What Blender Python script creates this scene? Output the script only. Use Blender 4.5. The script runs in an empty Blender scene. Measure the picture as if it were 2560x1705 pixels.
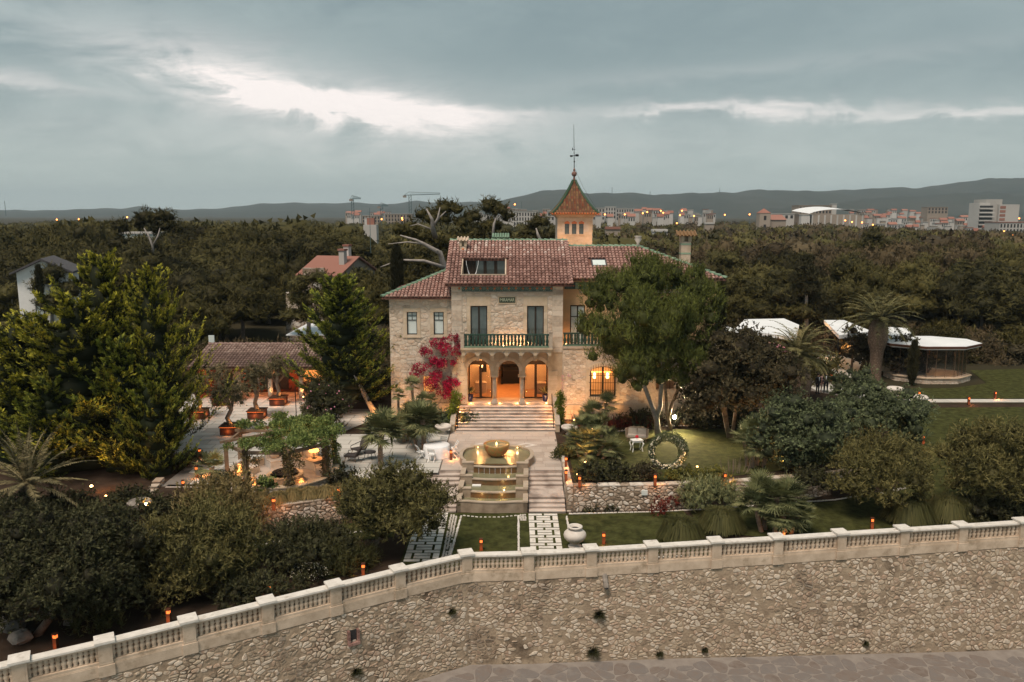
import bpy, math, random
import numpy as np
from mathutils import Vector, Matrix
R_ = math.radians
sc = bpy.context.scene
COL = sc.collection
rng = np.random.default_rng(7)
random.seed(7)

# ------------------------------------------------------------------ camera
CAM_H, PITCH, FPX = 15.0, R_(9.05), 1991.0
cam_d = bpy.data.cameras.new('camera')
cam_d.lens, cam_d.sensor_width, cam_d.clip_start, cam_d.clip_end = 28.0, 36.0, 0.5, 40000
cam = bpy.data.objects.new('camera', cam_d)
cam.location = (0, 0, CAM_H)
cam.rotation_euler = (math.pi/2 - PITCH, 0, 0)
COL.objects.link(cam)
sc.camera = cam

# ------------------------------------------------------------------ sky
SUN_EL, SUN_ROT = R_(61), R_(208)
w = bpy.data.worlds.new('World'); sc.world = w; w.use_nodes = True
nt = w.node_tree; nt.nodes.clear()
def N(t, **kw):
    n = nt.nodes.new(t)
    for k, v in kw.items(): setattr(n, k, v)
    return n
def L(a, b): nt.links.new(a, b)
def M(op, a, b=None, c=None, clamp=False):
    n = N('ShaderNodeMath', operation=op, use_clamp=clamp)
    for i, x in enumerate((a, b, c)):
        if x is None: continue
        if isinstance(x, (int, float)): n.inputs[i].default_value = x
        else: L(x, n.inputs[i])
    return n.outputs[0]
def RGBMIX(f, a, b):
    n = N('ShaderNodeMix', data_type='RGBA')
    for s, x in ((n.inputs[0], f), (n.inputs[6], a), (n.inputs[7], b)):
        if isinstance(x, (int, float)): s.default_value = x
        elif isinstance(x, tuple): s.default_value = (*x, 1)
        else: L(x, s)
    return n.outputs[2]
tc = N('ShaderNodeTexCoord')
sep = N('ShaderNodeSeparateXYZ'); L(tc.outputs['Generated'], sep.inputs[0])
X, Y, Z = sep.outputs
az = M('ARCTAN2', X, Y)
el = M('ARCSINE', Z)
zz = M('ADD', M('MAXIMUM', Z, 0.0), 0.10)
cv = N('ShaderNodeCombineXYZ'); L(M('DIVIDE', X, zz), cv.inputs[0]); L(M('DIVIDE', Y, zz), cv.inputs[1])
def noise(vec, scale, detail, rough=.55, off=(0, 0, 0), sc3=(1, 1, 1), dist=0):
    mp = N('ShaderNodeMapping'); L(vec, mp.inputs[0]); mp.inputs[1].default_value = off; mp.inputs[3].default_value = sc3
    n = N('ShaderNodeTexNoise'); n.inputs['Scale'].default_value = scale; n.inputs['Detail'].default_value = detail
    n.inputs['Roughness'].default_value = rough; n.inputs['Distortion'].default_value = dist
    L(mp.outputs[0], n.inputs['Vector']); return n.outputs[0]
n_big = noise(cv.outputs[0], .42, 6, .55, (3.1, 1.7, 0), (1, .8, 1), .6)
n_mid = noise(cv.outputs[0], 1.1, 8, .6, (7.3, 2.2, 0), (.7, 1, 1), .4)
n_fine = noise(cv.outputs[0], 3.2, 8, .65, (1.3, 9.2, 0), (.6, 1, 1), .3)
n_vf = noise(cv.outputs[0], 11, 9, .68, (4.3, 2.2, 0), (.55, 1, 1), .5)
n_d = noise(tc.outputs['Generated'], 3.4, 9, .6, (1.3, 4.1, .7), (1, 1, 2.6), .8)
n_e = noise(tc.outputs['Generated'], 9.0, 9, .66, (5.3, 2.1, 3.7), (1, 1, 2.2), .6)
# wobble the direction so the breaks in the cloud get ragged edges
wob = M('MULTIPLY_ADD', M('SUBTRACT', n_mid, .5), .20, M('MULTIPLY', M('SUBTRACT', n_fine, .5), .06))
azw = M('ADD', az, M('MULTIPLY', M('SUBTRACT', n_e, .5), .22))
elw = M('ADD', el, M('MULTIPLY_ADD', wob, .14, M('MULTIPLY_ADD', M('SUBTRACT', n_e, .5), .042, M('MULTIPLY', M('SUBTRACT', n_d, .5), .03))))
def gauss(a0, e0, wa, we, tilt):
    da = M('SUBTRACT', azw, a0)
    de = M('SUBTRACT', M('SUBTRACT', elw, e0), M('MULTIPLY', da, tilt))
    q = M('ADD', M('POWER', M('ABSOLUTE', M('DIVIDE', da, wa)), 2), M('POWER', M('ABSOLUTE', M('DIVIDE', de, we)), 2))
    return M('EXPONENT', M('MULTIPLY', q, -1))
br = None
for a in ((-.265, .142, .10, .017, -.19, 1.6), (-.16, .126, .13, .018, -.12, .85), (-.27, .148, .19, .040, -.16, .50), (-.62, .133, .13, .010, -.02, .75), (-.08, .121, .13, .009, -.03, .75),
          (.27, .119, .13, .0055, -.02, .72), (.55, .106, .2, .006, -.03, .55), (-.15, .085, .5, .030, 0, .18), (.25, .16, .3, .012, .05, .10)):
    g = M('MULTIPLY', gauss(*a[:5]), a[5])
    br = g if br is None else M('ADD', br, g)
br = M('MULTIPLY', br, M('MULTIPLY_ADD', M('SUBTRACT', M('MULTIPLY_ADD', n_e, .7, M('MULTIPLY', n_vf, .3)), .5), 4.2, .85, True), clamp=True)
sky = N('ShaderNodeTexSky', sky_type='NISHITA'); sky.sun_disc = False
sky.sun_elevation, sky.sun_rotation = SUN_EL, SUN_ROT
# cloud greys, in units of the background strength below
dark = M('MULTIPLY', gauss(.20, .20, .50, .085, .06), M('MULTIPLY_ADD', M('SUBTRACT', n_e, .5), 3.6, .85, True))
c1 = RGBMIX(M('MULTIPLY_ADD', M('SUBTRACT', M('ADD', M('MULTIPLY_ADD', n_e, .38, M('MULTIPLY', n_fine, .12)), M('MULTIPLY_ADD', n_d, .36, M('MULTIPLY', n_mid, .14))), .5), 5.2, .50, True), (1.6, 2.2, 2.4), (3.2, 3.85, 3.85))
c2 = RGBMIX(M('MULTIPLY', dark, .78), c1, (1.35, 1.95, 2.15))
hz = M('EXPONENT', M('MULTIPLY', M('MAXIMUM', el, 0), -9.0))
c3 = RGBMIX(M('MULTIPLY', hz, .85), c2, (5.6, 6.1, 5.5))
c4 = RGBMIX(M('MULTIPLY', br, .95, None, True), c3, (10.0, 9.0, 8.5))
c5 = RGBMIX(.94, sky.outputs[0], c4)
bg = N('ShaderNodeBackground'); bg.inputs[1].default_value = 0.1
L(c5, bg.inputs[0])
wo = N('ShaderNodeOutputWorld'); L(bg.outputs[0], wo.inputs[0])

sd = bpy.data.lights.new('sun', 'SUN'); sd.energy = 3.3; sd.angle = R_(22); sd.color = (1, .83, .685)
sun = bpy.data.objects.new('sun', sd); COL.objects.link(sun)
sun.rotation_euler = (R_(90) - SUN_EL, 0, R_(180) - SUN_ROT)
sc.view_settings.view_transform = 'Standard'; sc.view_settings.look = 'None'
sc.view_settings.exposure = 0.30; sc.view_settings.gamma = 1.0
sc.cycles.use_denoising = True
sc.cycles.max_bounces = 6; sc.cycles.diffuse_bounces = 3; sc.cycles.glossy_bounces = 2
sc.cycles.transmission_bounces = 4; sc.cycles.transparent_max_bounces = 6; sc.cycles.volume_bounces = 0
sc.cycles.sample_clamp_indirect = 4.0

# ------------------------------------------------------------------ pixel -> place (photograph is 2560 x 1705)
cP, sP = math.cos(PITCH), math.sin(PITCH)
def ray(u, v):
    xc, yc = (u-1280)/FPX, -(v-852.5)/FPX
    return xc, cP + yc*sP, -sP + yc*cP
def G(u, v, z=0.0):
    d = ray(u, v); t = (z-CAM_H)/d[2]
    return Vector((d[0]*t, d[1]*t, z))
def A(u, v, y):
    d = ray(u, v); t = y/d[1]
    return Vector((d[0]*t, y, CAM_H + d[2]*t))
def px(y, z=2): return (y*cP + (CAM_H-z)*sP)/FPX      # metres per photograph pixel at that depth

# ------------------------------------------------------------------ materials
def mat(name, cols, rough=.85, scale=2.0, detail=5, tone=0.0, nz=1.0, bump=0.0, bscale=25, spec=.25, metal=0, emit=None, orand=0.0, trans=0, gen=None, contrast=1.0, stain=None):
    """colour ramp over noise (world position) + the piece's own random tone"""
    global nt
    m = bpy.data.materials.new(name); m.use_nodes = True
    nt = m.node_tree; b = nt.nodes['Principled BSDF']
    b.inputs['Roughness'].default_value = rough; b.inputs['Specular IOR Level'].default_value = spec; b.inputs['Metallic'].default_value = metal
    geo = N('ShaderNodeNewGeometry')
    n = N('ShaderNodeTexNoise'); n.inputs['Scale'].default_value = scale; n.inputs['Detail'].default_value = detail; n.inputs['Roughness'].default_value = .6
    L(geo.outputs['Position'], n.inputs['Vector'])
    f = M('MULTIPLY', M('MULTIPLY_ADD', M('SUBTRACT', n.outputs[0], .5), 1.6*contrast, .5), nz)
    tot = nz
    if tone:
        at = N('ShaderNodeAttribute', attribute_name='tone'); f = M('ADD', f, M('MULTIPLY', at.outputs['Fac'], tone)); tot += tone
    if orand:
        oi = N('ShaderNodeObjectInfo'); f = M('ADD', f, M('MULTIPLY', oi.outputs['Random'], orand)); tot += orand
    f = M('DIVIDE', f, tot or 1)
    r = N('ShaderNodeValToRGB'); L(f, r.inputs[0])
    cr = r.color_ramp
    pos = np.linspace(.18, .82, len(cols)) if len(cols) > 1 else [0.5]
    while len(cr.elements) < len(cols): cr.elements.new(.5)
    while len(cr.elements) > len(cols): cr.elements.remove(cr.elements[-1])
    for e, p_, c in zip(cr.elements, pos, cols): e.position = p_; e.color = (*c, 1)
    out = r.outputs[0]
    if stain:   # (colour, scale, threshold, strength): patches of dirt or lichen
        n2 = N('ShaderNodeTexNoise'); n2.inputs['Scale'].default_value = stain[1]; n2.inputs['Detail'].default_value = 7; n2.inputs['Roughness'].default_value = .7
        L(geo.outputs['Position'], n2.inputs['Vector'])
        out = RGBMIX(M('MULTIPLY', M('MULTIPLY', M('SUBTRACT', n2.outputs[0], stain[2]), 8, None, True), stain[3]), out, stain[0])
    L(out, b.inputs['Base Color'])
    if emit: b.inputs['Emission Color'].default_value = (*emit[0], 1); b.inputs['Emission Strength'].default_value = emit[1]
    if bump:
        nb = N('ShaderNodeTexNoise'); nb.inputs['Scale'].default_value = bscale; nb.inputs['Detail'].default_value = 6
        L(geo.outputs['Position'], nb.inputs['Vector'])
        bp = N('ShaderNodeBump'); bp.inputs['Strength'].default_value = bump; bp.inputs['Distance'].default_value = .05
        L(nb.outputs[0], bp.inputs['Height']); L(bp.outputs[0], b.inputs['Normal'])
    return m
def glass(name, col=(.03, .035, .035), rough=.03, alpha=.22, spec=.6):
    m = bpy.data.materials.new(name); m.use_nodes = True; b = m.node_tree.nodes['Principled BSDF']
    b.inputs['Base Color'].default_value = (*col, 1); b.inputs['Roughness'].default_value = rough; b.inputs['Alpha'].default_value = alpha
    b.inputs['Specular IOR Level'].default_value = spec
    b.inputs['Coat Weight'].default_value = .0
    return m
def glow(name, col, s):
    m = bpy.data.materials.new(name); m.use_nodes = True; b = m.node_tree.nodes['Principled BSDF']
    b.inputs['Base Color'].default_value = (*col, 1); b.inputs['Emission Color'].default_value = (*col, 1); b.inputs['Emission Strength'].default_value = s
    return m
WARM = (1.0, .42, .12)
MT = dict(
    limestone=mat('limestone', [(.36, .30, .24), (.52, .455, .375), (.60, .535, .455)], tone=1.2, nz=1, scale=4, bump=.4),
    wallstone=mat('wall_stone', [(.35, .28, .21), (.51, .43, .345), (.58, .51, .42), (.50, .385, .29), (.65, .59, .51)], tone=1.6, nz=1.2, scale=4, detail=8, bump=.5),
    mortar=mat('lime_mortar', [(.42, .355, .285), (.54, .47, .38)], scale=3, bump=.5, bscale=12),
    gardenstone=mat('garden_wall_stone', [(.19, .145, .105), (.38, .31, .24), (.50, .44, .37), (.31, .23, .165), (.60, .56, .50)], tone=2.3, nz=.8, scale=5, bump=.5), gmortar=mat('garden_mortar', [(.15, .115, .08), (.25, .195, .145)], scale=4, bump=.5),
    seastone=mat('sea_wall_stone', [(.20, .15, .105), (.35, .28, .205), (.44, .37, .285), (.32, .22, .155), (.54, .475, .39), (.40, .33, .26)], tone=1.8, nz=1.1, scale=6, detail=8, bump=.7, stain=((.085, .06, .042), .40, .55, .75)),
    seamortar=mat('sea_wall_mortar', [(.20, .15, .105), (.335, .265, .19)], scale=2.2, detail=8, bump=.8, bscale=9, stain=((.06, .042, .028), .28, .53, .9)),
    dressed=mat('dressed_sandstone', [(.40, .315, .22), (.50, .41, .30), (.56, .47, .37)], scale=2, tone=.6, bump=.15),
    plaster=mat('ochre_plaster', [(.50, .32, .17), (.58, .39, .22)], scale=1.2),
    cream=mat('cream_stone', [(.39, .305, .225), (.54, .44, .34), (.62, .53, .425)], scale=1.6, detail=9, tone=.5, bump=.3, stain=((.24, .185, .125), 1.5, .54, .75)),
    creamtop=mat('cream_coping', [(.52, .49, .44), (.68, .65, .60)], scale=2.5, detail=8, bump=.2, stain=((.30, .26, .21), 2.2, .55, .6)),
    steps=mat('stair_stone', [(.24, .19, .16), (.45, .38, .33), (.56, .48, .42)], scale=1.3, detail=8, tone=.6, contrast=1.4, bump=.2),
    paving=mat('terrace_paving', [(.36, .35, .32), (.46, .45, .41), (.52, .50, .46)], scale=.8, detail=7, tone=1.0, orand=.6),
    joint=mat('paving_joint', [(.14, .125, .11), (.19, .17, .15)], scale=2),
    plaza=mat('plaza_stone', [(.31, .26, .22), (.42, .36, .31), (.46, .40, .35)], scale=.7, detail=7, orand=.7),
    promenade=mat('promenade_flags', [(.12, .095, .08), (.17, .14, .12), (.16, .145, .135), (.20, .17, .15)], scale=3.5, detail=9, tone=1.0, orand=.8, nz=1.6, bump=.5, stain=((.22, .20, .18), 1.6, .53, .6)),
    promjoint=mat('promenade_joint', [(.19, .165, .145), (.25, .225, .20)], scale=2),
    lawn=mat('lawn', [(.024, .027, .010), (.048, .052, .017), (.074, .078, .027)], scale=2.2, detail=12, contrast=1.1, rough=1, spec=.05, bump=1, bscale=30, stain=((.058, .055, .024), .5, .56, .35)),
    soil=mat('garden_soil', [(.030, .021, .015), (.055, .038, .027)], scale=1.2, detail=8, rough=1, spec=.05, bump=.5),
    land=mat('far_land', [(.030, .027, .017), (.045, .040, .024), (.060, .052, .034)], scale=.02, detail=9, rough=1, spec=.02),
    hill=mat('hill_scrub', [(.022, .026, .020), (.036, .040, .030), (.050, .050, .040)], scale=.004, detail=10, rough=1, spec=.0),
    tile=mat('clay_tile', [(.17, .095, .078), (.27, .155, .13), (.35, .22, .185), (.31, .17, .14), (.56, .46, .41)], tone=1.6, orand=1.2, nz=.8, scale=3, rough=.8),
    deck=mat('roof_channel', [(.10, .045, .033), (.16, .08, .06)], scale=3),
    oldtile=mat('weathered_tile', [(.15, .10, .085), (.25, .17, .14), (.36, .27, .23)], tone=1.6, orand=1, nz=.8, scale=3),
    lettering=mat('pale_green_letters', [(.42, .46, .34)]), pelm=mat('dim_window', [(.55, .30, .12)], emit=((1, .40, .10), .55)),
    green=mat('green_glaze', [(.10, .17, .11), (.19, .28, .19), (.32, .39, .29)], tone=.5, orand=.8, scale=3, rough=.35, spec=.5),
    dkgreen=mat('dark_green_glaze', [(.012, .035, .026), (.025, .065, .045)], scale=4, rough=.3, spec=.5, orand=.5),
    motley=mat('motley_glaze', [(.03, .065, .035), (.13, .055, .025), (.23, .15, .07), (.19, .05, .025), (.05, .085, .045)], tone=2, orand=1.5, nz=.5, scale=4, rough=.45),
    orange=mat('orange_glaze', [(.50, .16, .06)], rough=.4),
    darkwood=mat('dark_window_frame', [(.018, .014, .011), (.03, .022, .016)], rough=.6),
    wood=mat('weathered_wood', [(.13, .085, .055), (.22, .16, .11)], scale=5, tone=.4, bump=.2),
    iron=mat('wrought_iron', [(.012, .012, .013)], rough=.5),
    corten=mat('corten_steel', [(.045, .018, .010), (.10, .035, .018)], scale=4, rough=.7),
    white=mat('white_paint', [(.72, .72, .70), (.80, .80, .78)], rough=.6),
    linen=mat('white_cloth', [(.66, .68, .70), (.78, .79, .80)], rough=.9),
    cushion=mat('beige_cushion', [(.46, .40, .34), (.56, .49, .42)], rough=.95, scale=5),
    concrete=mat('pale_concrete', [(.40, .38, .35), (.55, .53, .50)], scale=2),
    whiteroof=mat('white_membrane', [(.62, .65, .66), (.74, .76, .77)], scale=.6, rough=.6),
    fountain=mat('fountain_stone', [(.20, .155, .11), (.29, .23, .17), (.35, .285, .215)], scale=2, detail=8, rough=.6, bump=.15),
    fountaintop=mat('fountain_coping', [(.32, .255, .19), (.43, .355, .275)], scale=2),
    wetstone=mat('wet_stone', [(.075, .045, .022), (.15, .08, .035), (.08, .075, .035)], scale=3.5, rough=.3, spec=.5),
    bowl=mat('rusty_bowl', [(.30, .11, .04), (.42, .18, .065), (.24, .21, .07), (.46, .25, .11)], scale=3.2, detail=4, rough=.45, spec=.4, contrast=1.3),
    floorwarm=mat('hall_floor', [(.32, .17, .08), (.42, .24, .12)], scale=3, rough=.35),
    wallwarm=mat('hall_wall', [(.52, .42, .30), (.60, .50, .37)], scale=1),
    black=mat('black_cloth', [(.008, .007, .007)], rough=.9),
    wicker=mat('wicker', [(.28, .20, .14), (.42, .33, .25)], scale=20, bump=.5, bscale=60),
    wickerdark=mat('dark_wicker', [(.035, .032, .032), (.075, .065, .062)], scale=20, bump=.4, bscale=60),
    bark=mat('pine_bark', [(.10, .075, .055), (.20, .155, .12), (.27, .22, .18)], scale=4, bump=.6),
    greybark=mat('grey_bark', [(.20, .18, .16), (.36, .33, .31)], scale=3, bump=.4),
    palmbark=mat('palm_trunk', [(.15, .105, .075), (.32, .235, .175), (.44, .34, .26)], scale=6, tone=1, bump=.6),
    rock=mat('boulder', [(.15, .13, .11), (.30, .27, .24)], scale=3, bump=.6),
    skin=mat('skin', [(.42, .26, .19)], rough=.6), suit=mat('dark_suit', [(.012, .013, .018)]), shirt=mat('white_shirt', [(.62, .66, .72)]),
    hair=mat('brown_hair', [(.03, .02, .013)]), dress=mat('mauve_dress', [(.22, .14, .13)]),
    blue=mat('cobalt_pot', [(.012, .018, .09)], rough=.3, spec=.5),
    redc=mat('red_petals', [(.5, .02, .03)]), shade=mat('roller_blind', [(.50, .58, .57), (.60, .67, .66)], scale=.7),
    water=mat('pool_water', [(.15, .145, .085), (.23, .215, .13)], scale=1.4, rough=.16, spec=.6, bump=.05, bscale=6),
    glassd=mat('dark_glass', [(.04, .055, .055), (.09, .115, .115)], rough=.08, spec=.6, scale=.6), pane=glass('clear_pane'),
    lamp=glow('lamp_glow', (1, .38, .09), 3.2), lamphot=glow('flood_glow', (1, .55, .22), 22), bulb=glow('bulb_glow', (1, .5, .17), 9),
    lampred=glow('bollard_glow', (1, .20, .04), 1.25), lampwhite=glow('white_flood_glow', (1, .85, .68), 60), town=glow('street_light_glow', (1, .30, .07), 5),
    tw1=mat('town_white', [(.34, .33, .31), (.50, .49, .47)], scale=.05, orand=1), tw2=mat('town_beige', [(.24, .20, .165), (.34, .29, .24)], scale=.05, orand=1),
    tr=mat('town_roof', [(.22, .10, .075), (.30, .15, .115)], scale=.05, orand=1), win=mat('dark_opening', [(.03, .03, .032)], rough=.4),
    crane=mat('crane_steel', [(.07, .12, .13)]), signgreen=mat('plaque_green', [(.03, .045, .03)]),
    pot=mat('stone_urn', [(.48, .44, .39), (.62, .58, .53)], scale=3, bump=.15), slate=mat('dark_slate', [(.05, .05, .055), (.09, .085, .09)], scale=4),
)
def leafmat(name, cols, scale=.6, rough=.7, tone=1.5, nz=.6, orand=.3): return mat(name, cols, rough=rough, scale=scale, detail=4, tone=tone, nz=nz, orand=orand, spec=.15)
LF = dict(  # lowest ramp colours darkened to paint deeper shade inside the foliage
    pine=leafmat('pine_needles', [(0.022, 0.026, 0.008), (0.078, 0.091, 0.020), (0.130, 0.147, 0.032)]),
    pinedark=leafmat('wood_pine_needles', [(0.016, 0.014, 0.005), (0.048, 0.043, 0.012), (0.082, 0.070, 0.019)], .25, tone=1.5, nz=.5, orand=1.1),
    pinegreen=leafmat('green_pine_needles', [(0.023, 0.022, 0.008), (0.076, 0.069, 0.021), (0.118, 0.100, 0.032)], .25, tone=1.5, nz=.5, orand=1.1),
    scrub=leafmat('scrub_leaves', [(0.026, 0.019, 0.010), (0.079, 0.059, 0.029), (0.127, 0.095, 0.052)], .25, tone=1.5, nz=.5, orand=1.1),
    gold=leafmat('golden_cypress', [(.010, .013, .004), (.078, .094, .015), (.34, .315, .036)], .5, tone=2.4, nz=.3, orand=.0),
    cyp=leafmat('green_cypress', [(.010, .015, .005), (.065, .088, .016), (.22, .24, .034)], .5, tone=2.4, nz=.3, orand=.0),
    darkcyp=leafmat('dark_cypress', [(0.022, 0.022, 0.011), (0.042, 0.039, 0.015)], .5),
    oak=leafmat('dark_oak_leaves', [(0.016, 0.012, 0.007), (0.053, 0.045, 0.022), (0.088, 0.072, 0.036)], .5),
    olive=leafmat('olive_leaves', [(0.054, 0.049, 0.026), (0.177, 0.150, 0.076), (0.277, 0.226, 0.121)], .8),
    tamarisk=leafmat('tamarisk_sprays', [(0.029, 0.027, 0.010), (0.108, 0.098, 0.033), (0.172, 0.147, 0.054)], .7),
    bushdark=leafmat('dark_bush', [(0.014, 0.013, 0.006), (0.051, 0.052, 0.022), (0.093, 0.089, 0.039)], .6),
    greybush=leafmat('grey_green_bush', [(0.026, 0.032, 0.017), (0.097, 0.119, 0.057), (0.163, 0.187, 0.092)], .6),
    fan=leafmat('fan_palm_leaves', [(0.046, 0.052, 0.025), (0.170, 0.185, 0.082), (0.302, 0.290, 0.134)], .9),
    palm=leafmat('palm_fronds', [(0.032, 0.034, 0.015), (0.128, 0.121, 0.049), (0.216, 0.186, 0.084)], .7),
    vine=leafmat('vine_leaves', [(0.032, 0.049, 0.015), (0.148, 0.199, 0.055), (0.296, 0.324, 0.103)], .9),
    vineold=leafmat('dry_vine', [(0.068, 0.054, 0.022), (0.136, 0.109, 0.044), (0.204, 0.141, 0.060)], .9),
    ivy=leafmat('ivy_leaves', [(0.054, 0.083, 0.011), (0.136, 0.179, 0.022), (0.231, 0.256, 0.033)], .9),
    boug=leafmat('bougainvillea', [(0.126, 0.005, 0.019), (0.329, 0.009, 0.048), (0.529, 0.024, 0.087)], .9),
    grass=leafmat('tall_grass', [(0.034, 0.037, 0.012), (0.065, 0.066, 0.022), (0.111, 0.101, 0.037)], .8),
    straw=leafmat('straw_grass', [(0.102, 0.079, 0.030), (0.190, 0.147, 0.060), (0.285, 0.224, 0.103)], .8),
    petal=leafmat('white_flowers', [(0.678, 0.602, 0.435), (0.700, 0.700, 0.609)]), pink=leafmat('pink_flowers', [(0.570, 0.218, 0.305), (0.700, 0.346, 0.413)]),
    redplant=leafmat('red_leaved_plant', [(0.068, 0.015, 0.011), (0.163, 0.032, 0.020)]), hedge=leafmat('low_hedge', [(0.034, 0.037, 0.008), (0.136, 0.128, 0.026), (0.204, 0.173, 0.038)], .8),
)

# ------------------------------------------------------------------ mesh helpers
class MB:
    def __init__(s): s.v, s.f, s.t = [], [], []
    def add(s, vs, fs, tone=0.0):
        o = len(s.v); s.v += [tuple(p) for p in vs]; s.f += [tuple(i+o for i in f) for f in fs]; s.t += [tone]*len(vs); return s
    def box(s, x0, x1, y0, y1, z0, z1, tone=0.0, rz=0, c=None, top=1.0):
        cx, cy = ((x0+x1)/2, (y0+y1)/2)
        vs = []
        for z, k in ((z0, 1), (z1, top)):
            for x, y in ((x0, y0), (x1, y0), (x1, y1), (x0, y1)): vs.append((cx+(x-cx)*k, cy+(y-cy)*k, z))
        if rz:
            ox, oy = c or (cx, cy); ca, sa = math.cos(rz), math.sin(rz)
            vs = [(ox+(x-ox)*ca-(y-oy)*sa, oy+(x-ox)*sa+(y-oy)*ca, z) for x, y, z in vs]
        return s.add(vs, [(3, 2, 1, 0), (4, 5, 6, 7), (0, 1, 5, 4), (1, 2, 6, 5), (2, 3, 7, 6), (3, 0, 4, 7)], tone)
    def tube(s, pts, rad, n=6, tone=0.0, cap=True):
        pts = [Vector(p) for p in pts]; rad = rad if hasattr(rad, '__len__') else [rad]*len(pts)
        vs, fs = [], []
        for i, p in enumerate(pts):
            d = (pts[min(i+1, len(pts)-1)] - pts[max(i-1, 0)]).normalized()
            a = d.cross(Vector((0, 1, .13)) if abs(d.y) < .9 else Vector((1, 0, .1))).normalized(); b = d.cross(a)
            vs += [p + (a*math.cos(k*2*math.pi/n) + b*math.sin(k*2*math.pi/n))*rad[i] for k in range(n)]
        for i in range(len(pts)-1):
            for k in range(n):
                k2 = (k+1) % n; fs.append((i*n+k, i*n+k2, (i+1)*n+k2, (i+1)*n+k))
        if cap: fs += [tuple(reversed(range(n))), tuple(range((len(pts)-1)*n, len(pts)*n))]
        return s.add(vs, fs, tone)
    def lathe(s, prof, n=12, c=(0, 0, 0), a0=0, a1=2*math.pi, tone=0.0, sx=1, sy=1):
        full = abs(a1-a0-2*math.pi) < 1e-6; m = n if full else n+1
        vs = [(c[0]+r*math.cos(a0+(a1-a0)*k/n)*sx, c[1]+r*math.sin(a0+(a1-a0)*k/n)*sy, c[2]+z) for r, z in prof for k in range(m)]
        fs = []
        for i in range(len(prof)-1):
            for k in range(n):
                k2 = (k+1) % m; fs.append((i*m+k, i*m+k2, (i+1)*m+k2, (i+1)*m+k))
        if full:
            if prof[0][0] > 1e-4 and prof[0][1] != prof[1][1]: fs.append(tuple(reversed(range(m))))
            if prof[-1][0] > 1e-4 and prof[-1][1] != prof[-2][1]: fs.append(tuple(range((len(prof)-1)*m, len(prof)*m)))
        return s.add(vs, fs, tone)
    def prism(s, poly, z0, z1, tone=0.0):
        n = len(poly); vs = [(x, y, z0) for x, y in poly] + [(x, y, z1) for x, y in poly]
        return s.add(vs, [tuple(reversed(range(n))), tuple(range(n, 2*n))] + [(i, (i+1) % n, n+(i+1) % n, n+i) for i in range(n)], tone)
    def prismy(s, poly, y0, y1, tone=0.0):      # outline in x,z extruded along y
        n = len(poly); vs = [(x, y0, z) for x, z in poly] + [(x, y1, z) for x, z in poly]
        return s.add(vs, [tuple(range(n)), tuple(reversed(range(n, 2*n)))] + [((i+1) % n, i, n+i, n+(i+1) % n) for i in range(n)], tone)
    def bar(s, p, q, wd, ht, tone=0.0):          # rectangular bar between two points
        p, q = Vector(p), Vector(q); d = (q-p).normalized(); up = Vector((0, 0, 1)) if abs(d.z) < .95 else Vector((0, 1, 0))
        a = d.cross(up).normalized()*wd/2; b = a.cross(d).normalized()*ht/2
        vs = [p-a-b, p+a-b, p+a+b, p-a+b, q-a-b, q+a-b, q+a+b, q-a+b]
        return s.add(vs, [(0, 1, 2, 3), (7, 6, 5, 4), (1, 0, 4, 5), (2, 1, 5, 6), (3, 2, 6, 7), (0, 3, 7, 4)], tone)
    def ball(s, c, r, n=8, m=6, tone=0.0, rz=1, jit=0, seed=0):
        rr = random.Random(seed); vs, fs = [], []
        for i in range(m+1):
            for k in range(n):
                a, b = math.pi*i/m, 2*math.pi*k/n; q = 1+jit*(rr.random()-.5)
                vs.append((c[0]+r*q*math.sin(a)*math.cos(b), c[1]+r*q*math.sin(a)*math.sin(b), c[2]+r*q*rz*math.cos(a)))
        for i in range(m):
            for k in range(n): fs.append((i*n+k, (i+1)*n+k, (i+1)*n+(k+1) % n, i*n+(k+1) % n))
        return s.add(vs, fs, tone)
    def mesh(s, name, m, smooth=False):
        me = bpy.data.meshes.new(name); me.from_pydata(s.v, [], s.f)
        if any(s.t): me.attributes.new('tone', 'FLOAT', 'POINT').data.foreach_set('value', s.t)
        me.materials.append(MT.get(m) or LF.get(m) if isinstance(m, str) else m)
        if smooth: me.polygons.foreach_set('use_smooth', [True]*len(me.polygons))
        return me
    def build(s, name, m, parent=None, loc=(0, 0, 0), rz=0, smooth=False, kind=None):
        return put(name, s.mesh(name, m, smooth), parent, loc, rz, kind)
def put(name, me, parent=None, loc=(0, 0, 0), rz=0, kind=None):
    o = bpy.data.objects.new(name, me); COL.objects.link(o); o.location = loc
    if rz: o.rotation_euler = (0, 0, rz)
    if parent: o.parent = parent
    if kind: o['kind'] = kind
    return o
def thing(name, label, cat, loc=(0, 0, 0), rz=0, group=None):
    o = bpy.data.objects.new(name, None); COL.objects.link(o); o.location = loc; o.rotation_euler = (0, 0, rz); o.empty_display_size = .3
    return tag(o, label, cat, group)
def tag(o, label, cat, group=None):
    o['label'] = label; o['category'] = cat
    if group: o['group'] = group
    return o
KIDS = {}
def copy_thing(r, loc, rz=0, label=None, scale=1.0):
    """a thing with copies of its parts and their sub-parts"""
    if r.name not in KIDS: KIDS[r.name] = [(c, list(c.children)) for c in r.children]
    t = r.copy(); COL.objects.link(t); t.location = loc; t.rotation_euler = (0, 0, rz); t.scale = (scale,)*3 if not hasattr(scale, '__len__') else scale
    if label: t['label'] = label
    for c, sub in KIDS[r.name]:
        d = c.copy(); COL.objects.link(d); d.parent = t
        for g in sub:
            e = g.copy(); COL.objects.link(e); e.parent = d
    return t
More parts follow.
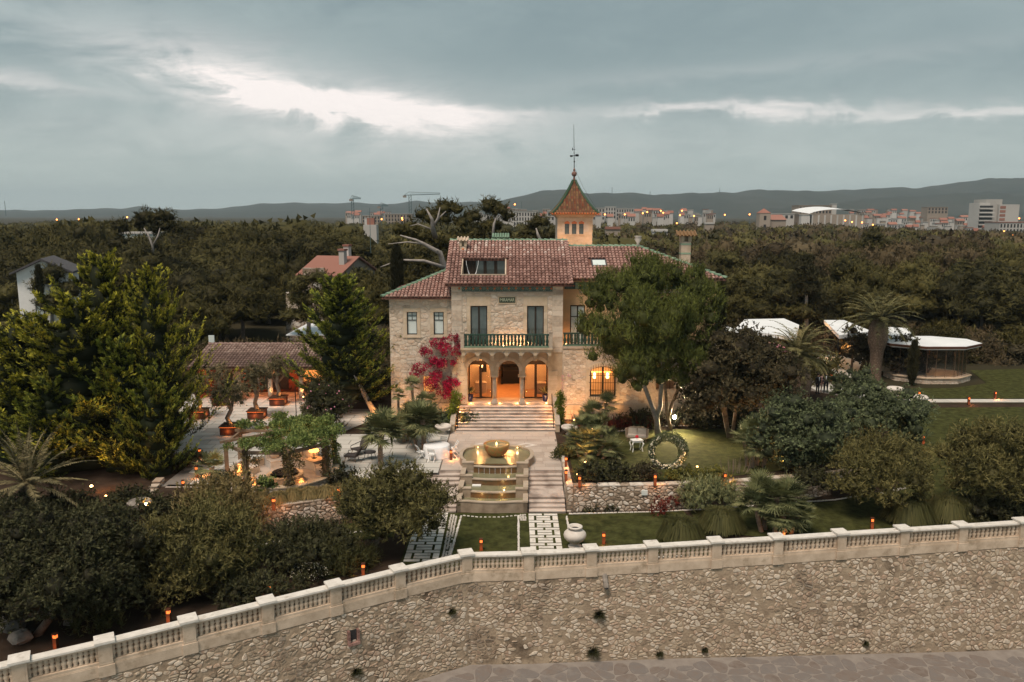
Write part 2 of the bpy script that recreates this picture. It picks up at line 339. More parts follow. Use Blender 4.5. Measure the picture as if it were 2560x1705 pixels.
def npmesh(name, V, T, m, tone=None, smooth=False):
    """mesh from numpy: V (n,3), T list of (k, 3 or 4) index arrays"""
    me = bpy.data.meshes.new(name); me.vertices.add(len(V)); me.vertices.foreach_set('co', np.ascontiguousarray(V, np.float32).ravel())
    li = np.concatenate([t.ravel() for t in T]); ln = np.concatenate([np.full(len(t), t.shape[1]) for t in T])
    me.loops.add(len(li)); me.loops.foreach_set('vertex_index', li.astype(np.int32))
    me.polygons.add(len(ln)); me.polygons.foreach_set('loop_start', np.concatenate([[0], np.cumsum(ln)[:-1]]).astype(np.int32)); me.polygons.foreach_set('loop_total', ln.astype(np.int32))
    if tone is not None: me.attributes.new('tone', 'FLOAT', 'POINT').data.foreach_set('value', np.ascontiguousarray(tone, np.float32))
    me.materials.append(LF.get(m) or MT.get(m)); me.update(calc_edges=True)
    if smooth: me.polygons.foreach_set('use_smooth', np.ones(len(ln), bool))
    return me
def unit(a): return a/np.maximum(np.linalg.norm(a, axis=-1, keepdims=True), 1e-6)
class Leaves:
    """many leaf-sized faces gathered into one mesh"""
    def __init__(s): s.V, s.T, s.Q, s.tone, s.n = [], [], [], [], 0
    def cards(s, P, D, ln, wd, tone, perp=None):
        n = len(P); D = unit(D); ln = np.broadcast_to(ln, n)[:, None]; wd = np.broadcast_to(wd, n)[:, None]
        if perp is None: perp = rng.normal(size=(n, 3))
        p = unit(np.cross(D, perp)); mid = P + D*ln*.45
        s.V.append(np.stack([P, mid+p*wd/2, P+D*ln, mid-p*wd/2], 1).reshape(-1, 3))
        s.Q.append(np.arange(n*4).reshape(-1, 4)+s.n); s.n += n*4; s.tone.append(np.repeat(np.broadcast_to(tone, n), 4)); return s
    def tris(s, P, D, ln, wd, tone, perp=None):
        n = len(P); D = unit(D); ln = np.broadcast_to(ln, n)[:, None]; wd = np.broadcast_to(wd, n)[:, None]
        if perp is None: perp = rng.normal(size=(n, 3))
        p = unit(np.cross(D, perp))
        s.V.append(np.stack([P+p*wd/2, P-p*wd/2, P+D*ln], 1).reshape(-1, 3))
        s.T.append(np.arange(n*3).reshape(-1, 3)+s.n); s.n += n*3; s.tone.append(np.repeat(np.broadcast_to(tone, n), 3)); return s
    def blob(s, c, r, tone=0.0, n=9, m=6):
        a = np.pi*np.arange(m+1)/m; b = 2*np.pi*np.arange(n)/n
        q = 1+.18*rng.normal(size=(m+1, n)).clip(-1, 1)
        V = np.stack([np.sin(a)[:, None]*np.cos(b)*q, np.sin(a)[:, None]*np.sin(b)*q, np.cos(a)[:, None]*q], -1)*np.asarray(r)+np.asarray(c)
        i, k = np.meshgrid(np.arange(m), np.arange(n), indexing='ij'); k2 = (k+1) % n
        s.V.append(V.reshape(-1, 3)); s.Q.append(np.stack([i*n+k, (i+1)*n+k, (i+1)*n+k2, i*n+k2], -1).reshape(-1, 4)+s.n); s.n += n*(m+1); s.tone.append(np.full(n*(m+1), tone)); return s
    def mesh(s, name, m):
        T = ([np.concatenate(s.T)] if s.T else [])+([np.concatenate(s.Q)] if s.Q else [])
        return npmesh(name, np.concatenate(s.V), T, m, np.concatenate(s.tone))
def sphere_dirs(n, zmin=-1.0):
    z = rng.uniform(zmin, 1, n); a = rng.uniform(0, 2*np.pi, n); r = np.sqrt(1-z*z)
    return np.stack([r*np.cos(a), r*np.sin(a), z], 1)
def clumpy(lv, clumps, dens, ln, wd, out=.8, up=.5, jit=.5, core=.72, tri=True, zmin=-.75, hug=False):
    """leaf tufts over the shells of many ellipsoid clumps"""
    wd0 = wd
    for c, r in clumps:
        wd = wd0
        r = np.asarray(r, float)*np.ones(3); n = max(12, int(dens*(r[0]*r[1]+r[0]*r[2]*2)/3*9))
        m = 8; k = max(4, n//m); d = sphere_dirs(k, zmin); f = rng.uniform(.78, 1.10, (k, 1)) if hug else 1.12*rng.random((k, 1))**.38
        B = np.asarray(c)+d*r*f; T = unit((np.cross(d, rng.normal(size=(k, 3)))+np.array([0, 0, .3]) if hug else d*out*.45+np.array([0, 0, up]))+rng.normal(size=(k, 3))*(.25+jit*.5))
        s = rng.random((k, m, 1))*1.5-.3; P = B[:, None]+T[:, None]*s*ln*1.25+rng.normal(size=(k, m, 3))*ln*.10
        D = T[:, None]*.9+rng.normal(size=(k, m, 3))*(.30+jit*.5)*(.7 if hug else 1); pp = np.repeat(d+np.array([0, 0, .25]), m, 0)*(1.9 if hug else 1.0)+rng.normal(size=(k*m, 3))*.5
        t = np.clip(rng.normal(.45, .10)+np.repeat(rng.normal(size=k)*.15+(f[:, 0]-.85)*.5, m)+rng.normal(size=k*m)*.10+(s.reshape(-1)-.4)*.12, 0, 1); n = k*m  # tone falls toward the clump centre: inner shade put into the colour
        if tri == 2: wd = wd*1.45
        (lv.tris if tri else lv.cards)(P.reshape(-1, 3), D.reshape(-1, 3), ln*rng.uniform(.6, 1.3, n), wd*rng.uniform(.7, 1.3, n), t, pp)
        if core: lv.blob(c, r*core*.70, .05) if not hug else lv.blob(c, r*.76, .12, 9, 6)  # cores fill the gaps in a dark tone, painted shade between leaves
    return lv
def point_lamp(name, loc, power, col=WARM, r=.06, parent=None, spot=None, aim=None):
    d = bpy.data.lights.new(name, 'SPOT' if spot else 'POINT'); d.energy = power; d.color = col; d.shadow_soft_size = r
    o = bpy.data.objects.new(name, d); COL.objects.link(o); o.location = loc
    if spot: d.spot_size = R_(spot); d.spot_blend = .7; o.rotation_euler = (Vector(aim)-Vector(loc)).to_track_quat('-Z', 'Y').to_euler()
    if parent: o.parent = parent
    return o

# ------------------------------------------------------------------ stones of irregular outline
def clip(poly, nx, ny, d):
    """keep the side nx*x + ny*y <= d"""
    out = []
    for i, (x, y) in enumerate(poly):
        x2, y2 = poly[(i+1) % len(poly)]; a, b = nx*x+ny*y-d, nx*x2+ny*y2-d
        if a <= 0: out.append((x, y))
        if a*b < 0: t = a/(a-b); out.append((x+(x2-x)*t, y+(y2-y)*t))
    return out
def rubble(w_, h_, cw, ch, holes=(), seed=1, jit=.95, keep=None):
    """cells of random seeds on a jittered grid; list of (polygon, centre)"""
    rr = random.Random(seed); nx, ny = max(1, round(w_/cw)), max(1, round(h_/ch)); S = {}
    for i in range(-1, nx+1):
        for j in range(-1, ny+1):
            S[i, j] = ((i+.5+(rr.random()-.5)*jit)/nx*w_, (j+.5+(rr.random()-.5)*jit)/ny*h_, rr.random())
    k = cw/ch; out = []
    for i in range(nx):
        for j in range(ny):
            x, y, q = S[i, j]
            if any(a < x < b and c < y < d for a, b, c, d in holes) or (keep and not keep(x, y)): continue
            p = [(max(0, x-cw*2), max(0, y-ch*2)), (min(w_, x+cw*2), max(0, y-ch*2)), (min(w_, x+cw*2), min(h_, y+ch*2)), (max(0, x-cw*2), min(h_, y+ch*2))]
            for a in (-2, -1, 0, 1, 2):
                for b in (-2, -1, 0, 1, 2):
                    if (a or b) and (i+a, j+b) in S:
                        u, v, _ = S[i+a, j+b]; ex, ey = (u-x), (v-y)*k*k
                        p = clip(p, ex, ey, ex*(x+u)/2+ey*(y+v)/2)
                        if len(p) < 3: break
            for a, b, c, d in holes:
                if len(p) < 3: break
                if max(q_[0] for q_ in p) > a and min(q_[0] for q_ in p) < b and max(q_[1] for q_ in p) > c and min(q_[1] for q_ in p) < d:
                    if x <= a: p = clip(p, 1, 0, a)
                    elif x >= b: p = clip(p, -1, 0, -b)
                    elif y <= c: p = clip(p, 0, 1, c)
                    else: p = clip(p, 0, -1, -d)
            if len(p) >= 3: out.append((p, (sum(a for a, _ in p)/len(p), sum(b for _, b in p)/len(p))))
    return out
def stone_into(mb, poly, c, fmap, gap, depth, tone, cut=.28):
    q = []
    for i, (x, y) in enumerate(poly):      # corners rounded off
        x2, y2 = poly[(i+1) % len(poly)]; q += [(x+(x2-x)*cut, y+(y2-y)*cut), (x2+(x-x2)*cut, y2+(y-y2)*cut)]
    def shr(k): 
        r = []
        for x, y in q:
            dx, dy = c[0]-x, c[1]-y; l = math.hypot(dx, dy) or 1; m = min(k, l*.8); r.append((x+dx/l*m, y+dy/l*m))
        return r
    a, b = shr(gap), shr(gap+depth*.6); n = len(q)
    vs = [fmap(x, y, -.01) for x, y in a]+[fmap(x, y, depth) for x, y in b]+[fmap(c[0], c[1], depth*1.25)]
    mb.add(vs, [(i, (i+1) % n, n+(i+1) % n, n+i) for i in range(n)]+[(n+i, n+(i+1) % n, 2*n) for i in range(n)], tone)
def lay_stones(cells, fmap, parent, m, gap, depth, name='stone', limit=300, order=None, seed=3, rest='stonework', cut=.28, skip=None):
    if skip: cells = [c for c in cells if not skip(*c[1])]
    """the largest in view as parts, the rest as one part of the same geometry"""
    rr = random.Random(seed)
    cells = sorted(cells, key=order) if order else cells
    rest_mb = MB(); k = 0
    for p, c in cells:
        mb = MB() if k < limit else rest_mb
        stone_into(mb, p, c, fmap, gap*(.6+.9*rr.random()), depth*(.5+.9*rr.random()), rr.random()*.98+.01, cut)
        if k < limit: mb.build(name, m, parent)
        k += 1
    if rest_mb.v: rest_mb.build(rest, m, parent, kind='stuff')
# ================================================================== the setting: ground, hills
def smooth(a, b, x):
    t = min(1, max(0, (x-a)/(b-a))); return t*t*(3-2*t)
LOW = -1.2
def zlow(x, y):
    """the lower garden: level beside the fountain, rising to the path beyond the last terrace wall"""
    return LOW + (1.17)*smooth(19, 30, x)*smooth(44, 62, y) - .0*x
PIER_PX = [(47, 1643), (260, 1595), (469, 1544), (665, 1497), (835, 1456), (996, 1417), (1165, 1379), (1321, 1375), (1477, 1366), (1630, 1357), (1789, 1347), (1943, 1338), (2101, 1327), (2258, 1317), (2404, 1308), (2556, 1298)]
CAPZ = .05
PIERS = [G(u, v, CAPZ) for u, v in PIER_PX]
for _ in range(3): PIERS.insert(0, PIERS[0]*2-PIERS[1]); PIERS.append(PIERS[-1]*2-PIERS[-2])
EDGE = [(-95, 36), (-40, 38.2), (-19.2, 38.2), (-16.5, 38.4), (-13.7, 39.06), (-9, 41), (-5.4, 42.1), (-5.3, 45.4), (3.35, 45.4), (3.35, 42.0), (8, 42.3), (13, 43.1), (18.5, 44.6), (22, 46.6), (24.5, 50), (25.6, 55), (28, 60), (33, 62.3), (60, 62.5), (200, 62.5)]
mb = MB()
poly = EDGE+[(9000, 300), (14000, 14000), (-14000, 14000), (-9000, 300)]
from mathutils.geometry import tessellate_polygon
vs = [Vector((x, y, -.02)) for x, y in poly]
mb.add(vs, [tuple(t) for t in tessellate_polygon([vs])])
ob = mb.build('terrain', 'land', kind='structure')
for p in ob.data.polygons:
    if p.normal.z < 0: p.flip()
# earth banks under the edge of the upper ground
for seg in (EDGE[:5], EDGE[12:-2]):
    vs = [q for x, y in seg for q in ((x, y, -.022), (x, y-.55, -1.4))]; o = MB().add(vs, [(2*i, 2*i+1, 2*i+3, 2*i+2) for i in range(len(seg)-1)]).build('earth_bank', 'soil', kind='structure')
# near soil and planting beds, 4 mm proud
def sheet(name, pts, z, m, parent=None, kind='structure'):
    vs = [Vector((x, y, z)) for x, y in pts]; mb = MB().add(vs, [tuple(t) for t in tessellate_polygon([vs])])
    o = mb.build(name, m, parent, kind=kind)
    for p in o.data.polygons:
        if p.normal.z < 0: p.flip()
    return o
sheet('garden_soil', EDGE[1:-3]+[(28, 75), (10, 80), (-40, 80)], -.012, 'soil')
# lower garden
nx, ny = 150, 60; xs = np.linspace(-60, 75, nx); vs, fs = [], []
def pier_y(x):
    for a, b in zip(PIERS, PIERS[1:]):
        if a.x <= x <= b.x: return a.y+(b.y-a.y)*(x-a.x)/(b.x-a.x)
    return PIERS[0].y if x < PIERS[0].x else PIERS[-1].y
for i in range(nx):
    y0 = pier_y(xs[i])+.12
    for j in range(ny):
        y = y0+(62.6-y0)*j/(ny-1); vs.append((xs[i], y, zlow(xs[i], y)+.03*math.sin(xs[i]*1.3)*math.sin(y*.9)*(1 if abs(xs[i]+1) > 8 else 0)))
fs = [(i*ny+j, (i+1)*ny+j, (i+1)*ny+j+1, i*ny+j+1) for i in range(nx-1) for j in range(ny-1)]
MB().add(vs, fs).build('lower_garden_ground', 'soil', kind='structure', smooth=True)
def lawn(name, pts, z=None, rise=.016, step=.8):
    """lawn sheet laid over the lower garden (z=None follows its slope)"""
    if z is not None: return sheet(name, pts, z, 'lawn')
    import bmesh
    bm = bmesh.new(); f = bm.faces.new([bm.verts.new((x, y, 0)) for x, y in pts])
    xs_ = np.arange(min(p[0] for p in pts), max(p[0] for p in pts), step*2)[1:]; ys_ = np.arange(min(p[1] for p in pts), max(p[1] for p in pts), step)[1:]
    for x in xs_: bmesh.ops.bisect_plane(bm, geom=bm.verts[:]+bm.edges[:]+bm.faces[:], plane_co=(x, 0, 0), plane_no=(1, 0, 0))
    for y in ys_: bmesh.ops.bisect_plane(bm, geom=bm.verts[:]+bm.edges[:]+bm.faces[:], plane_co=(0, y, 0), plane_no=(0, 1, 0))
    for v in bm.verts: v.co.z = zlow(v.co.x, v.co.y)+.03+rise
    bmesh.ops.recalc_face_normals(bm, faces=bm.faces)
    if sum(f.normal.z for f in bm.faces) < 0: bmesh.ops.reverse_faces(bm, faces=bm.faces)
    me = bpy.data.meshes.new(name); bm.to_mesh(me); bm.free(); me.materials.append(MT['lawn'])
    return put(name, me, kind='structure')
# hills, three ranges
def hills(name, prof, y0, depth, base=-2):
    """prof: (u, v) skyline in the photograph at distance y0"""
    us = np.linspace(prof[0][0], prof[-1][0], 260); vv = np.interp(us, [p[0] for p in prof], [p[1] for p in prof])
    rows = 14; vs, fs = [], []
    for i, (u, v) in enumerate(zip(us, vv)):
        top = A(u, v + .8*math.sin(i*.7)+.7*math.sin(i*.23+1), y0)
        for j in range(rows):
            t = j/(rows-1); k = math.sin(t*math.pi/2)**1.2
            y = y0-depth*(1-t); wob = 1+.10*math.sin(i*.31+j*1.1)*math.sin(i*.11+j*.5)*(1-t)*4*t
            vs.append((top.x*y/y0, y, base+(top.z-base)*k*wob))
    fs = [(i*rows+j, (i+1)*rows+j, (i+1)*rows+j+1, i*rows+j+1) for i in range(len(us)-1) for j in range(rows-1)]
    return MB().add(vs, fs).build(name, 'hill', kind='structure', smooth=True)
hills('far_hills', [(-700, 526), (0, 524), (130, 527), (250, 520), (300, 522), (350, 517), (420, 524), (560, 521), (650, 511), (740, 506), (800, 510), (900, 508), (960, 512), (1040, 503), (1090, 507), (1180, 506), (1300, 515), (1500, 520)], 6500, 2400)
hills('wooded_hills', [(1150, 512), (1230, 506), (1262, 500), (1300, 492), (1350, 481), (1393, 477), (1430, 477), (1475, 486), (1530, 483), (1590, 484), (1640, 490), (1690, 486), (1750, 485), (1796, 481), (1830, 483), (1900, 476), (1960, 480), (2050, 478), (2150, 476), (2300, 470), (2400, 459), (2470, 452), (2560, 446), (2800, 440), (3300, 450)], 5200, 2000)
hills('near_hills', [(1900, 521), (2050, 512), (2170, 497), (2300, 490), (2420, 483), (2470, 479), (2540, 488), (2650, 500), (2900, 515), (3200, 520)], 3900, 1100)

# ================================================================== the sea wall, promenade and balustrade
PL = [Vector((p.x, p.y, 0)) for p in PIERS]
cum = [0]
for a, b in zip(PL, PL[1:]): cum.append(cum[-1]+(b-a).length)
def along(s):
    for i in range(len(PL)-1):
        if s <= cum[i+1] or i == len(PL)-2:
            t = (s-cum[i])/(cum[i+1]-cum[i]); p = PL[i].lerp(PL[i+1], t)
            dd = (PL[i+1]-PL[i]).normalized(); return p, Vector((dd.y, -dd.x, 0))
WALL_TOP, WALL_BOT, BATTER = -1.32, -4.95, .16
def zprom(x): return WALL_BOT-1.5*smooth(-4, 34, x)*1.15
def sea_map(s, t, d_):     # t metres up from the foot
    p, n = along(s); out = .17+BATTER*(WALL_TOP-WALL_BOT-t)
    zb = zprom(p.x); return p+n*(out+d_)+Vector((0, 0, zb+t*(WALL_TOP-zb)/(WALL_TOP-WALL_BOT)))
seawall = thing('sea_wall', 'long battered rubble retaining wall below the pale balustrade', 'stone wall', tuple(PL[len(PL)//2].xy)+(WALL_BOT,))
OFF = Vector(seawall.location)
Hs = WALL_TOP-WALL_BOT; ns = 120; vs, fs = [], []
for i in range(ns+1):
    s = cum[-1]*i/ns
    for t, dd in ((-.3, 0), (Hs, 0), (Hs, -.6)): vs.append(sea_map(s, t, dd)-OFF)
for i in range(ns):
    for j in range(2): fs.append((i*3+j, (i+1)*3+j, (i+1)*3+j+1, i*3+j+1))
MB().add(vs, fs).build('mortar_face', 'seamortar', seawall)
cells = rubble(cum[-1], Hs, .25, .155, seed=11, jit=1.4)
holes = []
for u, v in ((877, 1594), (1508, 1456)):      # the drain outlets keep their place free
    pass
lay_stones(cells, lambda s, t, d_: sea_map(s, t, d_)-OFF, seawall, 'seastone', .019, .028, name='stone', order=lambda c: -((max(p[0] for p in c[0])-min(p[0] for p in c[0]))*(max(p[1] for p in c[0])-min(p[1] for p in c[0]))/along(c[1][0])[0].y**2), seed=4, rest='small_stonework', cut=.30, skip=lambda x, y: (math.sin(x*.71+1.3*math.sin(y*1.9+x*.2))+math.sin(x*.23-y*1.1+2)+.8*math.sin(x*2.3+y*3.1)) > 1.55 and math.sin(x*37.7+y*91.3) > .05 or math.sin(x*53.1+y*77.7) > .93)
def on_seawall(u, v):
    best = None
    for i in range(400):
        s = cum[-1]*i/399
        for j in range(40):
            t = Hs*j/39; p = sea_map(s, t, 0); q = project(p)
            e = (q[0]-u)**2+(q[1]-v)**2
            if best is None or e < best[0]: best = (e, s, t, p)
    return best[3], along(best[1])[1]
def project(p):
    x, y, z = p[0], p[1], p[2]-CAM_H
    zc = y*cP - z*sP; yc = y*sP + z*cP
    return 1280+FPX*x/zc, 852.5-FPX*yc/zc
# two outlets: a brick-lined drain hole and a clay pipe
p, n = on_seawall(884, 1592); dr = thing('drain_outlet', 'square brick lined drain hole in the stone wall', 'drain', p)
ang = math.atan2(n.y, n.x)+math.pi/2
b = MB(); b.box(-.17, .17, -.05, -.02, -.16, .3); b.build('dark_opening', 'win', dr, rz=ang)
for k in range(4):
    for sx in (-.2, .2): MB().box(sx-.05, sx+.05, -.16, .02, -.2+k*.13, -.085+k*.13).build('brick', 'tile', dr, rz=ang)
for k in range(3): MB().box(-.25+k*.17, -.09+k*.17, -.2, .02, -.32, -.21).build('brick', 'tile', dr, rz=ang)
p, n = on_seawall(1509, 1462); dr = thing('drain_pipe', 'stubby ribbed clay pipe poking out of the stone wall', 'pipe', p)
b = MB(); q0 = Vector((0, 0, .45))-n*.1; q1 = n*.30+Vector((0, 0, -.05))
b.tube([q0.lerp(q1, k/6) for k in range(7)], [.11, .13, .11, .13, .11, .13, .12], 8); b.build('pipe', 'rock', dr)
b = MB(); b.ball(tuple(q1*1.0), .085, 8, 4, rz=.6); b.build('dark_mouth', 'win', dr)
# promenade
foot = [sea_map(s, -.0, .02) for s in np.linspace(0, cum[-1], 40)]
xs_ = np.linspace(-40, 60, 101); pr = MB().add([q for x in xs_ for q in ((x, 10, zprom(x)-.03), (x, float(np.interp(x, [p.x for p in foot], [p.y for p in foot]))+.25, zprom(x)-.03))], [(2*i, 2*i+2, 2*i+3, 2*i+1) for i in range(100)]).build('promenade', 'promjoint', kind='structure')
fx0, fx1, fy0, fy1 = -9, 29, 27.2, 37.5
def footy(x):
    for a, b in zip(foot, foot[1:]):
        if a.x <= x <= b.x: return a.y+(b.y-a.y)*(x-a.x)/(b.x-a.x)
    return foot[-1].y
cells = rubble(fx1-fx0, fy1-fy0, .85, .72, seed=5, jit=1.15, keep=lambda x, y: fy0+y < footy(fx0+x)-.35 and fy0+y > footy(fx0+x)-6)
lay_stones(cells, lambda x, y, d_: Vector((fx0+x, fy0+y, zprom(fx0+x)-.026+d_)), pr, 'promenade', .03, .012, name='flagstone', order=lambda c: -c[1][1], seed=8, rest='small_flagstones')

# balustrade > plinth, coping, pier (> cap, base, sunk panel), baluster
bal = thing('balustrade', 'long pale stone balustrade with square piers on top of the sea wall', 'balustrade', (PL[6].x, PL[6].y, -1.3))
BO = Vector(bal.location)
bmesh_bal = MB().lathe([(.085, 0), (.085, .03), (.066, .08), (.106, .19), (.104, .24), (.060, .30), (.106, .37), (.10, .42), (.066, .50), (.085, .55), (.085, .58)], 7).mesh('baluster', 'cream', True)
pier_me = MB().box(-.27, .27, -.27, .27, .0, .42).box(-.225, .225, -.225, .225, .42, 1.22).mesh('pier', 'cream')
cap_me = MB().box(-.28, .28, -.28, .28, 1.22, 1.27).box(-.33, .33, -.33, .33, 1.27, 1.35).mesh('cap', 'creamtop')
pan_me = MB().box(-.15, .15, -.232, -.222, .55, 1.10).box(-.235, .235, -.232, -.22, .46, .49).mesh('raised_panel', 'cream')
STEPZ = {}
for i, p in enumerate(PL):
    dn = (PL[min(i+1, len(PL)-1)]-PL[max(i-1, 0)]); rz = math.atan2(dn.y, dn.x); lz = -1.3
    o = put('pier', pier_me, bal, (p.x-BO.x, p.y-BO.y, lz-BO.z), rz)
    put('cap', cap_me, o); put('raised_panel', pan_me, o)
for i in range(len(PL)-1):
    a, b_ = PL[i], PL[i+1]; ln = (b_-a).length; rz = math.atan2((b_-a).y, (b_-a).x); off = .225
    loc = (a.x-BO.x, a.y-BO.y, -1.3-BO.z)
    MB().box(off, ln-off, -.20, .20, 0, .40).box(off, ln-off, -.185, .185, .40, .44).box(off, ln-off, -.165, .165, .44, .54).build('plinth', 'cream', bal, loc, rz)
    MB().box(off, ln-off, -.14, .14, 1.075, 1.14).box(off, ln-off, -.17, .17, 1.14, 1.165).build('rail', 'cream', bal, loc, rz)
    MB().box(off, ln-off, -.20, .20, 1.165, 1.235).build('coping', 'creamtop', bal, loc, rz)
    n = 12; dd = (b_-a).normalized()
    for k in range(n+1):
        if 0 < k < n or True:
            t = off+.02+(ln-2*off-.04)*k/n; q = a+dd*t
            put('baluster', bmesh_bal, bal, (q.x-BO.x, q.y-BO.y, -.78-BO.z+.02))

# ================================================================== garden walls
def rubble_wall(name, label, line, base, top, thick=.42, cw=.28, ch=.20, m='gardenstone', limit=300, seed=1, batter=.05, coping=None, gap=.02, depth=.035, cat='stone wall', front=1, flipn=False):
    """free-standing rubble wall along a polyline; base/top are numbers or functions of the arc length"""
    P = [Vector((x, y, 0)) for x, y in line]; cu = [0]
    for a, b in zip(P, P[1:]): cu.append(cu[-1]+(b-a).length)
    def at(s):
        for i in range(len(P)-1):
            if s <= cu[i+1]+1e-6 or i == len(P)-2:
                t = (s-cu[i])/(cu[i+1]-cu[i]); dd = (P[i+1]-P[i]).normalized(); nn = Vector((dd.y, -dd.x, 0))*(-1 if flipn else 1)
                # soft corner normals
                return P[i].lerp(P[i+1], t), nn
    bf = base if callable(base) else (lambda s: base); tf = top if callable(top) else (lambda s: top)
    t = thing(name, label, cat, (P[0].x, P[0].y, bf(0))); O = Vector(t.location)
    n_ = max(8, int(cu[-1]/.5)); vs, fs = [], []
    for i in range(n_+1):
        s = cu[-1]*i/n_; p, nn = at(s); b0, t0 = bf(s), tf(s)
        for q, z in ((nn*(.0+batter*(t0-b0)), b0-.1), (nn*.0, t0), (-nn*thick, t0+.002), (-nn*thick, b0-.1)): vs.append(p+q+Vector((0, 0, z))-O)
    for i in range(n_):
        for j in range(3): fs.append((i*4+j, (i+1)*4+j, (i+1)*4+j+1, i*4+j+1))
    fs += [(0, 1, 2, 3), tuple(n_*4+k for k in (3, 2, 1, 0))]
    MB().add(vs, fs).build('mortar_core', 'gmortar', t)
    hm = max(tf(cu[-1]*i/20)-bf(cu[-1]*i/20) for i in range(21))
    def fm(s, h, d_):
        s = min(max(s, 0), cu[-1]); p, nn = at(s); b0, t0 = bf(s), tf(s); z = b0+h/hm*(t0-b0)
        return p+nn*(d_+batter*(t0-z))+Vector((0, 0, z))-O
    cells = rubble(cu[-1], hm, cw, ch, seed=seed, jit=1.1)
    lay_stones(cells, fm, t, m, gap, depth, name='stone', limit=limit, order=lambda c: -((max(p[0] for p in c[0])-min(p[0] for p in c[0]))*(max(p[1] for p in c[0])-min(p[1] for p in c[0]))), seed=seed, rest='small_stonework')
    # flat stones along the top
    s = 0; rr = random.Random(seed+9); kk = 0
    while s < cu[-1]-.1:
        ln = min(rr.uniform(.45, .85), cu[-1]-s); a, na = at(s+.012); b_, nb = at(s+ln-.012); z = tf(s+ln/2)
        vs = []
        for zz_ in (z+.004, z+.05+rr.uniform(0, .02)):
            for p, nn, q in ((a, na, .03), (b_, nb, .03), (b_, nb, -thick-.02), (a, na, -thick-.02)): vs.append(p+nn*q+Vector((0, 0, zz_))-O)
        MB().add(vs, [(0, 1, 2, 3)[::-1], (4, 5, 6, 7), (0, 1, 5, 4), (1, 2, 6, 5), (2, 3, 7, 6), (3, 0, 4, 7)], rr.random()*.9+.05).build('coping_stone', coping or m, t); s += ln; kk += 1
    return t
rubble_wall('garden_wall', 'rubble garden wall holding up the lawn beside the fountain stairs', [(3.36, 41.95), (8, 42.25), (13, 43.05), (18.5, 44.55), (20.5, 45.4)], -1.25, lambda s: .22-.012*s, seed=21)
rubble_wall('garden_wall', 'low curved rubble wall around the end of the upper lawn', [(20.5, 45.42), (21.6, 46.25), (23.3, 47.9), (24.5, 50), (25.2, 52.5), (25.6, 55)], lambda s: -1.2+.05*s, lambda s: -.1-.01*s, seed=23, limit=120)
rubble_wall('garden_wall', 'curved rubble wall with bollard lights below the pergola', [(-16.8, 38.2), (-15.3, 38.5), (-13.7, 39.0), (-11.4, 39.9), (-9, 40.95), (-5.35, 42.05)], -1.25, -.02, seed=25)
rubble_wall('stair_cheek_wall', 'narrow rubble wall edging the fountain stairs with two rusty lights on it', [(3.0, 47.6), (3.0, 41.95)], -1.25, .22, thick=-.36, seed=27, limit=150, flipn=True)
rubble_wall('stair_cheek_wall', 'end face of rubble wall at the foot of the fountain stairs', [(3.0, 41.93), (3.36, 41.93)], -1.25, .22, thick=.1, seed=28)
rubble_wall('step_side_wall', 'sloping low stone wall beside the shaded garden steps under the conifers', [(-19.7, 43.3), (-19.3, 38.6)], lambda s: -.2-.21*s, lambda s: .3-.20*s, thick=.4, seed=29, limit=80, flipn=True)

# ================================================================== terrace and plaza paving
ter = sheet('terrace', [(-29.5, 66.5), (-29.5, 48.4), (-19.6, 48.4), (-19.6, 42.6), (-17.2, 42.6), (-16.9, 40.9), (-9.2, 43.2), (-5.3, 44.6), (-5.3, 45.4), (-4.3, 45.4), (-4.3, 60.5), (-13.6, 60.5), (-13.6, 66.5)], 0.0, 'joint')
rr = random.Random(5); slab_rest = MB(); k = 0; slabs = []
def in_terrace(x, y):
    if y > 60.4 and x > -13.7: return False
    if y > 48.4: return -29.4 < x < -4.3
    if y < 40.9+(x+16.9)*.30+.25 or y < 42.4 and x < -16.8: return False
    return -19.6 < x < -4.35
row = 0; y = 41.0
while y < 66.4:
    h = .98; x = -29.4-rr.random()*1.5
    while x < -4.3:
        wd = rr.choice((1.35, 1.6, 1.9, 2.1))
        x1 = min(x+wd, -4.32)
        c = ((x+x1)/2, y+h/2)
        bed = (-13.6 < c[0] < -9.3 and 52.6 < c[1] < 56.8)
        if in_terrace(x+.1, y+.05) and in_terrace(x1-.1, y+h-.05) and in_terrace(x1-.1, y+.05) and x1-x > .3: slabs.append((x+.022, x1-.022, y+.036, y+h-.036))
        x += wd
    y += h
slabs.sort(key=lambda s: s[2])
for s in slabs:
    if k < 300: MB().box(*s, .002, .016+.004*rr.random(), .1+.8*rr.random()).build('paving_slab', 'paving', ter)
    else: slab_rest.box(*s, .002, .016, .1+.8*rr.random())
    k += 1
if slab_rest.v: slab_rest.build('far_paving_slabs', 'paving', ter, kind='stuff')
plz = sheet('plaza', [(-4.28, 45.42), (3.0, 45.42), (3.0, 54.2), (-4.28, 54.2)], 0.0, 'joint')
y = 45.44
while y < 54:
    x = -4.26-rr.random()*.8
    while x < 2.98:
        wd = rr.choice((.9, 1.2, 1.5)); a, b_ = max(x, -4.26), min(x+wd, 2.98)
        if b_-a > .2: MB().box(a+.006, b_-.006, y+.006, y+.594, .002, .018+.004*rr.random()).build('paving_slab', 'plaza', plz)
        x += wd
    y += .6
for cx in (-2.0, .95):      # inlaid lozenges behind the fountain
    MB().prism([(cx-.75, 50.6), (cx, 50.15), (cx+.75, 50.6), (cx, 51.05)], .021, .026).build('inlaid_lozenge', 'creamtop', plz)
    MB().prism([(cx-.38, 50.6), (cx, 50.37), (cx+.38, 50.6), (cx, 50.83)], .0265, .031).build('inlaid_lozenge', 'plaza', plz)
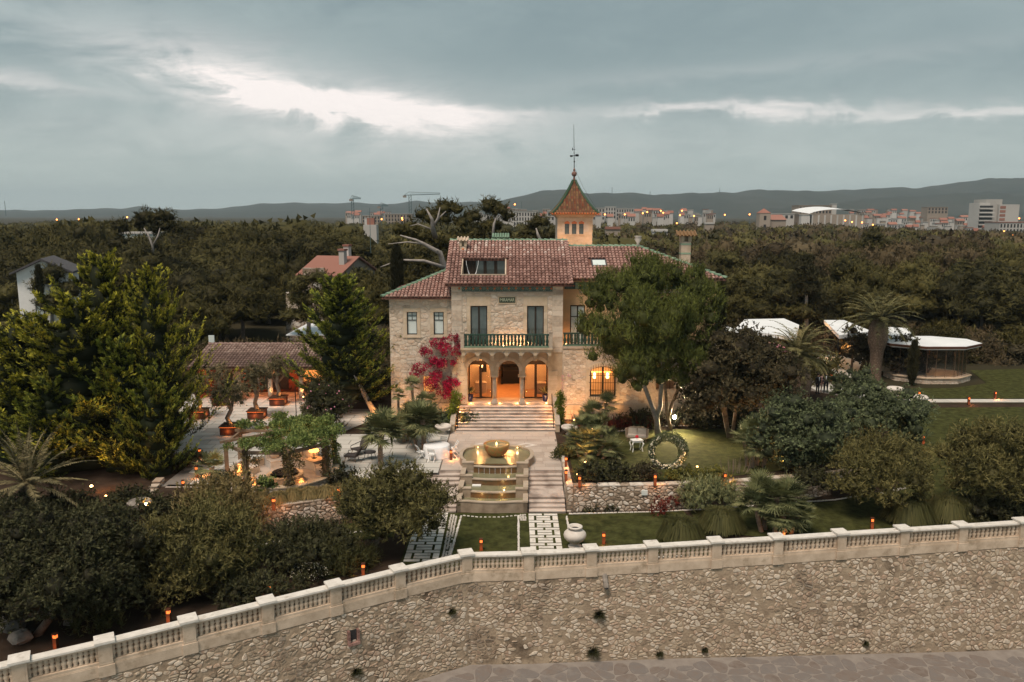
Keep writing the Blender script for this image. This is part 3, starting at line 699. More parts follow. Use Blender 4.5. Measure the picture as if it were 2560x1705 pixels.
# planting bed and border on the terrace
sheet('planting_bed', [(-12.0, 53.2), (-9.9, 53.2), (-9.2, 57.6), (-10.0, 57.6)], .045, 'soil')
# stairs beside the fountain
MB().box(-5.25, 3.0, 45.40, 45.419, -1.2, -.004).build('plaza_edge', 'steps', plz)
for x0, x1, lab in ((.93, 2.94, 'stone garden stairs between the fountain and rubble wall'), (-5.2, -3.08, 'stone garden stairs half hidden behind the round olive bush')):
    st = thing('garden_stairs', lab, 'stairs', ((x0+x1)/2, 41.6, -1.2)); O = st.location
    ys = [45.4, 45.05, 44.7, 44.35, 42.62, 42.28, 41.94, 41.6]
    for i in range(8):      # i-th tread from the top
        zt = -.15*(i+1)
        if i == 7: break
        MB().box(x0-O.x, x1-O.x, ys[i+1]-O.y, ys[i]+.02-O.y, -.02, zt-O.z-.05, .2+.6*rr.random()).build('riser', 'steps', st)
        MB().box(x0-O.x, x1-O.x, ys[i+1]-.03-O.y, ys[i]+.021-O.y, zt-O.z-.05, zt-O.z, .2+.6*rr.random()).build('step', 'steps', st)
# shaded garden steps
st = thing('garden_steps', 'shaded stone steps climbing to the terrace under the conifers', 'steps', (-18.2, 40.6, -1)); O = st.location
for i in range(6):
    y1 = 42.9-.42*i; zt = -.14*i
    MB().box(-1.1, 1.1, y1-.45-O.y, y1-O.y, -.4, zt-O.z+.0, .2+.6*rr.random()).build('step', 'steps', st)
# stepping-stone paths
for nm, x0, x1, ya, yb in (('garden_path', .86, 2.5, 36.2, 41.45), ('stone_path', -5.15, -3.45, 35.2, 41.6)):
    path = sheet(nm, [(x0, ya), (x1, ya), (x1, yb), (x0, yb)], LOW+.051, 'lawn')
    W = x1-x0; y = yb; k = 0; s_ = .33
    def slab(a, b, c, d): MB().box(x0+a+.04, x0+b-.04, c+.055, d-.055, LOW+.052, LOW+.08, .2+.7*rr.random(), rz=rr.uniform(-.012, .012)).build('path_stone', 'creamtop', path)
    while y > ya+.3:
        if k % 3 == 0: slab(0, W*.49, y-s_, y); slab(W*.51, W, y-s_, y); y -= s_
        else:
            if k % 3 == 1: slab(0, W*.22, y-2*s_, y); slab(W*.78, W, y-2*s_, y)
            slab(W*.25, W*.75, y-s_, y); y -= s_
        k += 1
lawn('lawn', [(-5.25, 34.6), (3.2, 35.2), (3.2, 41.55), (-5.25, 41.7)], rise=.002)
lawn('lawn', [(-2.9, 35.0), (.25, 34.9), (.25, 41.3), (-2.7, 41.3)])
lawn('lawn', [(3.1, 35.5), (9.6, 36.1), (9.2, 39.0), (9.5, 42.0), (3.1, 41.3)])
lawn('lawn', [(9.8, 38.5), (11.5, 38.6), (15, 37.6), (19.5, 38.6), (30, 41.0), (46, 45), (46, 61.3), (29.5, 60.8), (27.2, 56.5), (26.2, 50), (23, 45.6), (18.5, 43.4), (9.8, 41.9)])
lawn('lawn', [(-14, 36.6), (-6, 38.3), (-6.2, 41.0), (-9.2, 39.9), (-13, 38.3)])
lawn('upper_lawn', [(3.6, 43.6), (8, 43.5), (13, 44.4), (18, 46.0), (21.5, 48.4), (23, 52), (20, 54.0), (14, 54.6), (8, 54.0), (3.6, 52)], z=.03)
lawn('upper_lawn', [(31, 63.9), (75, 64.2), (75, 80), (44.5, 76), (42.6, 70), (38.5, 68), (33.5, 68), (31, 66)], z=.02)
# paved path to the pavilion
pth = sheet('pavilion_path', [(29.5, 62.6), (75, 62.8), (75, 64.0), (32.3, 63.7), (29.2, 68.5), (28.6, 76), (24, 76), (24.8, 68)], .0, 'joint')
for i in range(62):
    x = 32.2+i*.55; MB().box(x+.012, x+.538, 62.72, 63.75, .002, .022, .1+.8*rr.random()).build('paving_slab', 'paving', pth)
for i in range(12):
    y = 64.2+i*.95; xa = 25.2+ (0 if y > 68 else (68-y)*1.0); xb = 28.9+max(0, 68.5-y)*.62
    for j in range(3): MB().box(xa+(xb-xa)*j/3+.012, xa+(xb-xa)*(j+1)/3-.012, y+.012, y+.938, .002, .022, .1+.8*rr.random()).build('paving_slab', 'paving', pth)
# edging stones
def edging(name, label, line, zf, cw=.26, size=(.20, .11, .06), m='creamtop', group=None, gap=.05):
    P = [Vector((x, y, 0)) for x, y in line]; t = thing(name, label, 'stone edging', (P[0].x, P[0].y, zf(P[0].x, P[0].y)), group=group); O = t.location
    r_ = random.Random(len(line)*7+int(P[0].x*10)); me = [MB().box(-size[0]/2, size[0]/2, -size[1]/2, size[1]/2, 0, size[2], top=.8).mesh('edging_stone', m) for _ in range(1)]
    for a, b in zip(P, P[1:]):
        n = max(1, int((b-a).length/cw)); dd = b-a
        for i in range(n):
            q = a.lerp(b, (i+.5)/n); o = put('edging_stone', me[0], t, (q.x-O.x, q.y-O.y, zf(q.x, q.y)+.03-O.z), math.atan2(dd.y, dd.x)+r_.uniform(-.15, .15)); k = r_.uniform(.85, 1.2); o.scale = (k, r_.uniform(.8, 1.2), 1)
    return t
zl = zlow
edging('lawn_edging', 'white stones edging the lawn below the fountain on its shaded side', [(-2.75, 41.15), (-3.0, 35.0)], zl)
edging('lawn_edging', 'row of white stones between the square lawn and the slab path', [(.35, 41.2), (.32, 35.2)], zl)
edging('lawn_edging', 'curved row of small white stones at the foot of the fountain', [(-2.7, 41.2), (-1.8, 40.95), (-.6, 40.95), (.3, 41.2)], zl, cw=.2, size=(.15, .07, .05))
edging('lawn_edging', 'white stones edging the lawn beside the big round urn', [(2.95, 41.1), (2.95, 36.5)], zl)
edging('lawn_edging', 'long pale stone line along the foot of the garden wall', [(3.1, 41.45), (8, 41.75), (11, 42.2), (15, 43.0), (18.5, 43.6), (20, 44.2)], zl, cw=.22, size=(.21, .08, .05))
edging('lawn_edging', 'curving pale stone line around the sloping lawn at its bend', [(21.6, 44.6), (23.5, 45.6), (25.3, 47.3), (26.4, 49.3), (26.7, 51.3), (26.2, 53)], zl, cw=.25, size=(.14, .22, .06))
edging('lawn_edging', 'short pale stone line between lawn and shrubs under the round olive bush', [(-13.5, 36.9), (-10.5, 38.2), (-7.6, 39.0)], zl, cw=.3)
edging('lawn_edging', 'row of white stones along the balustrade between the rusty lights', [(3.2, 35.5), (8.0, 35.95), (11, 36.2)], zl, cw=.3)
edging('lawn_edging', 'row of white stones by the balustrade beyond the fan palms', [(13.5, 36.9), (18.2, 37.9)], zl, cw=.3)
edging('lawn_edging', 'curved stone line edging the upper lawn behind the flower ring', [(6.5, 53.4), (10, 55.2), (14, 55.4), (17, 55)], lambda x, y: 0, cw=.3)
for x0, x1, lab in ((-3.42, -2.8, 'double band of small cobbles beside the shaded slab path'), (.38, .84, 'cobbles between the lawn and the slab path at the fountain')):
    t = thing('cobble_band', lab, 'cobbles', (x0, 35.4, LOW)); me = MB().box(-.055, .055, -.04, .04, 0, .05, top=.75).mesh('cobble', 'pot')
    y = 35.3 if x0 < -2 else 40.5
    while y < 41.3:
        for q in ((x0+.12, x0+.26, x0+.40) if x0 < -2 else (x0+.1, x0+.22, x0+.34)):
            if rr.random() < .9: put('cobble', me, t, (q-x0+rr.uniform(-.02, .02), y-35.4, .05), rr.uniform(-.2, .2))
        y += .15 if x0 > -2 else .19
# ================================================================== the villa; local frame: x as the world, y = 0 on the facade, z = 0 on the plaza
VY = 57.5
villa = thing('villa', 'stone villa with clay tiled roofs, arched porch and a little tower', 'villa', (0, VY, 0))
V = villa
def vb(name, m, *boxes, parent=None):
    b = MB()
    for x in boxes: b.box(*x)
    return b.build(name, m, parent or V)
def panel_wall(x0, x1, z0, z1, y0, y1, holes):
    """wall slab with rectangular openings, cut into boxes"""
    b = MB(); xs = sorted({x0, x1, *[min(max(v, x0), x1) for h in holes for v in h[:2]]})
    for a, c in zip(xs, xs[1:]):
        if c-a < 1e-4: continue
        zs = sorted((max(h[2], z0), min(h[3], z1)) for h in holes if h[0] <= a+1e-5 and h[1] >= c-1e-5); z = z0
        for p, q in zs:
            if p > z+1e-4: b.box(a, c, y0, y1, z, p)
            z = max(z, q)
        if z1 > z+1e-4: b.box(a, c, y0, y1, z, z1)
    return b
# ---- openings
ARCH = [(-3.27, -1.59), (-1.0, .52), (.97, 2.66)]; SPR, AR = 3.62, .82
DOORS = [(-3.02, -1.80), (1.10, 2.32)]
LW = [(-7.72, -6.98), (-5.75, -5.02)]
ZF = 1.1
# ---- central block: wall above the porch arches, arcade below
panel_wall(-4.4, 3.7, 5.35, 10.0, 0, .45, [(a, b, 5.4, 8.42) for a, b in DOORS]).build('facade_wall', 'mortar', V)
def arcade(b, y0, y1, ztop):
    spans = [(-4.4, -3.27, None), (-3.27, -1.59, 1), (-1.59, -1.0, None), (-1.0, .52, 1), (.52, .97, None), (.97, 2.66, 1), (2.66, 3.7, None)]
    for a, c, arch in spans:
        if arch:
            n = 14; cx, r = (a+c)/2, (c-a)/2
            for i in range(n):
                p, q = -math.cos(math.pi*i/n)*r, -math.cos(math.pi*(i+1)/n)*r
                zp, zq = SPR+math.sqrt(max(0, r*r-p*p)), SPR+math.sqrt(max(0, r*r-q*q))
                b.prismy([(cx+p, zp), (cx+q, zq), (cx+q, ztop), (cx+p, ztop)], y0, y1)
        elif a in (-4.4, 2.66): b.box(a, c, y0, y1, 0, ztop)
        else: b.box(a, c, y0, y1, 3.27, ztop)
    return b
arcade(MB(), 0, .42, 5.35).build('arcade_wall', 'dressed', V)
# arch rings of voussoirs, proud of the wall
for a, c in ARCH:
    cx, r = (a+c)/2, (c-a)/2
    for i in range(9):
        t0, t1 = math.pi*i/9+.012, math.pi*(i+1)/9-.012
        pts = [(cx+math.cos(t)*rr_, SPR+math.sin(t)*rr_) for rr_, t in ((r, t0), (r+.26, t0), (r+.26, (t0+t1)/2), (r+.26, t1), (r, t1), (r, (t0+t1)/2))]
        MB().prismy(pts[::-1], -.05, .0, rr.random()).build('voussoir', 'dressed', V)
for cx in (-1.295, .745):
    col = MB().lathe([(.13, .42), (.155, 1.0), (.165, 1.4), (.13, 2.0)], 14, (cx, .2, ZF)).build('column', 'limestone', V, smooth=True)
    MB().box(cx-.26, cx+.26, -.06, .46, ZF, ZF+.16).box(cx-.21, cx+.21, -.01, .41, ZF+.16, ZF+.42, top=.72).build('base', 'limestone', col)
    MB().box(cx-.16, cx+.16, .04, .36, ZF+1.98, ZF+2.06).box(cx-.30, cx+.30, -.08, .48, ZF+2.06, 3.27).build('capital', 'dressed', col)
# piers either side of the porch in squared blocks
for x0, x1 in ((-4.05, -3.29), (2.68, 3.35)):
    for i in range(7): MB().box(x0+.006, x1-.006 , -.045, -.002, ZF+.02+i*.36, ZF+.365+i*.36, .1+.8*rr.random()).build('ashlar', 'dressed', V)
# porch interior
vb('porch_floor', 'plaza', (-4.4, 3.7, .43, 2.2, .9, ZF))
vb('porch_ceiling', 'darkwood', (-4.4, 3.7, .43, 2.2, 4.75, 4.9))
vb('porch_side_wall', 'plaster', (-4.4, -3.5, .43, 2.2, ZF, 4.75), (2.9, 3.7, .43, 2.2, ZF, 4.75))
for x in (-2.4, -.25, 1.8): vb('ceiling_beam', 'darkwood', (x-.09, x+.09, .45, 2.0, 4.5, 4.72))
b = MB()
for a, c in ((-3.5, -3.3), (-1.5, -1.15), (.58, .9), (2.7, 2.9)): b.box(a, c, 2.0, 2.2, ZF, 4.75)
b.box(-3.3, 2.7, 2.0, 2.2, 4.3, 4.75).build('porch_back_wall', 'plaster', V)
for a, c in ((-3.3, -1.5), (.9, 2.7)):
    g = vb('glazed_door', 'darkwood', (a, a+.09, 1.98, 2.08, ZF, 4.3), (c-.09, c, 1.98, 2.08, ZF, 4.3), ((a+c)/2-.1, (a+c)/2+.1, 1.97, 2.09, ZF+.08, 3.72), (a+.09, c-.09, 1.98, 2.08, ZF, ZF+.08), (a+.09, c-.09, 1.975, 2.085, 3.72, 4.05))
    for p, q in ((a+.1, (a+c)/2-.11), ((a+c)/2+.11, c-.1)): vb('pane', 'pane', (p, q, 2.02, 2.035, ZF+.09, 3.71), parent=g)
vb('door_lintel', 'darkwood', (-1.15, .58, 1.98, 2.1, 3.75, 4.05))
for a, c in ((-3.3, -1.5), (-1.15, .58), (.9, 2.7)):      # small panes over the doors
    b = MB()
    for i in range(6): b.box(a+.1+(c-a-.2)*i/5-.012, a+.1+(c-a-.2)*i/5+.012, 2.0, 2.03, 4.05, 4.3)
    b.build('transom_bars', 'iron', V)
# hall behind
vb('hall_floor', 'floorwarm', (-4.3, 3.6, 2.2, 10.4, .95, ZF))
vb('hall_wall', 'wallwarm', (-4.39, -4.3, 2.2, 10.4, ZF, 4.75), (3.6, 3.69, 2.2, 10.4, ZF, 4.75), (-4.3, 3.6, 10.4, 10.5, ZF, 4.75))
vb('hall_ceiling', 'wallwarm', (-4.3, 3.6, 2.2, 10.4, 4.75, 4.85))
vb('hall_screen', 'wallwarm', (-4.3, -1.3, 5.2, 5.3, ZF, 3.9), (1.0, 3.6, 5.2, 5.3, ZF, 3.9))
vb('hall_stage', 'black', (-.75, 1.3, 7.2, 9.0, ZF, 2.2), (-.9, 1.4, 9.1, 9.3, ZF, 2.9))
vb('hall_stair', 'black', (-.9, -.75, 7.0, 9, ZF, 1.7))
MB().prism([(-2.9, 3.6), (-2.0, 3.6), (-2.0, 4.4), (-2.9, 4.4)], ZF, 1.95).build('draped_table', 'cushion', V)
MB().prism([(1.9, 3.4), (2.7, 3.4), (2.7, 4.2), (1.9, 4.2)], ZF, 1.95).build('draped_table', 'cushion', V)
ch = MB().tube([(-2.45, 4.2, 4.7), (-2.45, 4.2, 3.6)], .015, 4).lathe([(.26, 0), (.26, .03)], 10, (-2.45, 4.2, 3.3)).build('lantern', 'iron', V)
MB().lathe([(.10, 3.05), (.16, 3.2), (.14, 3.55), (.05, 3.62)], 8, (-2.45, 4.2, 0)).build('lamp', 'bulb', ch)
vb('picture', 'black', (-2.6, -2.05, 5.16, 5.19, 2.5, 3.2))
MB().ball((1.5, 4.0, 3.5), .12, 8, 6).build('lamp', 'bulb', V)
for x, y, p in ((-2.45, 3.4, 150), (-.2, 3.6, 190), (1.7, 3.4, 160), (-.2, 6.6, 90)): point_lamp('hall_light', (x, y, 4.2), p*1.35, (1, .43, .14), .15, V)
for x in (-2.4, -.25, 1.8): point_lamp('porch_light', (x, 1.1, 4.3), 60, (1, .40, .12), .1, V)
for x in (-3.05, -1.72, -.92, .40, 1.15, 2.55):
    MB().lathe([(.05, 0), (.05, .02), (.0, .03)], 8, (x, .28, ZF)).build('floor_light', 'bulb', V); point_lamp('uplight', (x, .28, ZF+.12), 18, (1, .45, .15), .04, V)
# ---- stone facing
def facing(x0, x1, z0, z1, y, holes, seed, name, cw=.44, ch=.27, limit=0):
    cells = rubble(x1-x0, z1-z0, cw, ch, [(a-x0, b-x0, c-z0, d_-z0) for a, b, c, d_ in holes], seed=seed, jit=1.15)
    lay_stones(cells, lambda s, t, d_: (x0+s, y-d_, z0+t), V, 'wallstone', .012, .03, name='wall_stone', limit=limit, order=lambda c: -((max(p[0] for p in c[0])-min(p[0] for p in c[0]))*(max(p[1] for p in c[0])-min(p[1] for p in c[0]))), seed=seed, rest=name, cut=.16)
SUR = [(a-.26, b+.26, 5.4, 9.15) for a, b in DOORS]
facing(-3.62, 2.92, 5.62, 9.40, 0, SUR+[(-1.02, .33, 8.55, 9.15)], 31, 'small_facade_stones', limit=150)
# corner pilasters and band in dressed blocks
for x0, x1 in ((-4.4, -3.64), (2.94, 3.7)):
    for i in range(13):
        z = 5.0+i*.385; MB().box(x0+.004, x1-.004, -.05, -.002, z+.005, z+.38, .05+.9*rr.random()).build('quoin', 'limestone', V)
vb('string_course', 'limestone', (-4.42, 3.72, -.07, -.002, 9.34, 9.46))
for a, b_ in DOORS:
    # smooth surround: lintel and jamb blocks
    MB().box(a-.25, b_+.25, -.04, -.002, 8.44, 9.12, .5).build('lintel', 'dressed', V)
    for sx in (a-.25, b_+.01):
        for i in range(6): MB().box(sx, sx+.24, -.04, -.002, 5.58+i*.475, 5.58+i*.475+.468, .1+.8*rr.random()).build('jamb_block', 'dressed', V)
    dw = vb('balcony_door', 'darkwood', (a, a+.07, .10, .2, 5.56, 8.42), (b_-.07, b_, .10, .2, 5.56, 8.42), (a+.07, b_-.07, .10, .2, 8.34, 8.42), ((a+b_)/2-.06, (a+b_)/2+.06, .09, .21, 5.56, 8.34), (a+.07, (a+b_)/2-.06, .11, .19, 5.56, 5.9), ((a+b_)/2+.06, b_-.07, .11, .19, 5.56, 5.9))
    for p, q in ((a+.07, (a+b_)/2-.06), ((a+b_)/2+.06, b_-.07)): vb('pane', 'glassd', (p, q, .14, .155, 5.9, 8.34), parent=dw)
vb('room_backing', 'black', (-4.3, 3.6, .5, .55, 5.5, 9.3))
# tile frieze and plaque
fr = vb('tile_frieze', 'dkgreen', (-3.95, 3.23, -.03, -.002, 9.47, 9.93))
tl = MB(); n = 28
for i in range(n):
    x = -3.95+(i+.5)*7.18/n; t = MB().box(x-.122, x+.122, -.045, -.031, 9.485, 9.915).build('frieze_tile', 'dkgreen', fr)
    b = MB()
    if i % 2 == 0:
        for k in range(6):
            an = k*math.pi/3; b.ball((x+.115*math.cos(an), -.048, 9.70+.14*math.sin(an)), .045, 6, 3, rz=1)
        b.build('petals', 'green', fr); MB().ball((x, -.05, 9.70), .078, 8, 4).build('flower_boss', 'orange', fr)
    else:
        for k in range(4):
            an = k*math.pi/2+.785; b.bar((x, -.048, 9.7), (x+.13*math.cos(an), -.048, 9.7+.17*math.sin(an)), .035, .02)
        b.build('star', 'green', fr)
pl = vb('name_plaque', 'dressed', (-1.0, .31, -.06, -.002, 8.57, 9.13)); vb('plaque_field', 'signgreen', (-.93, .24, -.075, -.061, 8.66, 9.06), parent=pl)
cu = bpy.data.curves.new('lettering', 'FONT'); cu.body = 'MIRAMAR'; cu.size = .335; cu.extrude = .012; cu.align_x = 'CENTER'; cu.align_y = 'CENTER'; cu.space_character = .93
to = bpy.data.objects.new('tmp_text', cu); COL.objects.link(to)
me = bpy.data.meshes.new_from_object(to.evaluated_get(bpy.context.evaluated_depsgraph_get())); bpy.data.objects.remove(to)
me.materials.clear(); me.materials.append(MT['lettering'])
o = put('lettering', me, pl, (-.345, -.087, 8.86)); o.rotation_euler = (math.pi/2, 0, 0); o.scale = (.76, 1, 1)
# ---- balcony
bx0, bx1, by = -3.65, 2.87, -1.35
bc = vb('balcony_slab', 'dressed', (bx0-.04, bx1+.04, by-.06, -.002, 5.42, 5.56), (bx0, bx1, by, -.002, 5.30, 5.42))
cx = np.linspace(bx0+.16, bx1-.16, 7)
for x in cx: MB().box(x-.12, x+.12, by+.05, -.055, 4.98, 5.295).box(x-.12, x+.12, by+.30, -.055, 4.76, 4.98).box(x-.12, x+.12, by+.62, -.055, 4.50, 4.76).build('corbel', 'dressed', bc)
b = MB()
for a, c in zip(cx, cx[1:]):
    a, c = a+.12, c-.12; n = 8
    for i in range(n):
        p, q = a+(c-a)*i/n, a+(c-a)*(i+1)/n; f = lambda x: 5.02+.20*math.sqrt(max(0, 1-((x-(a+c)/2)/((c-a)/2))**2))
        b.prismy([(p, f(p)), (q, f(q)), (q, 5.298), (p, 5.298)], by+.06, by+.24)
b.build('scalloped_arches', 'limestone', bc)
for x in (bx0-.03, bx1-.22): MB().box(x, x+.25, by-.03, by+.22, 5.562, 6.66).box(x-.03, x+.28, by-.06, by+.25, 6.66, 6.74).build('end_post', 'limestone', bc)
gbal = MB().lathe([(.075, 0), (.10, .05), (.075, .12), (.118, .28), (.085, .42), (.065, .5), (.09, .6), (.07, .72)], 6).mesh('baluster', 'dkgreen', True)
def green_rail(parent, x0, x1, y, z, sp=.25):
    vb('rail', 'dkgreen', (x0, x1, y-.09, y+.09, z+.88, z+.98), parent=parent); vb('plinth', 'dkgreen', (x0, x1, y-.09, y+.09, z, z+.14), parent=parent)
    vb('plinth_trim', 'green', (x0, x1, y-.10, y-.092, z+.02, z+.10), parent=parent)
    n = int((x1-x0)/sp)
    for i in range(n): put('baluster', gbal, parent, (x0+(i+.5)*(x1-x0)/n, y, z+.15))
green_rail(bc, bx0+.23, bx1-.23, by+.1, 5.57)
for x in (bx0+.1, bx1-.1):
    b = MB().box(x-.06, x+.06, by+.25, -.06, 6.45, 6.54)
    for i in range(4): b.lathe([(.05, 0), (.08, .1), (.045, .3), (.09, .55), (.045, .86)], 6, (x, by+.4+i*.24, 5.57))
    b.build('side_rail', 'dkgreen', bc)
point_lamp('balcony_light', (-.6, -.45, 5.75), 26, (1, .5, .2), .05, V); point_lamp('balcony_light', (.6, -.45, 5.75), 26, (1, .5, .2), .05, V)
# ---- left wing (front set back half a metre)
y1 = .5
hl = [(a, b, 6.22, 7.92) for a, b in LW]
panel_wall(-9.0, -4.41, -.1, 9.0, y1, y1+.5, hl+[(-6.6, -5.8, 1.9, 3.1)]).box(-9.0, -8.5, y1+.5, 10, -.1, 9.0).build('left_wing_wall', 'mortar', V)
facing(-8.98, -4.42, 1.1, 8.95, y1, [(a-.27, b+.27, 6.02, 8.22) for a, b in LW]+[(-6.7, -5.7, 1.8, 3.2)], 33, 'small_wing_stones', limit=75)
# plain stone plinth band
for xa, xb_, yy in ((-9.0, -4.42, y1), (3.72, 15.1, -.06)):
    x = xa
    while x < xb_-.1:
        wd = min(rr.uniform(.5, 1.0), xb_-x)
        for z in (-.02, .36, .73): MB().box(x+.006, x+wd-.006, yy-.10, yy-.002, z+.006, z+.36, .05+.9*rr.random()).build('plinth_block', 'dressed', V)
        x += wd
def sash(a, b_, z0, z1, y, par=V):
    wdw = vb('window', 'darkwood', (a, a+.06, y, y+.08, z0, z1), (b_-.06, b_, y, y+.08, z0, z1), (a+.06, b_-.06, y, y+.08, z0, z0+.06), (a+.06, b_-.06, y, y+.08, z1-.06, z1), (a+.06, b_-.06, y+.002, y+.06, z0+(z1-z0)*.62, z0+(z1-z0)*.62+.045), ((a+b_)/2-.015, (a+b_)/2+.015, y+.004, y+.05, z0+(z1-z0)*.64, z1-.06), (a+.06, b_-.06, y+.006, y+.05, z0+(z1-z0)*.81, z0+(z1-z0)*.81+.025))
    vb('pane', 'shade', (a+.06, b_-.06, y+.055, y+.065, z0+.06, z1-.06), parent=wdw); return wdw
for a, b_ in LW:
    sash(a, b_, 6.24, 7.92, y1+.14)
    MB().box(a-.26, b_+.26, y1-.04, y1-.002, 7.93, 8.2, .5).build('lintel', 'dressed', V); MB().box(a-.32, b_+.32, y1-.10, y1-.002, 6.02, 6.12, .5).build('sill', 'dressed', V)
    for sx in (a-.25, b_+.01):
        for i in range(4): MB().box(sx, sx+.24, y1-.04, y1-.002, 6.13+i*.448, 6.13+i*.448+.44, .1+.8*rr.random()).build('jamb_block', 'dressed', V)
vb('lit_window', 'pelm', (-6.6, -5.8, y1+.3, y1+.32, 1.9, 3.1)); vb('window_bars', 'iron', *[(-6.6+.16*i, -6.58+.16*i, y1+.1, y1+.12, 1.9, 3.1) for i in range(6)])
# ---- right wing
RW = (5.75, 7.65)
panel_wall(3.71, 15.2, -.1, 5.42, -.06, .45, [(RW[0], RW[1], 1.7, 4.0), (10.6, 12.0, 2.2, 4.1), (11.2, 12.6, -.1, 1.0)]).box(14.7, 15.2, .45, 10, -.1, 5.42).build('right_wing_wall', 'mortar', V)
facing(3.74, 15.18, 1.1, 5.30, -.06, [(RW[0]-.3, RW[1]+.3, 1.5, 4.4), (10.5, 12.1, 2.1, 4.2)], 35, 'small_wing_stones', limit=75, cw=.36, ch=.24)
vb('upper_wing_wall', 'plaster', (3.71, 4.35, 1.6, 2.0, 5.42, 10.2), (5.45, 8.3, 1.6, 2.0, 5.42, 10.2), (9.4, 15.2, 1.6, 2.0, 5.42, 10.2), (4.35, 5.45, 1.6, 2.0, 8.3, 10.2), (8.3, 9.4, 1.6, 2.0, 8.3, 10.2), (14.7, 15.2, 2.0, 10, 5.42, 10.2))
vb('upper_return_wall', 'plaster', (3.50, 3.70, .46, 1.6, 5.42, 10.0)); vb('roof_terrace', 'plaza', (3.71, 15.2, -.02, 1.6, 5.42, 5.47))
MB().box(5.0, 15.1, 1.52, 1.598, 9.2, 9.32).build('string_course', 'limestone', V)
fr2 = vb('tile_frieze', 'dkgreen', (3.9, 15, 1.56, 1.598, 9.5, 10.0))
for i in range(20):
    x = 4.05+i*.52
    MB().ball((x, 1.56, 9.75), .06, 8, 4).build('flower_boss', 'orange', fr2); MB().box(x+.14, x+.38, 1.535, 1.559, 9.52, 9.98).build('frieze_tile', 'green' if i % 3 else 'dkgreen', fr2)
for a, b_ in ((4.35, 5.45), (8.3, 9.4)):
    dw = vb('terrace_door', 'darkwood', (a, a+.08, 1.68, 1.78, 5.47, 8.3), (b_-.08, b_, 1.68, 1.78, 5.47, 8.3), (a+.08, b_-.08, 1.68, 1.78, 8.2, 8.3), ((a+b_)/2-.05, (a+b_)/2+.05, 1.67, 1.79, 5.47, 8.2), (a+.08, b_-.08, 1.685, 1.77, 7.4, 7.46))
    for p, q in ((a+.08, (a+b_)/2-.05), ((a+b_)/2+.05, b_-.08)): vb('pane', 'shade', (p, q, 1.72, 1.735, 5.5, 8.2), parent=dw)
green_rail(vb('terrace_edge', 'limestone', (3.71, 12.6, -.16, -.062, 5.30, 5.46)), 3.74, 12.5, .06, 5.475)
point_lamp('terrace_light', (4.0, .9, 5.75), 16, (1, .5, .2), .05, V)
# arched grille window
gw = vb('grille_window', 'darkwood', (RW[0], RW[0]+.1, .1, .22, 1.7, 3.7), (RW[1]-.1, RW[1], .1, .22, 1.7, 3.7), (RW[0]+.1, RW[1]-.1, .1, .22, 1.7, 1.8), ((RW[0]+RW[1])/2-.07, (RW[0]+RW[1])/2+.07, .09, .23, 1.8, 3.95))
b = MB(); n = 12; cxw, rw = (RW[0]+RW[1])/2, (RW[1]-RW[0])/2
f = lambda x: 3.6+.38*math.sqrt(max(0, 1-((x-cxw)/rw)**2))
for i in range(n):
    p, q = RW[0]+2*rw*i/n, RW[0]+2*rw*(i+1)/n; b.prismy([(p, f(p)), (q, f(q)), (q, 4.02), (p, 4.02)], -.05, .40); 
b.build('arch_head', 'dressed', gw)
b = MB()
for i in range(n):
    p, q = RW[0]+2*rw*i/n, RW[0]+2*rw*(i+1)/n; b.prismy([(p, f(p)-.1), (q, f(q)-.1), (q, f(q)+.0), (p, f(p))], .1, .22)
b.build('arched_frame', 'darkwood', gw)
for i in range(11): MB().box(RW[0]+.04+i*.181-.012, RW[0]+.04+i*.181+.012, -.20, -.176, 1.55, f(RW[0]+.04+i*.181)+.22).build('grille_bar', 'iron', gw)
vb('grille_rail', 'iron', *[(RW[0]-.1, RW[1]+.1, -.205, -.171, z, z+.03) for z in (1.7, 2.2, 2.75, 3.3)], parent=gw)
for i in range(7):
    t0, t1 = math.pi*(.15+.7*i/7), math.pi*(.15+.7*(i+1)/7); MB().prismy([(cxw+1.04*math.cos(t)*k, 3.42+(.55 if k == 1 else .80)*math.sin(t)+(.04 if k > 1 else 0)) for k, t in ((1, t1), (1.25, t1), (1.25, t0), (1, t0))][::-1], -.10, -.062, rr.random()).build('voussoir', 'dressed', V)
for sx in (RW[0]-.27, RW[1]+.02):
    for i in range(5): MB().box(sx, sx+.25, -.10, -.062, 1.5+i*.44, 1.5+i*.44+.43, .1+.8*rr.random()).build('jamb_block', 'dressed', V)
vb('lit_room', 'wallwarm', (4.5, 9.2, 3.9, 4.0, .6, 4.6), (4.4, 4.5, .46, 4.0, .6, 4.6), (9.2, 9.3, .46, 4.0, .6, 4.6), (4.5, 9.2, .46, 3.9, 4.6, 4.7), (4.5, 9.2, .46, 3.9, .5, .6))
vb('bar_shelf', 'lamp', (5.3, 8.4, 3.7, 3.8, 2.75, 2.83))
for x in (6.3, 7.3): MB().lathe([(.09, 0), (.12, .1), (.1, .4), (.04, .46)], 8, (x, 2.2, 2.6)).build('lamp', 'bulb', V)
point_lamp('room_light', (6.6, 1.8, 3.9), 130, (1, .45, .15), .15, V); point_lamp('room_light', (5.6, 3.0, 2.2), 45, (1, .45, .15), .15, V)
vb('lit_room', 'wallwarm', (10.3, 12.5, 1.6, 1.7, 2, 4.3)); vb('window_frame', 'darkwood', *[(10.6+.35*i, 10.64+.35*i, .1, .16, 2.2, 4.1) for i in range(5)]); point_lamp('room_light', (11.2, 1.0, 3.8), 12, (1, .38, .1), .1, V)
vb('cellar_recess', 'black', (11.2, 12.6, .2, .3, -.1, 1.0))

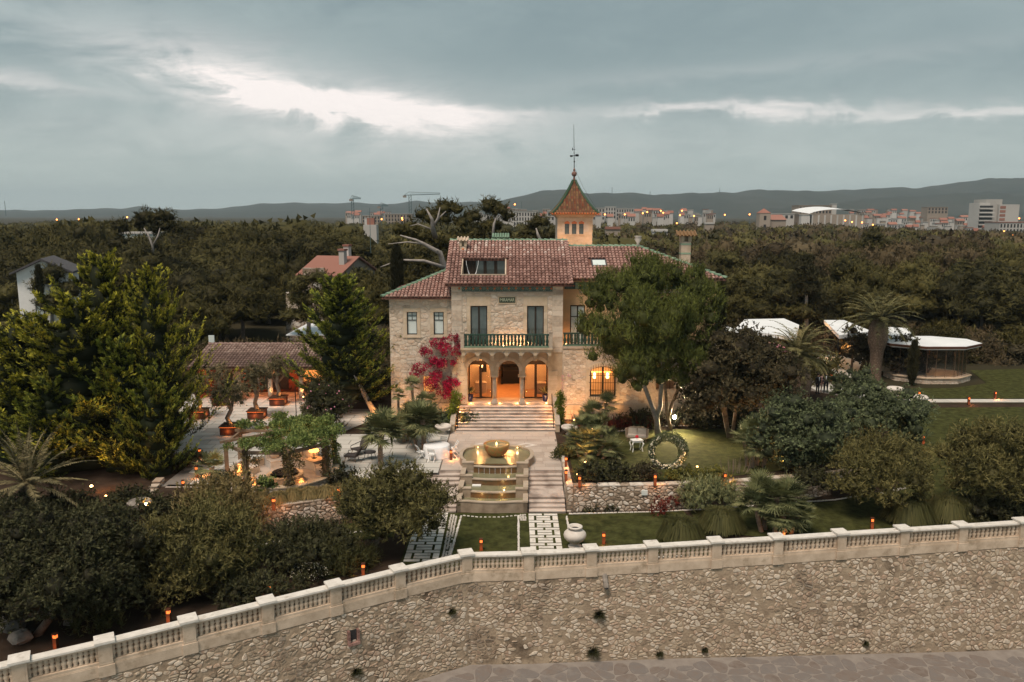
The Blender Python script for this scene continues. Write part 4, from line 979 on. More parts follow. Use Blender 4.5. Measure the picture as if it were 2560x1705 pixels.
# ---- roofs
RT = dict(n=0)
def barrel(tone=None, ln=.44, r0=.125, r1=.10, seg=5):
    """one clay cover tile, lower end at the origin, running up along +y"""
    vs = []
    for y, r, z in ((0, r0, .055), (ln, r1, .0)):
        for k in range(seg+1): a = math.pi*k/seg; vs.append((r*math.cos(a), y, z+r*.85*math.sin(a)))
    n = seg+1; fs = [(k, n+k, n+k+1, k+1) for k in range(seg)]+[tuple(range(n))]
    return vs, fs
BV, BF = barrel()
tile_me = MB().add(BV, BF).mesh('roof_tile', 'tile'); green_me = MB().add(*barrel(ln=.5, r0=.17, r1=.14)).mesh('ridge_tile', 'green')
def roof_plane(p0, ex, ey, w_, l_, inside, m='tile', limit=0, sx=.27, sy=.36, rest='clay_tiles', parent=V, me=tile_me, seed=1, tname='roof_tile', sag=.012):
    """cover tiles on a slope: p0 eave start, ex along the eave, ey up the slope"""
    ex, ey = Vector(ex).normalized(), Vector(ey).normalized(); ez = ex.cross(ey); p0 = Vector(p0); r_ = random.Random(seed)
    b = MB(); k = 0; nx, ny_ = int(w_/sx), int(l_/sy)
    for j in range(ny_):
        for i in range(nx+1):
            x, y = (i+.5)*w_/(nx+1), j*l_/ny_
            if not inside(x, y+.1): continue
            x += r_.uniform(-1, 1)*sag; y += r_.uniform(-1, 1)*.02
            q = p0+ex*x+ey*y+ez*(.02+r_.uniform(0, .012)); tw = r_.uniform(-.03, .03); e1 = (ex+ey*tw).normalized(); e2 = ez.cross(e1)
            mx = Matrix((e1, e2, ez)).transposed()
            if k < limit:
                o = put(tname, me, parent, q); o.rotation_euler = mx.to_euler(); k += 1
            else: b.add([q+mx@Vector(v) for v in BV], BF, r_.random()*.98+.01)
    if b.v: b.build(rest, m, parent, kind='stuff')
def ridge(p, q, name='ridge_tile', me=green_me, sp=.45, parent=V):
    p, q = Vector(p), Vector(q); d_ = (q-p); n = max(1, int(d_.length/sp)); e2 = d_.normalized(); e1 = e2.cross(Vector((0, 0, 1))).normalized(); e3 = e1.cross(e2); rot = Matrix((e1, e2, e3)).transposed().to_euler()
    for i in range(n): o = put(name, me, parent, p+d_*(i/n)); o.rotation_euler = rot
EZ, RZ, EY, RY = 10.02, 12.92, -.55, 5.4
sl = Vector((0, RY-EY, RZ-EZ)); SL = sl.length
def on_main(x, y, z=0): return Vector((x, EY+(RY-EY)*y/SL, EZ+(RZ-EZ)*y/SL+z))
DX0, DX1, DYa, DYb = -3.72, -.46, 1.30, 3.75      # dormer opening: x range and slope range
b = MB()
def deckquad(b, x0, x1, a, c, f): b.add([f(x0, a), f(x1, a), f(x1, c), f(x0, c), f(x0, a, -.14), f(x1, a, -.14), f(x1, c, -.14), f(x0, c, -.14)], [(0, 1, 2, 3), (4, 7, 6, 5), (0, 4, 5, 1), (1, 5, 6, 2), (2, 6, 7, 3), (3, 7, 4, 0)])
for x0, x1, a, c in ((-4.8, DX0, 0, SL), (DX1, 4.3, 0, SL), (DX0, DX1, 0, DYa), (DX0, DX1, DYb, SL)): deckquad(b, x0, x1, a, c, on_main)
b.add([(-4.8, RY, RZ), (4.3, RY, RZ), (4.3, 11.4, EZ), (-4.8, 11.4, EZ)], [(0, 1, 2, 3)])
b.add([(-4.79, EY, EZ-.1), (-4.79, 11.4, EZ-.1), (-4.79, RY, RZ-.05)], [(0, 2, 1)]); b.add([(4.29, EY, EZ-.1), (4.29, 11.4, EZ-.1), (4.29, RY, RZ-.05)], [(0, 1, 2)])
b.build('main_roof', 'deck', V)
roof_plane((-4.8, EY-.06, EZ-.02), (1, 0, 0), sl, 9.1, SL+.06, lambda x, y: not (DX0-.12 < x-4.8 < DX1+.12 and DYa-.2 < y < DYb+.05), limit=300, seed=41, rest='upper_clay_tiles')
ridge((-4.85, RY, RZ+.02), (4.35, RY, RZ+.02))
b = MB()      # verge tiles down the gable edges
for xx in (-4.78, 4.3):
    for i in range(16): b.add([on_main(xx, SL*i/16, .03)+Matrix.Rotation(sl.angle(Vector((0, 1, 0))), 3, 'X')@Vector(v) for v in BV], BF, rr.random())
b.build('verge_tiles', 'tile', V, kind='stuff')
# eaves: moulded brick courses
vb('eaves_course', 'dressed', (-4.55, 4.0, -.22, -.002, 9.88, 9.98), (-4.7, 4.15, -.42, -.002, 9.98, 10.03))
vb('eaves_dentils', 'tile', *[(-4.5+i*.2, -4.4+i*.2, -.34, -.225, 9.88, 9.975) for i in range(42)]); bpy.data.objects['eaves_dentils']['kind'] = 'stuff'
# recessed roof terrace
dz0 = on_main(0, DYa).z; dyb = on_main(0, DYb).y; dya = on_main(0, DYa).y
dm = vb('roof_opening', 'plaster', (DX0-.02, DX0+.06, dya-.05, dyb+.3, dz0-.75, dz0+.0), (DX1-.06, DX1+.02, dya-.05, dyb+.3, dz0-.75, dz0+.0), (DX0+.06, DX1-.06, dya-.05, dya+.05, dz0-.75, dz0+.1))
b = MB()
for xx in (DX0-.04, DX1-.06):
    b.add([on_main(xx, DYa, .06), on_main(xx+.1, DYa, .06), on_main(xx+.1, DYb, .06), on_main(xx, DYb, .06), on_main(xx, DYa, -.5), on_main(xx+.1, DYa, -.5), on_main(xx+.1, DYb, -1.2), on_main(xx, DYb, -1.2)], [(0, 1, 2, 3), (0, 4, 5, 1), (1, 5, 6, 2), (3, 7, 4, 0)])
b.build('cheek', 'cream', dm)
vb('sill', 'cream', (DX0-.05, DX1+.05, dya-.13, dya+.06, dz0+.02, dz0+.1), parent=dm)
vb('floor', 'plaza', (DX0, DX1, dya, dyb+.3, dz0-.8, dz0-.75), parent=dm); vb('back_wall', 'darkwood', (DX0, DX0+.85, dyb+.22, dyb+.3, dz0-.75, dz0+1.15), (DX0+.85, DX1, dyb+.22, dyb+.3, dz0+1.0, dz0+1.15), parent=dm)
for i in range(3):
    x = DX0+.88+i*.80; f_ = vb('sliding_window', 'darkwood', (x, x+.12, dyb+.17, dyb+.25, dz0-.75, dz0+1.0), (x+.68, x+.79, dyb+.17, dyb+.25, dz0-.75, dz0+1.0), (x+.12, x+.68, dyb+.17, dyb+.25, dz0+.9, dz0+1.0), parent=dm)
    vb('window_glass', 'glassd', (x+.12, x+.68, dyb+.21, dyb+.22, dz0-.7, dz0+.9), parent=dm)
# ---- left wing hip roof
LZ, LY = 9.02, .0
hipL, ridL = Vector((-9.45, LY, LZ)), Vector((-4.85, 4.6, LZ+1.72))
b = MB().add([hipL, (-4.42, LY, LZ), (-4.42, 4.6, LZ+1.72), ridL, (-9.45, 9.2, LZ), (-4.42, 9.2, LZ), (-9.45, LY, LZ-.12), (-4.42, LY, LZ-.12), (-9.45, 9.2, LZ-.12)], [(0, 1, 2, 3), (0, 3, 4), (3, 2, 5, 4), (0, 6, 7, 1), (0, 4, 8, 6)]); b.build('left_wing_roof', 'deck', V)
roof_plane((-9.45, LY-.05, LZ-.02), (1, 0, 0), (0, 4.6, 1.72), 5.0, 4.92, lambda x, y: x > y*.936+.1, seed=43, rest='left_wing_tiles')
ridge(hipL+Vector((0, 0, .04)), ridL+Vector((0, 0, .04)))
vb('eaves_course', 'dressed', (-9.2, -4.42, .2, .498, 8.86, 8.97), (-9.35, -4.42, .02, .498, 8.97, 9.0))
# ---- right wing roof
QZ, QY, QR = 10.28, .95, 5.2
e0, e1, r0, r1 = Vector((3.9, QY, QZ)), Vector((15.75, QY, QZ)), Vector((3.9, QR, 12.47)), Vector((9.85, QR, 12.47))
b = MB().add([e0, e1, r1, r0, (15.75, 9.5, QZ), (3.9, 9.5, QZ), e1-Vector((0, 0, .12)), e0-Vector((0, 0, .12))], [(0, 1, 2, 3), (1, 4, 2), (2, 4, 5, 3), (0, 7, 6, 1)]); b.build('right_wing_roof', 'deck', V)
sv = r0-e0; SLr = sv.length
roof_plane(e0+Vector((0, -.05, -.02)), (1, 0, 0), sv, 11.85, SLr, lambda x, y: x > .48 and x < 11.85-(5.9*y/SLr)-.1 and not (2.0 < x < 3.35 and 1.65 < y < 2.7), seed=45, rest='right_wing_tiles')
ridge((4.35, QR, 12.5), r1+Vector((0, 0, .03))); ridge(e1+Vector((0, 0, .05)), r1+Vector((0, 0, .03)))
vb('eaves_course', 'dressed', (3.71, 15.4, 1.3, 1.598, 10.1, 10.2), (3.71, 15.6, 1.1, 1.598, 10.2, 10.25))
def on_r(x, y, z=0): return e0+Vector((x, 0, z))+sv*(y/SLr)
sk = MB(); 
def sk_bar(b, x0, x1, a, c, z0=.0, z1=.14): b.add([on_r(x0, a, z0), on_r(x1, a, z0), on_r(x1, c, z0), on_r(x0, c, z0), on_r(x0, a, z1), on_r(x1, a, z1), on_r(x1, c, z1), on_r(x0, c, z1)], [(3, 2, 1, 0), (4, 5, 6, 7), (0, 1, 5, 4), (1, 2, 6, 5), (2, 3, 7, 6), (3, 0, 4, 7)])
for q in ((2.1, 3.25, 1.7, 1.78), (2.1, 3.25, 2.57, 2.65), (2.1, 2.2, 1.78, 2.57), (3.15, 3.25, 1.78, 2.57)): sk_bar(sk, *q)
sk = sk.build('skylight', 'slate', V); b = MB(); sk_bar(b, 2.2, 3.15, 1.78, 2.57, .02, .11); b.build('pane', 'shade', sk)
# ---- tower
tx0, tx1, ty0, ty1 = 3.72, 6.62, 8.6, 11.5; tcx, tcy = (tx0+tx1)/2, (ty0+ty1)/2
wins = [(tx0+.62+i*.59, tx0+.98+i*.59, 13.38, 14.22) for i in range(3)]
tw = panel_wall(tx0, tx1, 9.8, 14.9, ty0, ty0+.3, wins).box(tx0, tx0+.3, ty0+.3, ty1, 9.8, 14.9).box(tx1-.3, tx1, ty0+.3, ty1, 9.8, 14.9).box(tx0+.3, tx1-.3, ty1-.3, ty1, 9.8, 14.9).build('tower', 'mortar', V)
r_ = random.Random(9); z = 11.6; i = 0
while z < 14.8:
    x = tx0-.0+(.0 if i % 2 else -.25)
    while x < tx1-.02:
        wd = r_.uniform(.35, .55); a, c = max(x, tx0), min(x+wd, tx1)
        if c-a > .06 and not any(a < q[1]+.02 and c > q[0]-.02 and z+.2 > q[2]-.02 and z < q[3]+.12 for q in wins): MB().box(a+.006, c-.006, ty0-.03, ty0-.002, z+.006, z+.214, .1+.8*r_.random()).build('tower_block', 'dressed', tw)
        x += wd
    z += .22; i += 1
for a, c, p, q in wins:
    vb('tower_window', 'darkwood', (a, a+.03, ty0+.06, ty0+.12, p, q), (c-.03, c, ty0+.06, ty0+.12, p, q), (a+.03, c-.03, ty0+.065, ty0+.11, p+.5, p+.53), parent=tw); vb('pane', 'glassd', (a+.03, c-.03, ty0+.08, ty0+.09, p, q), parent=tw)
    MB().prismy([(a-.04, q), (c+.04, q), (c+.04, q+.12), ((a+c)/2, q+.24), (a-.04, q+.12)], ty0-.04, ty0-.0).build('window_head', 'orange', tw); vb('sill', 'dressed', (a-.05, c+.05, ty0-.08, ty0-.002, p-.07, p), parent=tw)
# flared cornice, concave tiled roof, finial
b = MB(); zc = [14.62, 14.78, 14.90, 15.0]; rc = [1.45, 1.52, 1.68, 1.82]; vs = []
for z, r in zip(zc, rc): vs += [(tcx-r, tcy-r, z), (tcx+r, tcy-r, z), (tcx+r, tcy+r, z), (tcx-r, tcy+r, z)]
b.add(vs, [(4*i+k, 4*i+(k+1) % 4, 4*i+4+(k+1) % 4, 4*i+4+k) for i in range(3) for k in range(4)]+[(12, 13, 14, 15)]); b.build('cornice', 'dressed', tw)
for i in range(8): MB().prismy([(tx0+.02+i*.36, 14.92), (tx0+.36+i*.36, 14.92), (tx0+.19+i*.36, 14.68)], ty0-.16, ty0-.03).build('cornice_dentil', 'dressed', tw)
prof = [(1.90, 15.02), (1.55, 15.35), (1.15, 15.85), (.78, 16.42), (.45, 17.0), (.20, 17.5), (.10, 17.75)]
b = MB(); vs = []
for r, z in prof: vs += [(tcx-r, tcy-r, z), (tcx+r, tcy-r, z), (tcx+r, tcy+r, z), (tcx-r, tcy+r, z)]
b.add(vs, [(4*i+k, 4*i+(k+1) % 4, 4*i+4+(k+1) % 4, 4*i+4+k) for i in range(len(prof)-1) for k in range(4)]); b.build('tower_roof', 'deck', tw)
b = MB()
for f_ in range(4):
    ca, sa = math.cos(f_*math.pi/2), math.sin(f_*math.pi/2)
    for i in range(-8, 9):
        u = i*.215; segs = []
        for (r, z) in np.array([np.interp(np.linspace(0, 6, 17), range(7), [p[k] for p in prof]) for k in (0, 1)]).T:
            if abs(u) <= r-.02: segs.append((u, -r, z))
        for a, c in zip(segs, segs[1:]):
            p = [Vector((q[0]*ca-q[1]*sa+tcx, q[0]*sa+q[1]*ca+tcy, q[2])) for q in (a, c)]
            b.tube([p[0]+Vector((0, 0, .035)), p[1]+(p[1]-p[0])*.15], [.085, .07], 5, rr.random()*.98+.01)
b.build('glazed_tiles', 'motley', tw, kind='stuff')
b = MB()
for k in range(4):
    sx, sy = ((-1, -1), (1, -1), (1, 1), (-1, 1))[k]; b.tube([(tcx+sx*r, tcy+sy*r, z+.05) for r, z in prof], [.10]*7, 6)
b.build('hip_tiles', 'motley', tw)
b = MB()
for i in range(18): b.tube([(tx0-.42+i*.22, ty0-.52, 15.0), (tx0-.42+i*.22, ty0-.42, 15.08)], .075, 6)
b.build('eave_row', 'orange', tw, kind='stuff')
b = MB().lathe([(.16, 17.6), (.10, 17.9), (.07, 18.1)], 10, (tcx, tcy, 0)).ball((tcx, tcy, 18.3), .22, 12, 8).lathe([(.06, 18.5), (.10, 18.62), (.03, 18.8)], 8, (tcx, tcy, 0)); b.build('finial', 'tile', tw, smooth=True)
b = MB().tube([(tcx, tcy, 18.6), (tcx-.04, tcy, 20.6), (tcx-.09, tcy, 22.3)], [.035, .022, .012], 6).bar((tcx-.38, tcy, 19.75), (tcx+.38, tcy, 19.8), .03, .05).box(tcx+.08, tcx+.34, tcy-.015, tcy+.015, 19.72, 19.9).box(tcx-.36, tcx-.15, tcy-.015, tcy+.015, 19.68, 19.82).bar((tcx-.18, tcy, 20.3), (tcx+.08, tcy, 20.28), .02, .03).box(tcx-.2, tcx-.14, tcy-.01, tcy+.01, 20.2, 20.42).ball((tcx, tcy, 19.3), .07, 8, 5).build('weather_vane', 'iron', tw)
b = MB().tube([(tcx+.05, tcy-.1, 18.7), (tcx+.7, tcy-.6, 17.2), (tcx+1.75, tcy-1.6, 15.4)], .008, 4).build('cable', 'iron', tw)
for sx in (-1.3, 1.3): point_lamp('tower_light', (tcx+sx*.8, ty0-1.1, 13.0), 34, (1, .42, .13), .1, V)
# chimneys
def chimney(x, y, z0, z1, wd, style):
    c = MB().box(x-wd/2, x+wd/2, y-wd/2, y+wd/2, z0, z1).build('chimney', 'cream', V)
    if style:
        for z in (z1-.95, z1-.25): vb('glazed_band', 'green', (x-wd/2-.02, x+wd/2+.02, y-wd/2-.02, y+wd/2+.02, z, z+.13), parent=c)
    vb('chimney_vent', 'dressed', (x-wd/2-.03, x-wd*.2, y-wd/2-.03, y+wd/2+.03, z1+.01, z1+.42), (x+wd*.2, x+wd/2+.03, y-wd/2-.03, y+wd/2+.03, z1+.01, z1+.42), (x-wd*.2, x+wd*.2, y, y+wd/2, z1+.01, z1+.42), parent=c)
    b = MB(); n = 5 if style else 3; w2 = wd*.95 if style else wd*.75; top = .35 if style else .25
    b.add([(x-w2, y-w2, z1+.43), (x+w2, y-w2, z1+.43), (x+w2*.95, y, z1+.43+top), (x-w2*.95, y, z1+.43+top), (x-w2, y+w2, z1+.43), (x+w2, y+w2, z1+.43)], [(0, 1, 2, 3), (3, 2, 5, 4), (0, 3, 4), (1, 5, 2)])
    for i in range(n+1): xx = x-w2+2*w2*i/n; b.tube([(xx, y-w2-.04, z1+.46), (xx, y, z1+.47+top)], .075, 6)
    b.build('chimney_roof', 'motley' if style else 'cream', c)
chimney(13.15, 3.4, 10.8, 12.95, .72, True)
chimney(-3.75, 4.1, 11.6, 12.55, .5, False)
MB().ball((-3.75, 3.84, 12.35), .09, 8, 5).build('tile_medallion', 'orange', V)
b = MB(); b.box(-1.6, -.2, 6.3, 7.3, 12.2, 13.2)
for i in range(7): b.tube([(-1.5+i*.2, 6.15, 13.15), (-1.5+i*.2, 6.8, 13.45)], .09, 6)
b.build('glazed_chimney', 'green', V)
MB().lathe([(.02, 0), (.16, .06), (.10, .25), (.28, .55), (.24, .75), (.32, .82)], 10, (9.85, QR, 12.5)).build('roof_urn', 'pot', V, smooth=True)
# ---- entrance stairs
est = thing('entrance_stairs', 'broad worn stone steps rising to the lit arches', 'stairs', (-.41, 54.0, 0)); O = est.location
for i in range(8):
    ya, z = 54.0+i*.40, (i+1)*.1375
    ex = .10*(1-i/7)
    segs = sorted([-3.85-ex]+[rr.uniform(-3, 2.2) for _ in range(3)]+[3.0+ex])
    MB().box(-3.85-ex-O.x, 3.0+ex-O.x, ya-O.y, 57.4-O.y, z-.1375-.02*(i == 0), z-.045, .3).build('riser', 'steps', est)
    for a, c in zip(segs, segs[1:]):
        if c-a > .1: MB().box(a-O.x+.004, c-O.x-.004, ya-.045-O.y, ya+.42-O.y, z-.045, z, rr.random()).build('step_slab', 'steps', est)
for sx, lab in ((-4.15, 'low stone cheek of the entrance stairs beside the bougainvillea'), (3.18, 'low stone cheek of the entrance stairs beside the grille window')):
    t = thing('stair_cheek', lab, 'low wall', (sx, 54, 0)); MB().add([(-.14, -.2, 0), (.14, -.2, 0), (.14, 3.4, 0), (-.14, 3.4, 0), (-.14, -.2, .5), (.14, -.2, .5), (.14, 3.4, 1.55), (-.14, 3.4, 1.55)], [(3, 2, 1, 0), (4, 5, 6, 7), (0, 1, 5, 4), (1, 2, 6, 5), (2, 3, 7, 6), (3, 0, 4, 7)]).build('cheek_wall', 'dressed', t)
    MB().add([(-.18, -.24, .505), (.18, -.24, .505), (.18, 3.42, 1.56), (-.18, 3.42, 1.56), (-.18, -.24, .57), (.18, -.24, .57), (.18, 3.42, 1.63), (-.18, 3.42, 1.63)], [(3, 2, 1, 0), (4, 5, 6, 7), (0, 1, 5, 4), (1, 2, 6, 5), (2, 3, 7, 6), (3, 0, 4, 7)]).build('coping', 'limestone', t)
for sx, lab in ((-3.82, 'thin black handrail at the bougainvillea side of the stairs'), (2.92, 'thin black handrail at the grille window side of the stairs')):
    hr = thing('handrail', lab, 'handrail', (sx, 54.3, .1)); b = MB().tube([(0, 0, 0), (0, 0, .9), (0, 2.75, 1.9), (0, 2.75, 1.0)], .025, 6); b.build('rail', 'iron', hr)
    for k in (1, 2): MB().tube([(0, .92*k, .33*k-.1), (0, .92*k, .9+.334*k)], .018, 5).build('baluster', 'iron', hr)
    point_lamp('stair_light', (sx*.93-.03, 54.9, .75), 24, WARM, .05)
    point_lamp('stair_light', (sx*.93-.03, 56.2, 1.3), 24, WARM, .05)
# wall washers along the foot of the villa
for x, y, p in ((-8.0, -.9, 14), (-6.2, -.9, 26), (-4.95, -.6, 16), (4.2, -1.1, 22), (5.4, -1.3, 26), (8.6, -1.2, 34), (10.4, -1.2, 40), (12.6, -1.4, 30)):
    point_lamp('wall_washer', (x, VY+y, .35), p*(2.4 if x < 7 else 1.0), (1, .42, .12), .06)
# ================================================================== fountain; local frame: x across, y away from the camera
fo = thing('fountain', 'tiered stone fountain with a big rusty bowl and stepped pools', 'fountain', (-1.10, 41.75, 0), R_(-1.6))
def fb(name, m, *boxes, parent=fo):
    b = MB()
    for x in boxes: b.box(*x)
    return b.build(name, m, parent)
def outline(k):
    """upper basin outline: lobed sides, square shoulders; k = inset"""
    p = [(-1.95+k, 3.75+k), (-1.95+k, 4.05+k*.3)]
    for i in range(9):
        t = -math.pi/2*.75+math.pi*.75*i/8; p.append((-1.72-math.cos(t)*(.55-k)*1.0+ (0 if k == 0 else 0), 5.45+math.sin(t)*(1.35-k*.6)))
    p += [(-1.72+k, 6.85-k*.2), (-1.72+k, 7.3-k)]
    return p+[(-x, y) for x, y in reversed(p)]
o0, o1 = outline(0), outline(.17); n = len(o0)
for nm, z0, z1, m in (('basin_wall', -.02, .44, 'fountain'), ('basin_coping', .44, .5, 'fountaintop')):
    a, c = (o0, o1) if nm == 'basin_wall' else (outline(-.03), outline(.2)); b = MB()
    rng_ = [i for i in range(n-1)]
    vs = [(x, y, z) for z in (z0, z1) for x, y in a]+[(x, y, z) for z in (z0, z1) for x, y in c]
    for i in rng_: b.add([vs[i], vs[i+1], vs[n+i+1], vs[n+i], vs[2*n+i], vs[2*n+i+1], vs[3*n+i+1], vs[3*n+i]], [(0, 1, 2, 3), (3, 2, 6, 7), (5, 4, 7, 6)])
    b.build(nm, m, fo)
def arcpts(x0, x1, y, sag, n=14): return [(x0+(x1-x0)*i/n, y-sag*math.sin(math.pi*i/n)) for i in range(n+1)]
def lip(y, ztop, zbot, sag=.16, x=1.27):
    p = arcpts(-x, x, y, sag); q = [(a, b_+.22) for a, b_ in p]
    MB().prism(p+q[::-1], ztop-.06, ztop).build('cascade_lip', 'fountaintop', fo)
    p = [(a, b_+.05) for a, b_ in p]; MB().prism(p+q[::-1], zbot-.1, ztop-.06).build('cascade_face', 'wetstone', fo)
for y, zt, zb in ((3.55, .30, -.12), (2.35, -.06, -.42), (1.15, -.40, -.75)): lip(y, zt, zb)
wm = dict(kind=None)
ob = sheet('water', [(x, y) for x, y in outline(.1)[::-1]]+[], .34, 'water', fo, kind=None)
MB().prism([(-1.27, 3.74), (1.27, 3.74), (1.27, 3.9), (-1.27, 3.9)], .30, .34).build('overflow_slab', 'wetstone', fo)
for y0, y1, z in ((2.5, 3.62, -.12), (1.3, 2.42, -.44), (.12, 1.22, -.78)): sheet('water', [(-1.72, y0), (1.72, y0), (1.72, y1), (-1.72, y1)], z, 'water', fo, kind=None)
for s in (-1, 1):
    def bx(a, c, *r): return (min(s*a, s*c), max(s*a, s*c), *r)
    # stepped side walls and the short returns beside each lip
    for k, (ya, yb, zt) in enumerate(((2.42, 3.75, .12), (1.22, 2.42, -.22), (.0, 1.22, -.56))):
        zt2 = (.44, .06, -.28)[k]
        fb('side_wall', 'fountain', bx(1.72, 1.95, ya, yb, -1.2, zt)); fb('wall_coping', 'fountaintop', bx(1.69, 1.98, ya-.02, yb-.002, zt, zt+.055))
        yw = (3.62, 2.38, 1.18)[k]; fb('return_wall', 'fountain', bx(1.27, 1.94, yw, yw+.26, -1.1, zt2)); fb('return_coping', 'fountaintop', bx(1.25, 1.97, yw-.03, yw+.28, zt2, zt2+.055))
p = [(-1.95, .0)]+arcpts(-1.35, 1.35, .0, .18)+[(1.95, .0)]; q = [(a, b_+.2) for a, b_ in p]
MB().prism(p+q[::-1], -1.25, -.60).build('front_wall', 'fountain', fo); p2 = [(a*1.01, b_-.03) for a, b_ in p]; MB().prism(p2+q[::-1], -.60, -.545).build('front_coping', 'fountaintop', fo)
fb('fountain_core', 'fountain', (-1.72, 1.72, .5, 3.7, -1.2, -.85), (-1.94, 1.94, 3.72, 7.2, -.3, .05))
bw = MB().lathe([(.30, .0), (.36, .05), (.58, .22), (.74, .44), (.80, .66), (.81, .76), (.80, .80), (.68, .80), (.64, .74), (.60, .62)], 32, (0, 5.45, .33)).build('bowl', 'bowl', fo, smooth=True)
MB().lathe([(0.0, .0), (.645, .0)], 24, (0, 5.45, 1.07)).build('bowl_water', 'water', bw)
MB().lathe([(.05, 0), (.04, .08), (.015, .14)], 8, (0, 5.45, 1.07)).build('glowing_jet', 'bulb', bw);  # the jet is water, yet it emits the bulb glow
point_lamp('bowl_light', (0, 5.45, 1.28), 2.2, (1, .75, .4), .04, fo)
for x, y, z in ((-1.25, 6.9, .44), (1.25, 6.9, .44)):
    MB().ball((x, y, z), .035, 8, 5).build('pool_light', 'bulb', fo); point_lamp('pool_lamp', (x, y-.15, z+.1), 4, (1, .70, .35), .05, fo)
for x, y, z, p in ((-.95, 4.0, .45, 4), (.95, 4.0, .45, 4), (.6, 1.9, -.3, 6), (.55, .8, -.62, 6), (-.7, .8, -.6, 5), (.8, 3.2, -.02, 3)): point_lamp('pool_lamp', (x, y, z), p*.6, (1, .62, .22), .05, fo)
for k in range(7):
    x = -.95+k*.32; MB().tube([(x, 3.40-.05*math.cos(x), .24), (x, 3.37-.05, -.1)], .008, 4).build('water_trickle', 'shirt', fo)
fb('white_cover', 'white', (-1.25, -.75, 2.05, 2.3, -.43, -.38))

# ================================================================== urns
def urn(loc, label, s=1.0, kind=0, group=None):
    t = thing('stone_urn', label, 'urn', loc, 0, group); b = MB()
    prof = [(.40, 0), (.42, .10), (.30, .16), (.22, .26), (.30, .34), (.52, .48), (.66, .66), (.70, .80), (.66, .95), (.50, 1.10), (.36, 1.16), (.33, 1.20), (.40, 1.26), (.46, 1.30), (.46, 1.36), (.40, 1.39), (.30, 1.36), (.28, 1.2)] if kind == 0 else [(.30, 0), (.32, .08), (.18, .16), (.20, .26), (.48, .40), (.66, .56), (.68, .68), (.60, .74), (.54, .70), (.50, .6)]
    b.lathe([(r*s, z*s) for r, z in prof], 28).build('body', 'pot', t, smooth=True)
    if kind == 0:
        b = MB()
        for k in range(26): a = k*2*math.pi/26; b.bar((.34*s*math.cos(a), .34*s*math.sin(a), .36*s), (.655*s*math.cos(a), .655*s*math.sin(a), .68*s), .05*s, .03*s)
        b.build('fluting', 'pot', t); MB().lathe([(0, 1.22*s), (.29*s, 1.22*s)], 16).build('dark_inside', 'win', t)
    return t
urn(G(1437, 1368, -1.15), 'large round fluted stone urn standing by the balustrade', .80)
urn((-4.75, 53.4, 0), 'pale stone urn on the bougainvillea side of the entrance stairs', .85, 1)
urn((3.95, 53.2, 0), 'pale stone urn on the fan palm side of the entrance stairs', .85, 1)
urn(G(2237, 990, 0), 'pale urn standing alone on the lawn before the pavilion', 1.0, 1)
urn(G(2297, 1012, 0), 'low wide urn at the bend of the pale path', 1.0, 1)

# ================================================================== bollard lights
def bollard(): 
    t = thing('bollard_light', '', 'bollard light', (0, 0, 0), 0, 'rusty bollard lights around the gardens')
    MB().box(-.075, .075, -.075, .075, 0, .46).build('post', 'corten', t); MB().box(-.06, .06, -.06, .06, .462, .60).build('lamp', 'lampred', t)
    MB().box(-.085, .085, -.085, .085, .602, .66).build('cap', 'corten', t); MB().box(-.085, -.065, -.085, .085, .462, .60).build('shield', 'corten', t); return t
proto = bollard(); first = True
BOL = [(1203, 1378, 'behind the balustrade at the foot of the square lawn', LOW), (1509, 1362, 'behind the balustrade just beyond the big round urn', LOW), (1736, 1354, 'behind the balustrade under the weeping grass mound', LOW), (1959, 1340, 'by the balustrade in front of the clustered fan palms', LOW), (2179, 1324, 'by the balustrade where the row of edging stones ends', LOW), (2393, 1312, 'by the balustrade under the two big grass mounds', LOW),
       (909, 1442, 'behind the balustrade under the round olive bush', LOW), (676, 1497, 'behind the balustrade beside the white flowering plant', LOW), (423, 1560, 'behind the balustrade under the feathery brown bush', LOW), (141, 1623, 'behind the balustrade near the pale boulders', LOW),
       (685, 1275, 'on the curved wall directly below the pergola bush', -.02), (847, 1248, 'on the curved wall beside the straw grasses', -.02),
       (1449, 1218, 'at the corner of the garden wall by the stairs', .22), (1637, 1214, 'on the garden wall below the flower ring', .22), (1811, 1211, 'on the garden wall beside the low golden hedge', .15),
       (1415, 1168, 'on the stair cheek wall, higher of its pair', .24), (1415, 1203, 'on the stair cheek wall, lower of its pair', .24),
       (492, 1192, 'at the top of the shaded garden steps', 0), (459, 1228, 'part way down the shaded garden steps', -.3), (500, 1147, 'by the clipped hedge on the terrace edge', 0),
       (2421, 1012, 'on the near side of the pale pavilion path', 0), (2487, 998, 'on the far side of the pale pavilion path', 0), (2297, 998, 'beside the low wide urn on the path', 0), (2077, 952, 'next to the three standing people', 0), (2109, 962, 'on the path below the tall palm', 0), (2307, 1112, 'where the lawn bends beside the grey shrubs', -.3), (1128, 1150, 'near the white dining table by the fountain', 0)]
for u, v, lab, z in BOL:
    p = G(u, v, z); L_ = 'rusty square bollard light '+lab
    if first: t = proto; t.location = p; t['label'] = L_; first = False
    else: t = copy_thing(proto, p, random.uniform(-.2, .2), L_)
    q = Vector(p)+Vector((.0, -.32, .16)); point_lamp('bollard_lamp', q, 6, (1, .34, .09), .04)
    if z > -1: point_lamp('bollard_lamp', Vector(p)+Vector((.34, .1, .2)), 9, (1, .36, .10), .04)

